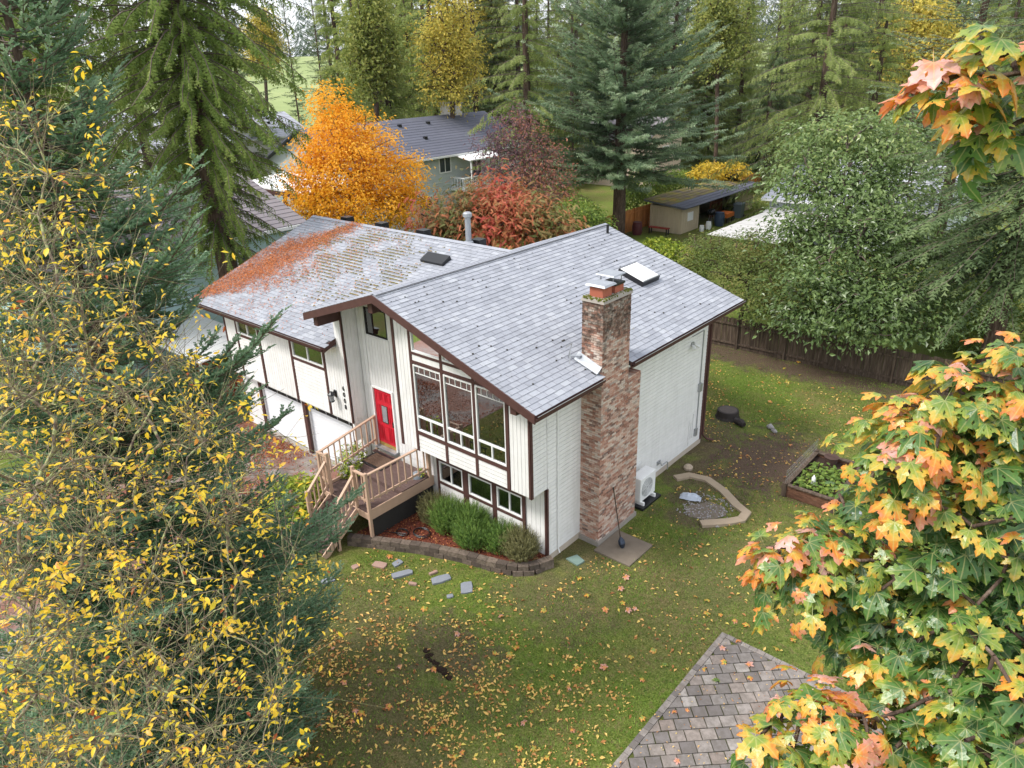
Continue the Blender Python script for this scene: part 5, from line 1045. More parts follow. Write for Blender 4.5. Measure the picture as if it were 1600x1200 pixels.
# ---- blue green fir, near
BR20 = T_tuft(14, .33)
def near_fir(name, label, base, H, R, z0, whorls, per, seed, nsec, mat='fir', zmax=None, rp=1.5, brush=.24, extra=()):
    rg = np.random.default_rng(seed); base = np.array(base, float); T = tree_thing(name, label, 'tree', base)
    nb = whorls * per; zz = z0 + (H - z0) * (np.repeat(np.arange(whorls), per) + rg.uniform(-.4, .4, nb)) / whorls; u = np.clip((zz - z0) / (H - z0), 0, 1); az = rg.uniform(0, .8, nb) + np.repeat(rg.uniform(0, 6, whorls), per) + np.tile(np.arange(per), whorls) * 2 * np.pi / per
    tocam = CAM[:2] - base[:2]; L = R * ((1 - u ** rp) * .95 + .05) * rg.uniform(.7, 1.18, nb)
    if extra: ex = np.array(extra); nb += len(ex); zz = np.append(zz, ex[:, 0]); az = np.append(az, ex[:, 1]); L = np.append(L, ex[:, 2]); u = np.append(u, (ex[:, 0] - z0) / (H - z0))
    el = -.12 + .55 * u + rg.normal(0, .07, nb); hd = np.stack([np.cos(az), np.sin(az), 0 * az], -1); m = 9; s = np.linspace(0, 1, m)
    pts = (base + np.array([0, 0, 1]) * zz[:, None])[:, None] + hd[:, None] * (L[:, None] * s * np.cos(el)[:, None])[..., None]; pts[..., 2] += L[:, None] * (np.sin(el)[:, None] * s - .1 * np.sin(s * np.pi) + .16 * s ** 3)
    r0 = (.008 + .03 * L[:, None] / R * (1 - s[None])); A = [pts[:, :-1].reshape(-1, 3)]; Bq = [pts[:, 1:].reshape(-1, 3)]; RA = [r0[:, :-1].ravel()]; RB = [r0[:, 1:].ravel()]
    P = []; D = []; S = []; TT = []
    ns = np.maximum(4, (nsec * L / R)).astype(int)
    for b in range(nb):
        if np.dot(hd[b][:2], tocam) < -.55 * np.linalg.norm(tocam): continue      # boughs wholly behind the crown stay bare inside
        for j in range(ns[b]):
            f = .14 + .86 * (j + rg.random()) / ns[b]; fi = f * (m - 1); i0 = min(int(fi), m - 2); p = pts[b, i0] * (1 - fi + i0) + pts[b, i0 + 1] * (fi - i0); tn = pts[b, i0 + 1] - pts[b, i0]; tn /= np.linalg.norm(tn)
            sd_ = np.cross(tn, (0, 0, 1)); sg = 1 if j % 2 else -1; l2 = (L[b] * .42 * (1 - f) + .22) * rg.uniform(.75, 1.2); dd = tn * .75 + sd_ * sg * .75 + np.array([0, 0, rg.uniform(-.16, .2)]); dd /= np.linalg.norm(dd)
            A.append(p[None]); Bq.append((p + dd * l2)[None]); RA.append([.007]); RB.append([.003]); k = max(1, int(l2 / .085)); 
            for q in range(k):
                g = (q + .5) / k; pp = p + dd * l2 * g + np.array([0, 0, .04 * math.sin(g * 3)]); s3 = np.cross(dd, (0, 0, 1)); s3 /= np.linalg.norm(s3); e = 1 if q % 2 else -1
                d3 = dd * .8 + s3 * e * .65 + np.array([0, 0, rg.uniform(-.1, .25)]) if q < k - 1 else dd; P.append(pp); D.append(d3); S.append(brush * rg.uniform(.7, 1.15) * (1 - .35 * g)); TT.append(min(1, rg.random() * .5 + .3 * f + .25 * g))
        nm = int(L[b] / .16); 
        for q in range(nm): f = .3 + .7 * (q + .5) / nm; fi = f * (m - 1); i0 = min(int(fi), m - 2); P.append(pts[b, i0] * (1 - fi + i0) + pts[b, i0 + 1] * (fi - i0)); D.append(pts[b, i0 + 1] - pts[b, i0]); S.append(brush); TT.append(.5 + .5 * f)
    P = np.array(P); D = norm(np.array(D)); S = np.array(S); TT = np.array(TT); up = norm(np.array([0, 0, 1.]) + rg.normal(0, .25, P.shape)); V, F = scatter(*BR20, P, frames(D, up), S); fol('crown', V, F, V_[mat], T, np.repeat(TT, len(BR20[1])))
    wood('branches', np.concatenate(A), np.concatenate(Bq), np.concatenate(RA), np.concatenate(RB), V_['bark_far'], T, 4)
    tz = np.linspace(0, H, 12); tp = base + np.stack([0 * tz, 0 * tz, tz], -1); tr = .24 * (1 - tz / H) + .02; wood('trunk', tp[:-1], tp[1:], tr[:-1], tr[1:], M['bark'], T, 9)
    print(name, len(P) * len(BR20[1])); return T
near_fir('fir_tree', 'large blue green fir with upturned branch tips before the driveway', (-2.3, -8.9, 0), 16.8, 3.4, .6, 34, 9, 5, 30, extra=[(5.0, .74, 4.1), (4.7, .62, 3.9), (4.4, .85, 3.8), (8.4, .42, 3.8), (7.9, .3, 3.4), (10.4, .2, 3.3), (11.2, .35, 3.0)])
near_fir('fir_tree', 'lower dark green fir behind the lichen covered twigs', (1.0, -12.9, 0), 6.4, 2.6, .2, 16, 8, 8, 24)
# ---- trees beyond the house
bs = ground_at(522, 345, 47)
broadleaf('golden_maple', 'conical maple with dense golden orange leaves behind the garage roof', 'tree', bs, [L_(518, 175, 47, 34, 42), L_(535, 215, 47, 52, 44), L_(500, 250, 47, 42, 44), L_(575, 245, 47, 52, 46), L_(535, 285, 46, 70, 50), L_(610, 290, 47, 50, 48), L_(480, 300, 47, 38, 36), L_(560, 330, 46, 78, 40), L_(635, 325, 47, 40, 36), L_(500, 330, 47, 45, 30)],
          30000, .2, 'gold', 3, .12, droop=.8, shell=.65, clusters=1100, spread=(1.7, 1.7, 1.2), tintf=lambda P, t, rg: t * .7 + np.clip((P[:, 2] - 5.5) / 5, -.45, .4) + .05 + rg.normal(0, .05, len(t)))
bs = ground_at(830, 335, 50)
broadleaf('copper_maple', 'maple with purple and rusty brown leaves, next to the spruce', 'tree', bs, [L_(800, 205, 50, 34, 36), L_(775, 245, 50, 36, 34), L_(830, 235, 50, 38, 40), L_(800, 285, 50, 52, 40), L_(855, 270, 50, 38, 36), L_(865, 310, 50, 34, 30), L_(820, 325, 49, 52, 30)],
          9000, .19, 'purple', 5, .14, shell=.7, clusters=700, limbs=260, tintf=lambda P, t, rg: t * .5 + np.clip((P[:, 0] + 21.5) / 5, -.3, .45) + .1, bark='bark_far', twig_r=.014)
broadleaf('sumac_tree', 'spreading sumac with red, orange and olive drooping leaves', 'tree', ground_at(770, 400, 37), [L_(770, 315, 38, 46, 22), L_(700, 345, 37, 44, 28), L_(760, 350, 36, 55, 34), L_(820, 345, 37, 52, 30), L_(855, 365, 37, 34, 24), L_(690, 370, 37, 36, 20)],
          9000, .34, 'sumac', 6, .16, tmpl=T_spray(6, .24, .3), updir=1.3, tintf=lambda P, t, rg: t * .6 + .4 * (.5 + .5 * np.sin(P[:, 0] * 1.1 + P[:, 1] * .7)) - .1, droop=.9, shell=.6, clusters=420, limbs=90)
broadleaf('green_shrub', 'leafy green shrub between the sumac and the spruce trunk', 'shrub', ground_at(905, 375, 48), [L_(900, 335, 48, 40, 22), L_(935, 350, 48, 24, 18), L_(870, 350, 47, 24, 18)], 4500, .2, 'bush', 7, .06)
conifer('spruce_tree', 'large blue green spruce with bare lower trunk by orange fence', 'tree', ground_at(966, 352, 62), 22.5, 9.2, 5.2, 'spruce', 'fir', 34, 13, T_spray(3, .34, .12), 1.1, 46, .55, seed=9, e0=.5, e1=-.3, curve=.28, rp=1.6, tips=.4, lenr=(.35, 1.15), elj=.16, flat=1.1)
def far_conifer(label, px, py, t, H, R, z0, mat, kind, seed, group=None, **k):
    a = dict(whorls=26, per=10, tmpl=SPR3, spl=.95, nspray=20, lenr=(.5, 1.15), trunk_r=.4, curve=-.2 if kind == 'cedar' else .1, e0=.4, e1=-.2, rp=1.4); a.update(k)
    return conifer('cedar_tree' if kind == 'cedar' else 'fir_tree', label, 'tree', ground_at(px, py, t), H, R, z0, mat, kind, a.pop('whorls'), a.pop('per'), a.pop('tmpl'), a.pop('spl'), a.pop('nspray'), a.pop('trunk_r'), seed=seed, group=group, **a)
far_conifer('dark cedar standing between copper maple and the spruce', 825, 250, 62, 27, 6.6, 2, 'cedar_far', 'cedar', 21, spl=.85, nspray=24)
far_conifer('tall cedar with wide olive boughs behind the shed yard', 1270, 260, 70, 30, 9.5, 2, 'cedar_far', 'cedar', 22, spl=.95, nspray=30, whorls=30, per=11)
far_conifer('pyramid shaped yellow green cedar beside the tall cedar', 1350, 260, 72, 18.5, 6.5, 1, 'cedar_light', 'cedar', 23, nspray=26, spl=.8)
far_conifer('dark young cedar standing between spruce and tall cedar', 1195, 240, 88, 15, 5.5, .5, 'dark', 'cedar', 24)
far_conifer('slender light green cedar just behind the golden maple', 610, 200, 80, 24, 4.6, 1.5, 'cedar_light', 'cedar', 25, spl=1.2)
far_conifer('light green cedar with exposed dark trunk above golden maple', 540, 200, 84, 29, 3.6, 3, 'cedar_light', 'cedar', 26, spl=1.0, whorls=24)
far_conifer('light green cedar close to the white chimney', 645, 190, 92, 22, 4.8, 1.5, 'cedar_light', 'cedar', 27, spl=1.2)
broadleaf('yellow_tree', 'tall loose tree with pale yellow autumn leaves behind grey house', 'tree', ground_at(705, 170, 76), [L_(705, 20, 76, 34, 40), L_(690, 75, 76, 40, 44), L_(722, 85, 76, 36, 44), L_(702, 135, 76, 46, 40)], 9000, .32, 'aspen', 8, .25, shell=.7, clusters=500)
far_conifer('dark fir with drooping boughs, right of the leafy cherry tree', 1600, 330, 36, 18, 5.2, 5.2, 'dark', 'fir', 28, spl=.95, nspray=20, whorls=26, per=9, e1=-.5, curve=-.1, rp=2.)
far_conifer('dark green fir rising above the orange maple branch', 1500, 200, 58, 25, 7.5, 2, 'spruce', 'fir', 29, nspray=16)
cb_ = onz(1280, 612, 0)
broadleaf('cherry_tree', 'broad glossy green leafy tree leaning over the back fence', 'tree', (1.0, 20.9, 0), [L_(1290, 210, 41, 52, 40), L_(1350, 230, 41, 62, 48), L_(1410, 250, 41, 48, 44), L_(1255, 275, 40, 44, 42), L_(1320, 300, 39, 74, 56), L_(1400, 330, 39, 70, 56), L_(1260, 360, 38, 54, 48), L_(1340, 390, 37, 82, 58), L_(1430, 400, 38, 60, 52), L_(1290, 455, 36, 70, 50), L_(1380, 470, 36, 78, 52), L_(1450, 480, 37, 44, 44), L_(1262, 492, 36, 48, 30), L_(1340, 502, 36, 60, 30), L_(1420, 505, 36, 52, 28)],
          27000, .25, 'cherry', 9, .2, droop=.9, shell=.75, clusters=800, spread=(2.5, 2.5, .8), limbs=260, updir=.9, bark='bark_far', tintf=lambda P, t, rg: t * .75 + np.clip((P[:, 2] - 5) / 16, -.1, .4))
broadleaf('dogwood_tree', 'wide layered dogwood with brownish green leaves behind roof corner', 'tree', (-3.6, 21.2, 0), [L_(1120, 395, 40, 54, 26), L_(1180, 390, 40, 52, 28), L_(1090, 415, 40, 34, 22), L_(1160, 430, 38, 62, 32), L_(1220, 420, 38, 44, 34), L_(1180, 470, 37, 46, 28), L_(1235, 470, 37, 40, 30)],
          15000, .15, 'dogwood', 10, .12, droop=.2, shell=.7, updir=1.6, clusters=900, limbs=120)
broadleaf('yellow_bush', 'golden yellow bush behind the long shed roof', 'bush', ground_at(1120, 290, 76), [L_(1110, 272, 76, 28, 16), L_(1145, 268, 76, 22, 14), L_(1085, 280, 76, 18, 10)], 3000, .3, 'yellowbush', 11, .05)
broadleaf('green_bush', 'grey green bush spreading between spruce trunk and yellow bush', 'bush', ground_at(1020, 320, 72), [L_(1010, 290, 72, 36, 22), L_(1050, 285, 72, 30, 18), L_(990, 310, 70, 26, 18)], 4000, .28, 'bush', 12, .05)
broadleaf('garden_bush', 'bright green and yellow garden plants just behind the roof', 'bush', ground_at(1035, 400, 52), [L_(1030, 388, 52, 26, 14), L_(1062, 396, 50, 22, 14), L_(1090, 405, 48, 24, 14)], 2600, .28, 'hydrangea', 13, .04)
broadleaf('hedge_shrub', 'mixed dark green shrub filling the corner behind the cherry tree', 'shrub', ground_at(1530, 560, 42), [L_(1510, 470, 42, 60, 50), L_(1570, 450, 42, 60, 60), L_(1510, 520, 42, 44, 30), L_(1580, 520, 42, 50, 34)], 9000, .2, 'bush', 14, .1, clusters=600)
V_['loose'] = leaf_mat('light_loose_leaves', [(0, (110, 124, 62)), (.5, (146, 156, 80)), (1, (190, 184, 104))], .45, .5, .35)
for i, (px, py, t, w_, h_, mt_, lb) in enumerate([(580, 60, 77, 40, 80, 'loose', 'loose pale green broadleaf tree next to the slender pine'), (640, 50, 112, 50, 80, 'loose', 'tall pale green tree between cedars above the grey roof'), (755, 40, 104, 36, 60, 'aspen', 'thin yellowish tree left of the dark cedar'), (1125, 40, 98, 44, 60, 'loose', 'light green tree showing between spruce and tall cedar'), (1440, 60, 84, 60, 60, 'aspen', 'yellowing broadleaf tree above the pyramid cedar'), (410, 60, 120, 26, 40, 'aspen', 'small pale tree at the near edge of the meadow')]):
    broadleaf('broadleaf_tree', lb, 'tree', ground_at(px, 160, t), [L_(px, py - h_ * .6, t, w_ * .6, h_ * .45), L_(px - w_ * .4, py, t, w_ * .6, h_ * .5), L_(px + w_ * .4, py + h_ * .1, t, w_ * .6, h_ * .5), L_(px, py + h_ * .7, t, w_ * .9, h_ * .5)], 6500, .42, mt_, 60 + i, .25, shell=.7, clusters=600)
# ---- forest belt behind (copies of a few grown trees)
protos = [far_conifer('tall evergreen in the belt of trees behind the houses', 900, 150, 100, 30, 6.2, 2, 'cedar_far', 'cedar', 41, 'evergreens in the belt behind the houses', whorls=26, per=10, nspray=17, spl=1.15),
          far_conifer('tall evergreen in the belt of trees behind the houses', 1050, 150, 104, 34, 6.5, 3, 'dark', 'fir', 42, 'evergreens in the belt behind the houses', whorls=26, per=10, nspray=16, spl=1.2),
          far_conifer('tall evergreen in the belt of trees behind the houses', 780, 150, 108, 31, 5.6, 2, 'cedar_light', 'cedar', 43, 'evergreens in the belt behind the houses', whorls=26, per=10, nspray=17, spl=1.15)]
rr = random.Random(5)
for i in range(46):
    px = 560 + i * 25.5 + rr.uniform(-12, 12); t = rr.uniform(88, 135) if px > 640 else rr.uniform(120, 150)
    o = copy_tree(protos[i % 3]); g = ground_at(px, 150, t); o.location = g; s_ = rr.uniform(.75, 1.1); o.scale = (s_, s_, s_ * rr.uniform(.9, 1.1)); o.rotation_euler.z = rr.uniform(0, 6.28); o['label'] = 'tall evergreen in the belt of trees behind the houses'; o['category'] = 'tree'
for i, (px, t, s_) in enumerate([(-10, 62, .9), (60, 70, 1.), (130, 80, 1.), (210, 75, 1.05), (300, 85, 1.), (375, 95, .85), (20, 50, .7)]):
    o = copy_tree(protos[(i * 2) % 3]); o.location = ground_at(px, 150, t); o.scale = (s_, s_, s_); o.rotation_euler.z = i * 1.3; o['label'] = 'tall evergreen in the row behind the huge cedar'; o['category'] = 'tree'; o['group'] = 'evergreens behind the huge cedar'
for i in range(34):
    px = 520 + i * 36 + rr.uniform(-14, 14); t = rr.uniform(165, 215); o = copy_tree(protos[(i + 1) % 3]); o.location = ground_at(px, 150, t); s_ = rr.uniform(1.0, 1.35); o.scale = (s_ * 1.1, s_ * 1.1, s_); o.rotation_euler.z = rr.uniform(0, 6.28); o['label'] = 'tall evergreen in the belt of trees behind the houses'; o['category'] = 'tree'
# bare trunked pines above the golden maple
for i, (px, t, lb) in enumerate([(505, 118, 'slender pine with bare dark trunk at the field edge'), (462, 150, 'thin pine standing alone in the pale field')]):
    o = copy_tree(protos[1]); o.location = ground_at(px, 150, t); o.scale = (.42, .42, .95); o['label'] = lb; o['category'] = 'tree'; del o['group']
# far wood beyond the field: one mass
def far_wood():
    rg = np.random.default_rng(3); P = []; S = []; D = []; T = []
    for i in range(420):
        a = math.radians(rg.uniform(-5, 95)); t = rg.uniform(440, 560); x, y = 11 - math.sin(a) * t, -13 + math.cos(a) * t; H = rg.uniform(20, 36); z0 = float(gh(x, y))
        n = 60; u = rg.random(n) ** .8; r = (1 - u) * H * .17 + .3; az = rg.uniform(0, 6.28, n); P.append(np.stack([x + np.cos(az) * r * .5, y + np.sin(az) * r * .5, z0 + 1 + u * (H - 1)], -1)); D.append(np.stack([np.cos(az), np.sin(az), -.5 + 0 * az], -1)); S.append(r * .9 + 1.2); T.append(np.clip(rg.random(n) * .5 + rg.random() * .5, 0, 1))
    P, D, S, T = map(np.concatenate, (P, D, S, T)); V, F = scatter(*SPR5, P, frames(norm(D), norm(np.array([0, 0, 1.]) + rg.normal(0, .3, P.shape))), S); m_ = leaf_mat('far_wood_foliage', [(0, (48, 66, 54)), (.6, (74, 94, 72)), (1, (120, 120, 80))], .2, .8)
    o = link('far_wood', np_mesh('far_wood', V, F, m_, np.repeat(T, len(SPR5[1]))), None, 'stuff')
far_wood()
# ================================================================ NEIGHBOURING BUILDINGS
M['teal'] = mk_paint('teal_siding', S2L(178, 206, 206), S2L(150, 172, 170), .3)
M['greyblue'] = mk_paint('grey_siding', S2L(186, 194, 194), S2L(150, 156, 154), .3)
M['beige'] = mk_paint('beige_siding', S2L(226, 222, 220), S2L(196, 190, 186), .3)
M['peach'] = mk_paint('peach_wall', S2L(216, 196, 178), S2L(190, 168, 150), .3)
M['cream'] = mk_paint('shed_cream', S2L(196, 180, 154), S2L(160, 144, 120), .4)
def mk_roof(name, c):
    a = N(name); f = a.noise(1.2, 5, .7); r = a.rnd(); cc = a.mix(f, tuple(x * .8 for x in c), tuple(min(1, x * 1.15) for x in c)); cc = a.mix(a.math('MULTIPLY', r, .3), cc, tuple(x * .65 for x in c)); return a.pbr(cc, .95, a.bump(a.noise(30, 2), .4, .02), .15)
M['roof_dark'] = mk_roof('dark_grey_shingle', S2L(104, 106, 118)); M['roof_mid'] = mk_roof('mid_grey_shingle', S2L(182, 184, 194)); M['roof_brown'] = mk_roof('brown_grey_shingle', S2L(138, 132, 136))
def far_house(name, label, x0, x1, y0, y1, ze, rise, wallm, roofm, over=.5, wins=(), axis='y', z0=-.3, rowsp=.42, siding=.22, gw=None, chim=None, vents=()):
    """gabled house, ridge along y (or x); wins: (plane, u0, u1, z0, z1)"""
    T = thing(name, label, 'house', ((x0 + x1) / 2, (y0 + y1) / 2, z0)); xm, ym = (x0 + x1) / 2, (y0 + y1) / 2
    if axis == 'y': MB().extr([(x0, y0, z0), (x1, y0, z0), (x1, y0, ze), (xm, y0, ze + rise - .1), (x0, y0, ze)], (0, y1 - y0, 0)).build('wall', M[wallm], T)
    else: MB().extr([(x0, y0, z0), (x0, y1, z0), (x0, y1, ze), (x0, ym, ze + rise - .1), (x0, y0, ze)], (x1 - x0, 0, 0)).build('wall', M[wallm], T)
    n = int((ze - z0) / siding)
    for k in range(n):                                 # lap boards on the two faces in view
        z = z0 + k * siding; MB().hexa([(x1, y0, z), (x1 + .03, y0, z), (x1 + .03, y1, z), (x1, y1, z), (x1, y0, z + siding), (x1 + .008, y0, z + siding), (x1 + .008, y1, z + siding), (x1, y1, z + siding)]).build('siding_board', M[wallm], T)
        MB().hexa([(x0, y0 - .03, z), (x1, y0 - .03, z), (x1, y0, z), (x0, y0, z), (x0, y0 - .008, z + siding), (x1, y0 - .008, z + siding), (x1, y0, z + siding), (x0, y0, z + siding)]).build('siding_board', M[wallm], T)
    half = (x1 - x0) / 2 if axis == 'y' else (y1 - y0) / 2; g = rise / half; o = over
    R = None
    for sg in (1, -1):
        h = half + o; m = MB(); zb = ze - o * g
        if axis == 'y': p = [(xm, y0 - o, ze + rise), (xm + sg * h, y0 - o, zb), (xm + sg * h, y1 + o, zb), (xm, y1 + o, ze + rise)]
        else: p = [(x0 - o, ym, ze + rise), (x0 - o, ym + sg * h, zb), (x1 + o, ym + sg * h, zb), (x1 + o, ym, ze + rise)]
        m.extr(p, (0, 0, .12)); R = m.build('roof', M[roofm], T); L = math.hypot(h, h * g); nr = int(L / rowsp); c_, s_ = h / L, h * g / L
        for k in range(nr):                            # shingle courses, each proud of the one above it
            a, b = L - k * rowsp, max(0, L - (k + 1) * rowsp - .05)
            q = lambda d, u, e: ((xm + sg * d * c_ + 0, u, ze + rise + .12 - d * s_ + e) if axis == 'y' else (u, ym + sg * d * c_, ze + rise + .12 - d * s_ + e))
            u0, u1 = (y0 - o, y1 + o) if axis == 'y' else (x0 - o, x1 + o)
            MB().hexa([q(a, u0, .0), q(a, u1, .0), q(b, u1, -.01), q(b, u0, -.01), q(a, u0, .035), q(a, u1, .035), q(b, u1, .004), q(b, u0, .004)]).build('shingle_course', M[roofm], R)
        if axis == 'y': MB().box(xm + sg * h - .02, xm + sg * h + .1, y0 - o, y1 + o, zb - .06, zb + .1).build('gutter', M['trimwhite'], T)
        else: MB().box(x0 - o, x1 + o, ym + sg * h - .05, ym + sg * h + .05, zb - .06, zb + .1).build('gutter', M['trimwhite'], T)
    for (pl, u0, u1, a, b) in wins:
        if pl == 'x': f = MB().box(x1, x1 + .09, u0, u1, a, a + .1).box(x1, x1 + .09, u0, u1, b - .1, b).box(x1, x1 + .09, u0, u0 + .1, a + .1, b - .1).box(x1, x1 + .09, u1 - .1, u1, a + .1, b - .1).box(x1, x1 + .08, (u0 + u1) / 2 - .03, (u0 + u1) / 2 + .03, a + .1, b - .1); w_ = f.build('window', M['trimwhite'], T); B(x1 + .035, x1 + .05, u0 + .1, u1 - .1, a + .1, b - .1).build('pane', M['darkpane'], w_)
        else: f = MB().box(u0, u1, y0 - .09, y0, a, a + .1).box(u0, u1, y0 - .09, y0, b - .1, b).box(u0, u0 + .1, y0 - .09, y0, a + .1, b - .1).box(u1 - .1, u1, y0 - .09, y0, a + .1, b - .1).box((u0 + u1) / 2 - .03, (u0 + u1) / 2 + .03, y0 - .08, y0, a + .1, b - .1); w_ = f.build('window', M['trimwhite'], T); B(u0 + .1, u1 - .1, y0 - .05, y0 - .035, a + .1, b - .1).build('pane', M['darkpane'], w_)
    for (d, u) in vents:
        z = ze + rise + .12 - d * g; B(xm + d - .15, xm + d + .15, u - .15, u + .15, z - .05, z + .22).build('roof_vent', M['black'], R)
    return T
M['darkpane'] = simple('dark_pane', (.05, .06, .07), .08, .1, 3, .6)
gh_ = far_house('house', 'two storey pale grey house with dark roof and white chimney behind golden maple', -49, -38, 23.5, 45, 6.2, 2.6, 'greyblue', 'roof_dark', .55, [('x', 33.4, 34.9, 4.5, 5.9), ('x', 30.8, 32.4, 1.3, 2.8), ('x', 37.6, 38.9, 3.9, 5.4)], vents=((1.2, 30), (1.2, 33), (1.2, 36.5), (3.4, 34)))
p = px_ = None
MB().box(-44.6, -43.2, 40.4, 42.0, 7.6, 10.0).build('chimney', M['beige'], gh_); MB().box(-44.7, -43.1, 40.3, 42.1, 9.85, 10.0).build('chimney_cap', M['trimwhite'], gh_)
bc = thing('balcony', 'small white railed balcony on the pale grey house', 'balcony', (-37, 38.5, 3)); B(-37.95, -36.2, 34.7, 39.2, 2.9, 3.1).build('floor_slab', M['trimwhite'], bc)
for k in range(22): B(-36.24, -36.2, 34.75 + k * .2, 34.81 + k * .2, 3.1, 4.0).build('baluster', M['trimwhite'], bc)
for k in range(5): B(-37.8 + k * .35, -37.74 + k * .35, 34.7, 34.74, 3.1, 4.0).build('baluster', M['trimwhite'], bc)
B(-36.27, -36.17, 34.7, 39.2, 4.0, 4.1).build('handrail', M['trimwhite'], bc); B(-37.95, -36.27, 34.68, 34.76, 4.0, 4.1).build('handrail', M['trimwhite'], bc)
cg = thing('covered_grill', 'dark covered grill standing on the white balcony', 'grill', (-37.1, 38.6, 3.1)); MB().hexa([(-37.4, 36.4, 3.1), (-36.7, 36.4, 3.1), (-36.7, 37.7, 3.1), (-37.4, 37.7, 3.1), (-37.3, 36.5, 4.1), (-36.8, 36.5, 4.1), (-36.8, 37.6, 4.1), (-37.3, 37.6, 4.1)]).tube([(-37.05, 36.6, 4.1), (-37.05, 37.5, 4.1)], .22, 8).build('cover', simple('dark_cover', (.08, .07, .09), .7), cg, bevel=.05)
aw = thing('patio_awning', 'white awning roof over the balcony of grey house', 'awning', (-37, 39, 6)); MB().hexa([(-38, 35.2, 5.9), (-35.8, 35.2, 5.5), (-35.8, 39.6, 5.5), (-38, 39.6, 5.9), (-38, 35.2, 6.0), (-35.8, 35.2, 5.6), (-35.8, 39.6, 5.6), (-38, 39.6, 6.0)]).build('roof_sheet', M['trimwhite'], aw)
for y in (35.4, 39.4): B(-35.95, -35.85, y - .05, y + .05, 3.0, 5.5).build('post', M['trimwhite'], aw)
far_house('house', 'beige house with light grey roof and dark vents near the field', -80, -70, 22, 42, 6.2, 2.2, 'beige', 'roof_mid', .5, [('x', 38.6, 40.6, 4.2, 5.7)], vents=((2, 33), (3, 34.5), (1.6, 36), (2.5, 38.5), (1.5, 39)))
far_house('house', 'farther house whose pale roof shows above the beige house', -104, -92, 30, 52, 6.0, 2.4, 'beige', 'roof_mid', .5, [('x', 36, 38, 4, 5.4)])
far_house('house', 'low gabled extension in front of the beige house', -67, -63.5, 38.8, 42, 2.6, 1.0, 'greyblue', 'roof_dark', .4, [], axis='y')
far_house('house', 'pale teal sided neighbour house behind the huge cedar trunk', -35, -24, -3, 9.2, 5.9, 2.0, 'teal', 'roof_brown', .5, [('x', 4.8, 6.2, 3.6, 4.9), ('y', -31, -29.5, 3.4, 4.7)], axis='y')
far_house('house', 'far left house with worn grey roof seen through fir branches', -52, -41, -9, 6, 5.2, 2.2, 'teal', 'roof_brown', .5, [('x', -3, -1.5, 3.2, 4.4), ('x', 1, 2.5, 3.2, 4.4)])
far_house('house', 'white walled house behind trees at the upper edge', -70, -58, -14, 4, 6.4, 2.2, 'beige', 'roof_mid', .5, [('x', -4, -2, 3.8, 5.2), ('x', 0, 2, 3.8, 5.2)])
far_house('house', 'peach walled house showing through the spruce branches', -42, -33, 60, 68, 5.2, 2., 'peach', 'roof_brown', .5, [('x', 63.5, 65, 3, 4.2)], axis='x')
far_house('house', 'grey roofed house mostly hidden behind the cherry tree', -12, -1, 44, 60, 3.2, 2.0, 'greyblue', 'roof_mid', .5, [('y', -9, -7, 1, 2.3)], axis='x')
far_house('house', 'dark grey house beyond the fence behind the orange maple leaves', 9, 20, 32, 44, 3.4, 2.0, 'beige', 'roof_dark', .5, [], axis='x')
# brown beamed patio cover with a white roof
pc = thing('patio_cover', 'white roofed patio cover on brown beams behind the cedar', 'patio cover', (-41, 15, 0)); z_ = 5.6
c0 = onz(372, 287, z_); c1 = onz(482, 303, z_); xa, xb_, yy = c0[0], c1[0], c1[1]
MB().hexa([(xa, yy, z_ - .1), (xb_, yy, z_ - .1), (xb_, yy + 4, z_ + .3), (xa, yy + 4, z_ + .3), (xa, yy, z_), (xb_, yy, z_), (xb_, yy + 4, z_ + .4), (xa, yy + 4, z_ + .4)]).build('roof_sheet', M['trimwhite'], pc)
B(xa, xb_, yy - .06, yy - .0, z_ - .4, z_ - .11).build('beam', M['brown'], pc); B(xb_ + .0, xb_ + .06, yy - .06, yy + 4, z_ - .35, z_ - .11).build('beam', M['brown'], pc)
for x, y in ((xb_ - .2, yy + .15), (xb_ - .2, yy + 3.6), (xb_ - 3.2, yy + .15), (xa + .3, yy + .15)): B(x - .1, x + .1, y - .1, y + .1, -.3, z_ - .12).build('post', M['brown'], pc)
B(xb_ - 3.2, xb_ - .2, yy + .12, yy + .2, z_ - 1.6, z_ - 1.4).build('beam', M['brown'], pc)
# carport with white sheet roof
cp = thing('carport', 'low white sheet metal carport roof beside the garage wing', 'carport', (-22, 1.2, -.26))
for k in range(13):
    x = -26 + k * .6; MB().hexa([(x + .01, -.15, 2.05), (x + .59, -.15, 2.05), (x + .59, 2.9, 2.3), (x + .01, 2.9, 2.3), (x + .03, -.15, 2.1), (x + .57, -.15, 2.1), (x + .57, 2.9, 2.35), (x + .03, 2.9, 2.35)]).build('roof_panel', M['trimwhite'], cp)
for x in (-25.8, -18.4):
    for y in (0, 2.8): B(x - .05, x + .05, y - .05, y + .05, -.26, 2.05 + y * .08).build('post', M['trimwhite'], cp)
a = N('mossy_roofing'); _f = a.noise(.9, 5, .7); M['mossroof'] = a.pbr(a.ramp(_f, [(.35, S2L(92, 88, 88)), (.48, S2L(120, 108, 84)), (.58, S2L(124, 120, 62)), (.7, S2L(160, 116, 80))]), 1, a.bump(a.noise(12, 3), .5, .03), .1)
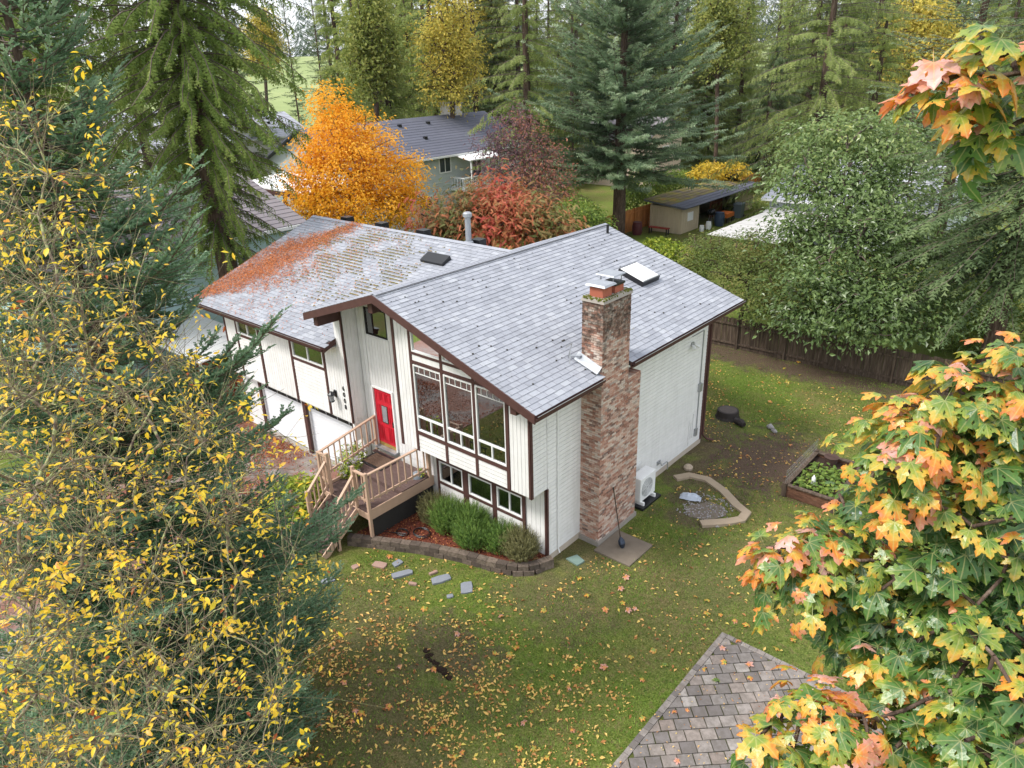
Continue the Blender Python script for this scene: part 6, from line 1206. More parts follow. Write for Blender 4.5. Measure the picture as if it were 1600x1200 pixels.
# ---- back yard shed with clutter, orange fence
fence('board_fence', 'bright orange wooden fence running behind the long shed', (-22.3, 36), (-22.3, 76), 1.85, M['orangewood'], bw=.3, rails_front=True)
fence('board_fence', 'grey board fence in front of the beige house', (-58, 28), (-58, 41), 1.9, M['oldwood'], bw=.3)
SD = thing('shed', 'long low cream shed with mossy dark roof and open front', 'shed', (-19.7, 48.5, 0))
x0, x1, y0, y1 = -21.2, -18.3, 41.6, 55.5
for k in range(12): B(x0 + k * .2417, x0 + (k + 1) * .2417 - .02, y0 - .04, y0, 0, 2.15 + .0 * k).build('wall_board', M['cream'], SD)
MB().box(x0, x1 - .02, y0, y0 + .1, 0, 2.1).box(x0, x0 + .1, y0 + .1, y1, 0, 2.3).box(x0 + .1, x1, y1 - .1, y1, 0, 2.1).build('wall', M['cream'], SD)
for k in range(8): B(x1, x1 + .04, y0 + k * .38, y0 + (k + 1) * .38 - .03, 0, 2.05).build('wall_board', M['cream'], SD)
for k in range(9): B(x1, x1 + .04, 51.6 + k * .43, 51.6 + (k + 1) * .43 - .03, 0, 2.05).build('wall_board', M['cream'], SD)
for k in range(5): B(x1 - 1.2, x1 - 1.16, 49 + k * .5, 49.47 + k * .5, 0, 2.05).build('wall_board', M['cedar'], SD)
rf = MB().hexa([(x0 - .4, y0 - .5, 2.5), (x1 + .5, y0 - .5, 2.1), (x1 + .5, y1 + .5, 2.1), (x0 - .4, y1 + .5, 2.5), (x0 - .4, y0 - .5, 2.62), (x1 + .5, y0 - .5, 2.22), (x1 + .5, y1 + .5, 2.22), (x0 - .4, y1 + .5, 2.62)]).build('roof', M['roof_dark'], SD)
for k in range(8): MB().hexa([(x0 - .42 + k * .5, y0 - .52, 2.63 - k * .0525 - .01), (x0 + .12 + k * .5, y0 - .52, 2.585 - k * .0525), (x0 + .12 + k * .5, y1 + .52, 2.585 - k * .0525), (x0 - .42 + k * .5, y1 + .52, 2.63 - k * .0525 - .01), (x0 - .42 + k * .5, y0 - .52, 2.64 - k * .0525), (x0 + .12 + k * .5, y0 - .52, 2.62 - k * .0525), (x0 + .12 + k * .5, y1 + .52, 2.62 - k * .0525), (x0 - .42 + k * .5, y1 + .52, 2.64 - k * .0525)]).build('roofing_strip', M['roof_dark'] if k > 4 else M['mossroof'], rf)
B(x1 + .04, x1 + .1, y0 + 1.0, y0 + 1.9, .9, 1.6).build('window', M['trimwhite'], SD)
# the things standing in front of it
def barrel(nm, lb, x, y, r, h, mat, cat='barrel', z=0):
    t = thing(nm, lb, cat, (x, y, z)); MB().lathe((x, y, z), [(r * .86, 0), (r, h * .3), (r, h * .7), (r * .86, h)], 14).build('barrel_body', mat, t, smooth=False); MB().lathe((x, y, z), [(r * .9, h - .02), (r * .9, h + .04), (.02, h + .05)], 14).build('lid', mat, t)
blue = simple('barrel_blue', S2L(58, 72, 92), .4); barrel('rain_barrel', 'dark blue barrel before the shed opening', -17.2, 46.4, .42, 1.1, blue); barrel('rain_barrel', 'dark red barrel at the corner between fence and shed', -21.2, 39.6, .42, 1.0, simple('barrel_red', S2L(84, 40, 44), .5)); barrel('bucket', 'white bucket standing left of the blue barrel', -17.3, 44.6, .24, .6, M['trimwhite'], 'bucket'); barrel('bucket', 'small white pail near the shed window', -17.4, 43.6, .2, .45, M['trimwhite'], 'bucket')
gp = simple('grey_bin_plastic', S2L(110, 120, 126), .5); bin_('wheeled_bin', 'large grey green wheeled bin beside the rusty board', -17.4, 50.6, 0, gp, 1.35)
tb = thing('orange_cart', 'orange garden cart with black wheels by the shed opening', 'cart', (-17.6, 48, 0)); B(-18, -17, 47.4, 48.8, .5, .85).build('tray', simple('orange_paint', S2L(206, 110, 50), .5), tb)
for sx_, sy_ in ((-18, 47.6), (-17, 47.6), (-18, 48.6), (-17, 48.6)): MB().tube([(sx_ - .05, sy_, .25), (sx_ + .05, sy_, .25)], .25, 10).build('wheel', M['black'], tb)
MB().beam((-17.5, 48.8, .6), (-17.4, 49.5, 1.1), .05, .05).build('pull_handle', M['black'], tb)
rb = thing('garden_bench', 'low red bench beside the cream end wall of the shed', 'bench', (-19.9, 40.8, 0)); B(-20.7, -18.9, 40.5, 40.95, .5, .56).build('seat', simple('red_paint', S2L(150, 50, 44), .5), rb)
for x in (-20.6, -19.0):
    for y in (40.55, 40.9): B(x - .04, x + .04, y - .04, y + .04, 0, .5).build('leg', M['black'], rb)
kt = thing('kettle_grill', 'round dark kettle grill inside the open shed front', 'grill', (-18.2, 47, 0)); MB().lathe((-18.2, 46.9, .7), [(.05, 0), (.3, .1), (.38, .3), (.3, .5), (.04, .6)], 14).build('bowl', M['black'], kt, smooth=True)
for a in (0, 2.1, 4.2): MB().tube([(-18.2 + .15 * math.cos(a), 46.9 + .15 * math.sin(a), .8), (-18.2 + .35 * math.cos(a), 46.9 + .35 * math.sin(a), 0)], .02, 5).build('leg', M['alu'], kt)
bk = thing('black_tub', 'black round tub on the far end of the shed roof', 'tub', (-20.4, 55.2, 2.5)); MB().lathe((-20.4, 55.0, 2.5), [(.6, 0), (.75, .6), (.8, .66), (.74, .64)], 14).build('tub_body', M['black'], bk)
PR = thing('patio_roof', 'wide low grey white corrugated patio roof beside the shed yard', 'patio roof', (-11.5, 44, 0))
for k in range(22):
    y = 32.5 + k * .62; x_l = -11.4 - max(0, (k - 14)) * .15; B(x_l, -6.5, y, y + .6, 2.45 + (k % 2) * .012, 2.5 + (k % 2) * .012).build('roof_panel', mk_grey := M.get('pgrey') or M.setdefault('pgrey', simple('pale_grey_sheet', S2L(188, 186, 184), .6, .12, 2)), PR)
for y in (32.7, 39, 45.8):
    for x in (-11.2, -6.8): B(x - .06, x + .06, y - .06, y + .06, 0, 2.45).build('post', M['oldwood'], PR)
# ================================================================ SHRUBS BY THE DECK AND IN THE BED
def rosemary(lb, x, y, r, h, mat, seed):
    rg = np.random.default_rng(seed); T = tree_thing('rosemary_bush', lb, 'bush', (x, y, .2)); n = int(900 * r * h / .4); a = rg.uniform(0, 6.28, n); q = np.sqrt(rg.random(n)) * r * .72
    P = np.stack([x + np.cos(a) * q, y + np.sin(a) * q, .22 + rg.random(n) * h * .8 * (1 - (q / r) ** 2 * .7)], -1); D = norm(np.stack([np.cos(a) * q / r * .9, np.sin(a) * q / r * .9, 1 + 0 * a], -1) + rg.normal(0, .2, (n, 3))); up = norm(rg.normal(0, 1, (n, 3)))
    V, F = scatter(*BR_R, P, frames(D, up), rg.uniform(.2, .38, n)); fol('foliage', V, F, V_[mat], T, np.repeat(rg.random(n), len(BR_R[1]))); A = np.stack([x + np.cos(a[:60]) * .05, y + np.sin(a[:60]) * .05, np.full(60, .15)], -1); wood('stems', A, P[:60], np.full(60, .012), np.full(60, .005), V_['bark_far'], T, 3)
_bt = T_brush(16, .2, 9); BR_R = (_bt[0] * np.array([1, 1, 1]), _bt[1])
_ros = rosemary
def rosemary(lb, x, y, r, h, mat, seed): _ros(lb, x, y, r * 1.22, h * 1.12, mat, seed)
V_['drybush'] = leaf_mat('dry_rosemary', [(0, (84, 84, 52)), (.5, (120, 118, 76)), (1, (150, 146, 100))], .3, .6)
rosemary('dull olive rosemary bush nearest the deck post', -3.95, -.05, .52, .8, 'drybush', 1); rosemary('bright green rosemary bush, second from the deck', -3.3, -.1, .58, .95, 'rosemary', 2); rosemary('tall bright rosemary bush under the middle low window', -2.5, .05, .58, .95, 'rosemary', 3); rosemary('rosemary bush spilling over the block wall', -2.1, -.3, .5, .75, 'rosemary', 4); rosemary('yellow green rosemary bush before the last low window', -1.35, .15, .55, .7, 'rosemary', 5); rosemary('olive green rosemary bush at the house corner', -.65, .2, .55, .78, 'drybush', 6)
def flowers(T, pts, r, mat, seed, name='flowers', petals=9):
    rg = np.random.default_rng(seed); n = len(pts) * petals; P = np.repeat(pts, petals, 0); d = norm(rg.normal(0, 1, (n, 3)) + [0, 0, .5]); P = P + d * r * .6; tv, tf = T_leaf(); V, F = scatter(tv * [1, 1.6, 1], tf, P, frames(norm(np.cross(d, rg.normal(0, 1, (n, 3)))), d), np.full(n, r)); fol(name, V, F, mat, T, np.repeat(rg.random(n), 2), 'stuff')
pinkm = leaf_mat('faded_pink_petals', [(0, (176, 128, 118)), (.5, (204, 160, 146)), (1, (216, 120, 140))], .4); whitem = leaf_mat('white_petals', [(0, (226, 222, 226)), (.6, (240, 238, 240)), (1, (204, 170, 206))], .4)
def leafy(name, lb, cat, c, r, n, leaf, mat, seed, fl=None):
    lobes = [((c[0] + a, c[1] + b, c[2] + d), r * q, r * q, r * q * .8) for a, b, d, q in ((0, 0, r * .7, .8), (r * .5, -r * .3, r * .5, .6), (-r * .5, r * .2, r * .55, .6), (0, -r * .55, r * .4, .6), (-.1, r * .6, r * .6, .6))]
    T = broadleaf(name, lb, cat, c, lobes, n, leaf, mat, seed, .03, tmpl=T_oval(), droop=.3, limbs=40, shell=.5, updir=1.)
    if fl: P, d, k, r_ = lobes_pts(lobes, fl[0], seed + 1, top=.8, shell=.1); flowers(T, P, fl[1], fl[2], seed)
    return T
leafy('hydrangea_bush', 'big yellow green hydrangea with faded pink heads beside the steps', 'bush', (-7.75, -2.75, 0), 1.15, 3000, .17, 'hydrangea', 31, (34, .1, pinkm))
leafy('hydrangea_bush', 'smaller hydrangea with brown pink heads near the driveway', 'bush', (-8.5, -2.9, -.1), .75, 900, .15, 'hydrangea', 32, (26, .1, pinkm))
leafy('flowering_plant', 'white and lilac flowering plant along the inside of left rail', 'plant', (-7.0, -.9, DZ), .42, 500, .1, 'hydrangea', 33, (44, .055, whitem)); leafy('flowering_plant', 'tall white flowering plant outside the rail near the red door', 'plant', (-7.75, -.3, .9), .6, 600, .11, 'hydrangea', 34, (46, .06, whitem))
leafy('flowering_plant', 'small pot of pink flowers at the deck end by the house wall', 'plant', (-4.95, .35, DZ + .15), .17, 130, .08, 'hydrangea', 35, (9, .04, pinkm))
# ================================================================ BIG LEAF MAPLE, close
def maple_mat(name, obj):
    a = N(name)
    if obj: oc = a.n('ShaderNodeObjectInfo').outputs['Color']; s = a.n('ShaderNodeSeparateColor'); a.l(oc, s.inputs[0]); t, u = s.outputs[0], s.outputs[1]
    else: t = a.attr(); u = a.math('FRACT', a.math('MULTIPLY', t, 37.7))
    e = a.attr('edge'); vn = a.attr('vein'); nz = a.noise(14, 4, .7)
    k = a.math('ADD', t, a.math('ADD', a.math('MULTIPLY', a.math('SUBTRACT', e, .45), .3), a.math('MULTIPLY', a.math('SUBTRACT', nz, .5), .6)))
    c = a.ramp(k, [(.0, S2L(62, 98, 54)), (.3, S2L(92, 130, 60)), (.46, S2L(150, 168, 68)), (.58, S2L(222, 186, 76)), (.72, S2L(232, 142, 62)), (.84, S2L(222, 150, 120)), (1., S2L(228, 180, 172))])
    c = a.mix(a.math('MULTIPLY', a.ramp(vn, [(.8, 0.), (1., 1.)]), .4), c, S2L(214, 206, 140)); c = a.mix(a.math('MULTIPLY', a.ramp(a.noise(60, 3, .8), [(.62, 0.), (.7, 1.)]), .35), c, S2L(120, 76, 44))
    return a.leafy(c, .4, .33, .6, None, a.bump(a.math('ADD', a.math('MULTIPLY', vn, -1.), nz), .5, .01))
MM = maple_mat('maple_leaf', True); MMs = maple_mat('maple_leaf_mass', False)
mv, mf, mvein, medge = T_maple()
def leaf_mesh(name, seed):
    rg = np.random.default_rng(seed); v = mv.copy(); v[:, 2] += .06 * np.sin(v[:, 0] * 3 + seed) * np.sin(v[:, 1] * 4 + seed * 2); v[:, 2] -= [.0, .18, .42][seed % 3] * np.abs(v[:, 1]) + [.25, -.15, .1, .5][seed % 4] * v[:, 0] ** 2 * (v[:, 0] > 0); v[:, 2] += [.15, -.2, 0][seed % 3] * v[:, 0] * v[:, 1]; v[:, :2] *= 1 + rg.normal(0, .02, (len(v), 2)); me = np_mesh(name, v, mf, MM)
    for nm, arr in (('vein', mvein), ('edge', medge)): a = me.attributes.new(nm, 'FLOAT', 'POINT'); a.data.foreach_set('value', arr.astype(np.float32))
    return me, v
LM = [leaf_mesh('leaf', s) for s in range(9)]
def leaf_tree(T, P, D, NN, S, tint, meshes, nobj, mass_mat, visible):
    """the leaves that show largest are objects, the rest one mass"""
    t = P - CAM; z = t @ cF; sx_ = 800 + FPX * (t @ cR) / z; sy_ = 600 - FPX * (t @ cU) / z; big = np.where((sx_ > 0) & (sx_ < 1600) & (sy_ > 0) & (sy_ < 1200) & visible, S / z, 0); o = np.argsort(-big); Rm = frames(D, NN); off = wloc(T)
    for i in o[:nobj]:
        me, _ = meshes[i % len(meshes)]; l = bpy.data.objects.new('leaf', me); COL.objects.link(l); l.parent = T; r = Rm[i] * S[i]; p = P[i] - off
        l.matrix_local = Matrix(((*r[0], p[0]), (*r[1], p[1]), (*r[2], p[2]), (0, 0, 0, 1))); l.color = (float(tint[i]), random.random(), 0, 1)
    rest = o[nobj:]; Vs = []; Fs = []; b = 0; ti = []; vv = []; ee = []; nv = len(meshes[0][1])
    for m in range(len(meshes)):
        s = rest[rest % len(meshes) == m]
        if not len(s): continue
        V, F = scatter(meshes[m][1], mf if nv == len(mv) else OVF, P[s], Rm[s], S[s]); Vs.append(V); Fs.append(F + b); b += len(V); ti.append(np.repeat(tint[s], F.shape[0] // len(s)))
    V = np.concatenate(Vs); me = np_mesh('leaves', V - off, np.concatenate(Fs), mass_mat, np.concatenate(ti))
    if nv == len(mv):
        for nm, arr in (('vein', mvein), ('edge', medge)): a = me.attributes.new(nm, 'FLOAT', 'POINT'); a.data.foreach_set('value', np.tile(arr, len(V) // nv).astype(np.float32))
    link('leaves', me, T, 'stuff')
mlobes = [(1520, 640, 4.7, 100, 90), (1430, 715, 4.6, 100, 85), (1580, 600, 4.8, 70, 70), (1560, 780, 4.9, 140, 120), (1450, 870, 5.0, 140, 110), (1300, 880, 4.8, 95, 65), (1225, 865, 4.7, 48, 45), (1255, 925, 4.9, 70, 45), (1360, 985, 5.2, 90, 80), (1500, 1010, 5.0, 150, 120), (1420, 1120, 4.7, 90, 70),
          (1290, 1150, 4.3, 100, 60), (1200, 1175, 4.2, 50, 40), (1560, 1150, 4.6, 120, 90), (1600, 930, 5.2, 100, 110), (1570, 110, 3.5, 90, 62), (1490, 140, 3.4, 62, 44), (1580, 190, 3.6, 70, 50), (1530, 215, 3.6, 34, 40), (1430, 660, 4.5, 44, 40)]
lob = [L_(a, b, t, rx * .92, ry * .92) for a, b, t, rx, ry in mlobes]
MT = tree_thing('big_leaf_maple', 'broad leaved maple with green, orange and pink leaves close to the viewpoint', 'tree', (13.2, -7.6, 0))
n = 1900; P, D, k, r = lobes_pts(lob, n, 77, top=.35, shell=.5); rg = np.random.default_rng(8)
view = norm(CAM - P); NN = norm(np.array([0, 0, 1.]) * 1.1 + D * .55 + rg.normal(0, .28, P.shape)); A_ = D * .9 + np.array([0, 0, -.45]) + rg.normal(0, .55, P.shape); A_ = norm(A_ - NN * np.sum(A_ * NN, 1, keepdims=True)); S = rg.uniform(.08, .148, n) * np.where(rg.random(n) < .25, .6, 1)
orange = np.array([.4, .5, .35, .12, .05, .35, .72, .28, .12, .08, .28, .52, .45, .2, .0, .52, .72, .32, .3, .55]); tint = np.clip(orange[k] * .8 + rg.normal(0, .17, n) + .28 * (r - .75) + .1 * (rg.random(n) < .12) * 3 + np.clip(D[:, 2], -.5, .6) * .14, .0, 1)
leaf_tree(MT, P, A_, NN, S, tint, LM, 300, MMs, D @ np.array([0, 0, 1.]) > -.5)
root = [np.array([13.2, -7.6, 0]), np.array([13.2, -7.6, 3]), np.array([13.0, -7.8, 6]), np.array([12.6, -8.1, 8.5]), np.array([12.1, -8.5, 10.3]), np.array([11.75, -8.9, 11.6]), np.array([11.7, -9.1, 12.6]), np.array([11.6, -9.3, 13.3])]
q = rg.choice(n, 330, replace=False); A, Bp, ra, rb = grow(root, P[q] - D[q] * .05, .005, seed=4, rmax=.2, jit=.1); _in = (np.arange(len(A)) >= len(root) - 1); ra = np.where(_in, np.minimum(ra * .5, .0095), ra); rb = np.where(_in, np.minimum(rb * .5, .0095), rb); wood('trunk', A, Bp, ra, rb, M['bark'], MT, 7)
# ================================================================ YELLOW LEAVED TREE, close
V_['lichen'] = None
a = N('lichen_bark'); f = a.noise(18, 4, .75); c = a.ramp(f, [(.36, S2L(92, 76, 72)), (.5, S2L(128, 116, 98)), (.62, S2L(166, 172, 116)), (.74, S2L(204, 208, 178))]); M['lichen'] = a.pbr(c, .95, a.bump(f, .6, .01), .1)
def yel(nm, obj):
    a = N(nm); t = a.n('ShaderNodeSeparateColor')
    if obj: a.l(a.n('ShaderNodeObjectInfo').outputs['Color'], t.inputs[0]); t = t.outputs[0]
    else: t = a.attr()
    c = a.ramp(t, [(0, S2L(176, 196, 60)), (.15, S2L(236, 220, 66)), (.5, S2L(252, 218, 60)), (.85, S2L(252, 206, 96)), (.95, S2L(230, 150, 80)), (1, S2L(160, 70, 44))]); c = a.mix(a.math('MULTIPLY', a.noise(30, 3), .3), c, S2L(226, 160, 70)); return a.leafy(c, .45, .4, .35)
YM, YMs = yel('yellow_leaf', True), yel('yellow_leaf_mass', False); ov, OVF = T_oval()
def oleaf(s): v = ov.copy(); v[:, 2] += [-.25, .1, -.1, .05][s] * v[:, 0] ** 2; v[:, 1] *= [.9, 1.1, 1., .75][s]; return np_mesh('leaf', v, OVF, YM, None, True), v
OL = [oleaf(s) for s in range(4)]
rg = np.random.default_rng(21); YT = tree_thing('yellow_leaved_tree', 'nearly bare tree with lichen covered twigs and bright yellow leaves', 'tree', (4.3, -11.9, 0))
tg = []
while len(tg) < 500:
    x, y = rg.uniform(-60, 470), rg.uniform(150, 1260); lim = np.interp(y, [150, 260, 420, 560, 700, 860, 1000, 1200], [90, 200, 250, 330, 470, 480, 480, 490])
    if x > lim or (y < 300 and rg.random() < .45): continue
    if x > lim - 120 and rg.random() < .45: continue
    tg.append(at(x, y, rg.uniform(6.2, 10.0)))
tg = np.array(tg); root = [np.array([4.3, -11.9, z]) + np.array([.12 * math.sin(z), .1 * math.cos(z * 1.3), 0]) for z in np.linspace(0, 7.4, 9)]
A, Bp, ra, rb = grow(root, tg, .0042, power=2.2, jit=.07, sub=5, bias=.12, seed=6, rmax=.13); ra = np.minimum(ra, .032); rb = np.minimum(rb, .032); ra[8:] *= .45; rb[8:] *= .45; ra = np.maximum(ra, .003); rb = np.maximum(rb, .0028); wood('trunk', A, Bp, ra, rb, M['lichen'], YT, 5)
# short side twigs
k = rg.integers(0, len(A), 2000); u = rg.random((2000, 1)); p0 = A[k] * (1 - u) + Bp[k] * u; dd = norm(Bp[k] - A[k]) + rg.normal(0, .5, (2000, 3)) + [0, 0, .1]; L = rg.uniform(.15, .7, (2000, 1)); p1 = p0 + norm(dd) * L * .5; p2 = p1 + norm(norm(dd) + rg.normal(0, .3, dd.shape)) * L * .5
_k = rg.integers(0, len(A), 800); _o = A[_k]; _d = norm(rg.normal(0, 1, (800, 3)) * [1, 1, .7] + [0, 0, .35]); _L = rg.uniform(.4, 1.3, (800, 1)); _e = _o + _d * _L * .55; _f = _e + norm(_d + rg.normal(0, .15, _d.shape)) * _L * .45
p0 = np.concatenate([p0, _o]); p1 = np.concatenate([p1, _e]); p2 = np.concatenate([p2, _f])
wood('twigs', np.concatenate([p0, p1]), np.concatenate([p1, p2]), np.concatenate([np.full(2800, .0034), np.full(2800, .0026)]), np.concatenate([np.full(2800, .0026), np.full(2800, .0015)]), M['lichen'], YT, 3)
q = rg.integers(0, len(p2), 2000); m = len(q); rep = rg.integers(1, 6, m); cc = np.repeat(p2[q], rep, 0) + rg.normal(0, .045, (rep.sum(), 3)); n = len(cc)
NN = norm(np.array([0, 0, 1.]) + rg.normal(0, .6, (n, 3))); A_ = norm(rg.normal(0, 1, (n, 3)) + [0, 0, -.7]); A_ = norm(A_ - NN * np.sum(A_ * NN, 1, keepdims=True)); tint = np.clip(rg.normal(.5, .22, n), 0, .93); tint[rg.random(n) < .02] = 1.
leaf_tree(YT, cc, A_, NN, rg.uniform(.042, .08, n), tint, OL, 300, YMs, np.ones(n, bool))

_rg = np.random.default_rng(4); _n = 620; _P = np.stack([_rg.uniform(4.1, 5.4, _n), _rg.uniform(8.5, 10.4, _n), .3 + _rg.uniform(0, .2, _n)], -1); _N = norm(np.array([0, 0, 1.]) + _rg.normal(0, .4, (_n, 3))); _A = norm(_rg.normal(0, 1, (_n, 3))); _A = norm(_A - _N * np.sum(_A * _N, 1, keepdims=True))
_T = tree_thing('strawberry_plants', 'leafy strawberry plants filling the wooden planter box', 'plants', (4.7, 9.5, .3)); _V, _F = scatter(ov * [1, 1.5, 1], OVF, _P, frames(_A, _N), _rg.uniform(.09, .17, _n)); fol('foliage', _V, _F, V_['bush'], _T, np.repeat(_rg.random(_n) * .8, len(OVF)))
# ================================================================ GRASS AND FALLEN LEAVES
def on_lawn(x, y):
    house = (x > -16.2) & (x < .9) & (y > -.2) & (y < 10.3); bedm = (x > -5.4) & (x < .4) & (y > -2.6 + .45 * (x + 5.4)) & (y < .8); pat = (x > 5.25) & (y < 1.2); drv = (x < -8.1) & (y < .7); ch_ = (x > 0) & (x < 1.95) & (y > 1.9) & (y < 3.3); pl = (x > 3.85) & (x < 5.65) & (y > 8.25) & (y < 11.3); dk_ = (x > -7.2) & (x < -4.6) & (y > -3.8) & (y < 1)
    return ~(house | bedm | pat | drv | ch_ | pl | dk_)
def dirt(x, y):
    d = np.zeros_like(x)
    for (cx, cy, rx, ry, s_) in DIRT: d = np.maximum(d, s_ * np.clip(1.25 - np.hypot((x - cx) / rx, (y - cy) / ry), 0, 1))
    return d
rg = np.random.default_rng(33)
def gz_(x, y): return gh(x, y) + .018 * np.sin(x * 1.7 + np.sin(y * 1.1)) * np.cos(y * 1.3) - .02
n = 380000; x = rg.uniform(-9, 14, n); y = rg.uniform(-12, 20, n); k = on_lawn(x, y); x, y = x[k], y[k]
pn = .5 + .5 * np.sin(x * 1.3 + 2 * np.sin(y * .8)) * np.cos(y * 1.1 + 1.5 * np.sin(x * .7)); keep = rg.random(len(x)) < (.35 + .65 * pn) * (1 - .85 * dirt(x, y)); keep &= np.hypot(x - CAM[0], y - CAM[1]) > 5; x, y, pn = x[keep], y[keep], pn[keep]; n = min(len(x), 190000); x, y, pn = x[:n], y[:n], pn[:n]
P = np.stack([x, y, gz_(x, y)], -1); az = rg.uniform(0, 6.28, n); h = rg.uniform(.025, .075, n); w_ = rg.uniform(.006, .016, n); s = np.stack([np.cos(az), np.sin(az), 0 * az], -1); ln = np.stack([np.cos(az + 1.57), np.sin(az + 1.57), 0 * az], -1) * (h * rg.uniform(.3, 1.2, n))[:, None]
V = np.stack([P - s * w_[:, None], P + s * w_[:, None], P + ln + [0, 0, 1] * h[:, None]], 1).reshape(-1, 3); V2 = V.copy()
gm = leaf_mat('grass_blades', [(0, (96, 96, 48)), (.35, (84, 108, 40)), (.7, (110, 140, 50)), (1, (144, 162, 74))], .3, .6); link('grass', np_mesh('grass', V, np.arange(3 * n).reshape(-1, 3), gm, np.clip(rg.random(n) * .6 + .45 * pn, 0, 1)), None, 'stuff')
# small fallen leaves
def fallen(name, n, box, dens, mat, s0, s1, zoff=.012, zf=gz_, seed=1):
    rg = np.random.default_rng(seed); X = []; Y = []; tot = 0
    while tot < n:
        x = rg.uniform(box[0], box[1], 20000); y = rg.uniform(box[2], box[3], 20000); k = rg.random(20000) < dens(x, y); X.append(x[k]); Y.append(y[k]); tot += k.sum()
    x = np.concatenate(X)[:n]; y = np.concatenate(Y)[:n]; P = np.stack([x, y, zf(x, y) + zoff + rg.uniform(0, .02, n)], -1); nn = norm(np.array([0, 0, 1.]) + rg.normal(0, .35, (n, 3))); a = rg.normal(0, 1, (n, 3)); a = norm(a - nn * np.sum(a * nn, 1, keepdims=True)); tv, tf = T_leaf(.2); V, F = scatter(tv, tf, P, frames(a, nn), s0 + (s1 - s0) * rg.random(n) ** 1.6); link(name, np_mesh(name, V, F, mat, np.repeat(rg.random(n), 2)), None, 'stuff')
fm = leaf_mat('fallen_leaf', [(0, (140, 92, 56)), (.25, (204, 148, 92)), (.5, (232, 188, 116)), (.8, (246, 214, 130)), (1, (222, 206, 104))], .25, .6)
near = lambda x, y: np.exp(-(((x - 1) + (y + 6) * .15) / 5.5) ** 2) * np.clip((-y - .5) / 5, .12, 1.3)
fallen('fallen_leaves', 12500, (-8, 12, -12, 18), lambda x, y: on_lawn(x, y) * np.clip(near(x, y) + .07, 0, 1) * np.clip(.45 + .8 * np.sin(x * 1.9 + 2 * np.sin(y * 1.3)) * np.cos(y * 2.3 + np.sin(x * 2.7)), .12, 1), fm, .04, .15)
fallen('fallen_leaves', 900, (5.3, 12, -7, 1.1), lambda x, y: .3 + 0 * x, fm, .03, .07, .06, lambda x, y: 0 * x, 4)
rm = leaf_mat('rust_litter', [(0, (110, 54, 34)), (.5, (164, 86, 50)), (1, (200, 124, 76))], .2, .7)
fallen('needle_litter', 14000, (-17.4, -8.3, -8, .5), lambda x, y: np.clip(.35 + .6 * np.sin(x * .9 + 1.2) * np.cos(y * .8), .08, 1) * (1 - .8 * np.exp(-((x + 10.5) / 1.6) ** 2 - ((y + 1.) / 1.3) ** 2)), rm, .05, .11, .02, lambda x, y: gh(x, y), 5)
fallen('needle_litter', 2600, (-5.3, 0, -2.2, .64), lambda x, y: (y > -2.25 + .47 * (x + 5.2)) * .5, leaf_mat('bark_chips', [(0, (84, 44, 34)), (.6, (150, 78, 52)), (1, (206, 150, 92))], .1, .8), .04, .1, .21, lambda x, y: 0 * x, 6)
rgv = np.random.default_rng(2); gv = MB()
for i in range(260):
    x, y = rgv.uniform(1.6, 3.1), rgv.uniform(5.3, 6.9); r = rgv.uniform(.012, .035); gv.lathe((x, y, .0), [(r, 0), (r * .9, r * .7), (.002, r)], 5)
tag(gv.build('gravel', simple('gravel_stones', S2L(150, 146, 146), .9, .3, 9)), kind='stuff')
# large fallen maple leaves, each its own
FM = []
for s in range(4): me, v = leaf_mesh('fallen_maple_leaf', s + 20); FM.append(me)
rr = random.Random(9); spots = [(1153, 1003, .8, .055), (1130, 1012, .88, .055), (1134, 1036, .55, .055), (1101, 1046, .65, .055), (1169, 1058, .62, .055), (1168, 1040, .85, .055), (1121, 1065, .3, .055), (1053, 1099, .66, .02), (1053, 1114, .8, .055), (1004, 1163, .58, .02), (1061, 1190, .84, .055), (1213, 1086, .95, .055), (1282, 1072, .7, .055), (1300, 1074, .68, .055), (1331, 1098, .6, .055), (1075, 1110, .75, .055),
    (1003, 1061, .62, .02), (1039, 1038, .35, .02), (979, 953, .85, .02), (1147, 969, .72, .02), (1168, 979, .6, .02), (1242, 1002, .6, .02), (1211, 1014, .55, .02), (968, 1195, .62, .02), (610, 868, .7, .02), (750, 942, .45, .02), (747, 963, .5, .02), (820, 1130, .84, .02), (712, 990, .9, .02), (946, 1045, .8, .02), (900, 1044, .6, .02), (560, 983, .85, .02), (1168, 900, .8, .02), (1178, 905, .6, .02), (960, 1190, .7, .02), (812, 1168, .6, .02), (520, 1190, .6, .02)]
for i in range(60):
    spots.append((rr.uniform(480, 1180), rr.uniform(900, 1200), rr.choice([.55, .6, .7, .85]), .02))
for i in range(34): spots.append((rr.uniform(1080, 1330), rr.uniform(560, 760), rr.choice([.5, .58, .62, .7]), .02))
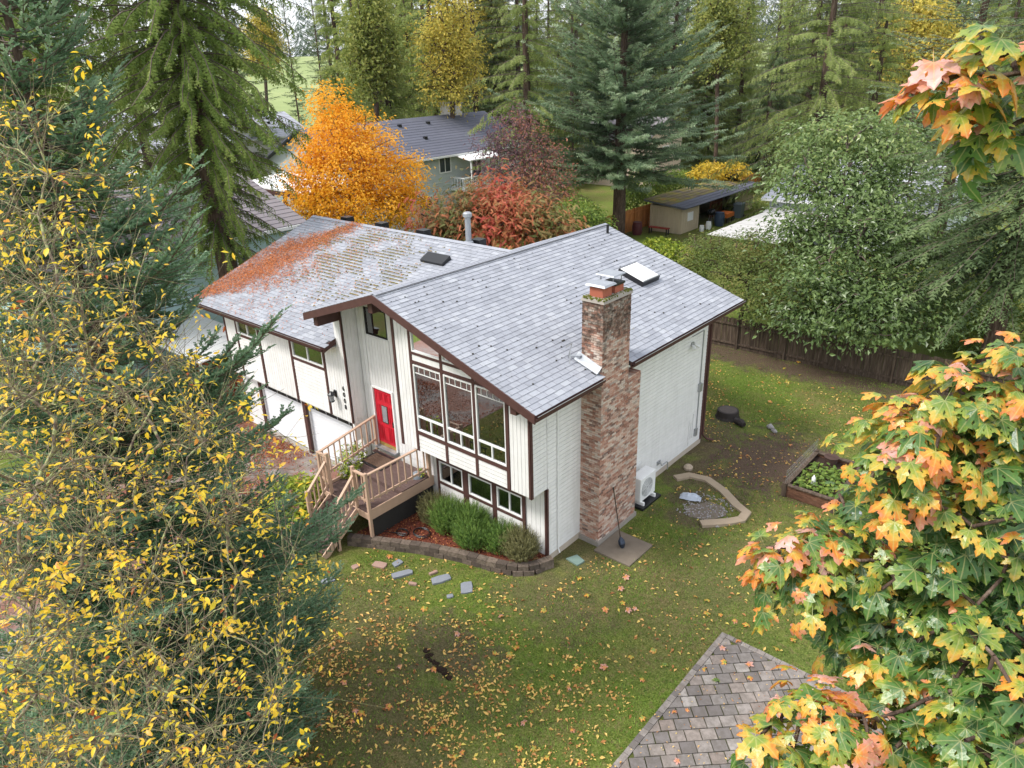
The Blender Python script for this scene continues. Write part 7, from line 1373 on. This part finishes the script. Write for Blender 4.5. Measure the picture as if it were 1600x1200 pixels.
for i, (px, py, t, zo) in enumerate(spots):
    c = onz(px, py, zo); x, y = c[0], c[1]
    if zo < .03 and not bool(on_lawn(np.array([x]), np.array([y]))[0]): continue
    o = bpy.data.objects.new('fallen_maple_leaf', FM[i % 4]); COL.objects.link(o); s = rr.uniform(.09, .165); o.scale = (s, s, s * .8); o.location = (x, y, zo + .03); o.rotation_euler = (rr.uniform(-.25, .25), rr.uniform(-.25, .25), rr.uniform(0, 6.28)); o.color = (t, rr.random(), 0, 1)
    if zo > .03: tag(o, 'large maple leaf lying on the stone pavers', 'leaf', 'fallen maple leaves on the patio')
    elif py < 800: tag(o, 'fallen maple leaf on the back lawn or bare soil', 'leaf', 'fallen maple leaves on the back lawn')
    else: tag(o, 'large fallen maple leaf lying in the front lawn', 'leaf', 'fallen maple leaves on the front lawn')
# hole dug in the lawn
ht = MB()
for k in range(26):
    f = k / 25; c = onz(670 + 28 * f + rr.uniform(-5, 5), 1020 + 38 * f + rr.uniform(-4, 4), 0); r = rr.uniform(.03, .09); ht.lathe((c[0], c[1], -.0), [(r * 1.3, -.03), (r * rr.uniform(.7, 1), rr.uniform(.0, .03)), (.01, rr.uniform(-.01, .03))], 6)
tag(set_origin(ht.build('dug_hole', simple('dark_soil', S2L(48, 38, 32), 1, .3, 20, .1, 0, 50, .8)), (-.1, -3.7, 0)), 'dark dug up strip of soil in the middle of the lawn', 'soil patch')

# ---------------------------------------------------------------- thin morning haze
hz = B(-2700, 2700, -2700, 2700, -1.6, 75).mesh('haze', []) ; ho_ = bpy.data.objects.new('haze', hz); COL.objects.link(ho_); hm = bpy.data.materials.new('haze'); hm.use_nodes = True; hn = hm.node_tree; hn.nodes.clear()
pv = hn.nodes.new('ShaderNodeVolumePrincipled'); pv.inputs['Density'].default_value = .00006; pv.inputs['Color'].default_value = (.86, .92, 1, 1); pv.inputs['Anisotropy'].default_value = .2; hn.links.new(pv.outputs[0], hn.nodes.new('ShaderNodeOutputMaterial').inputs['Volume']); hz.materials.append(hm); ho_['kind'] = 'stuff'
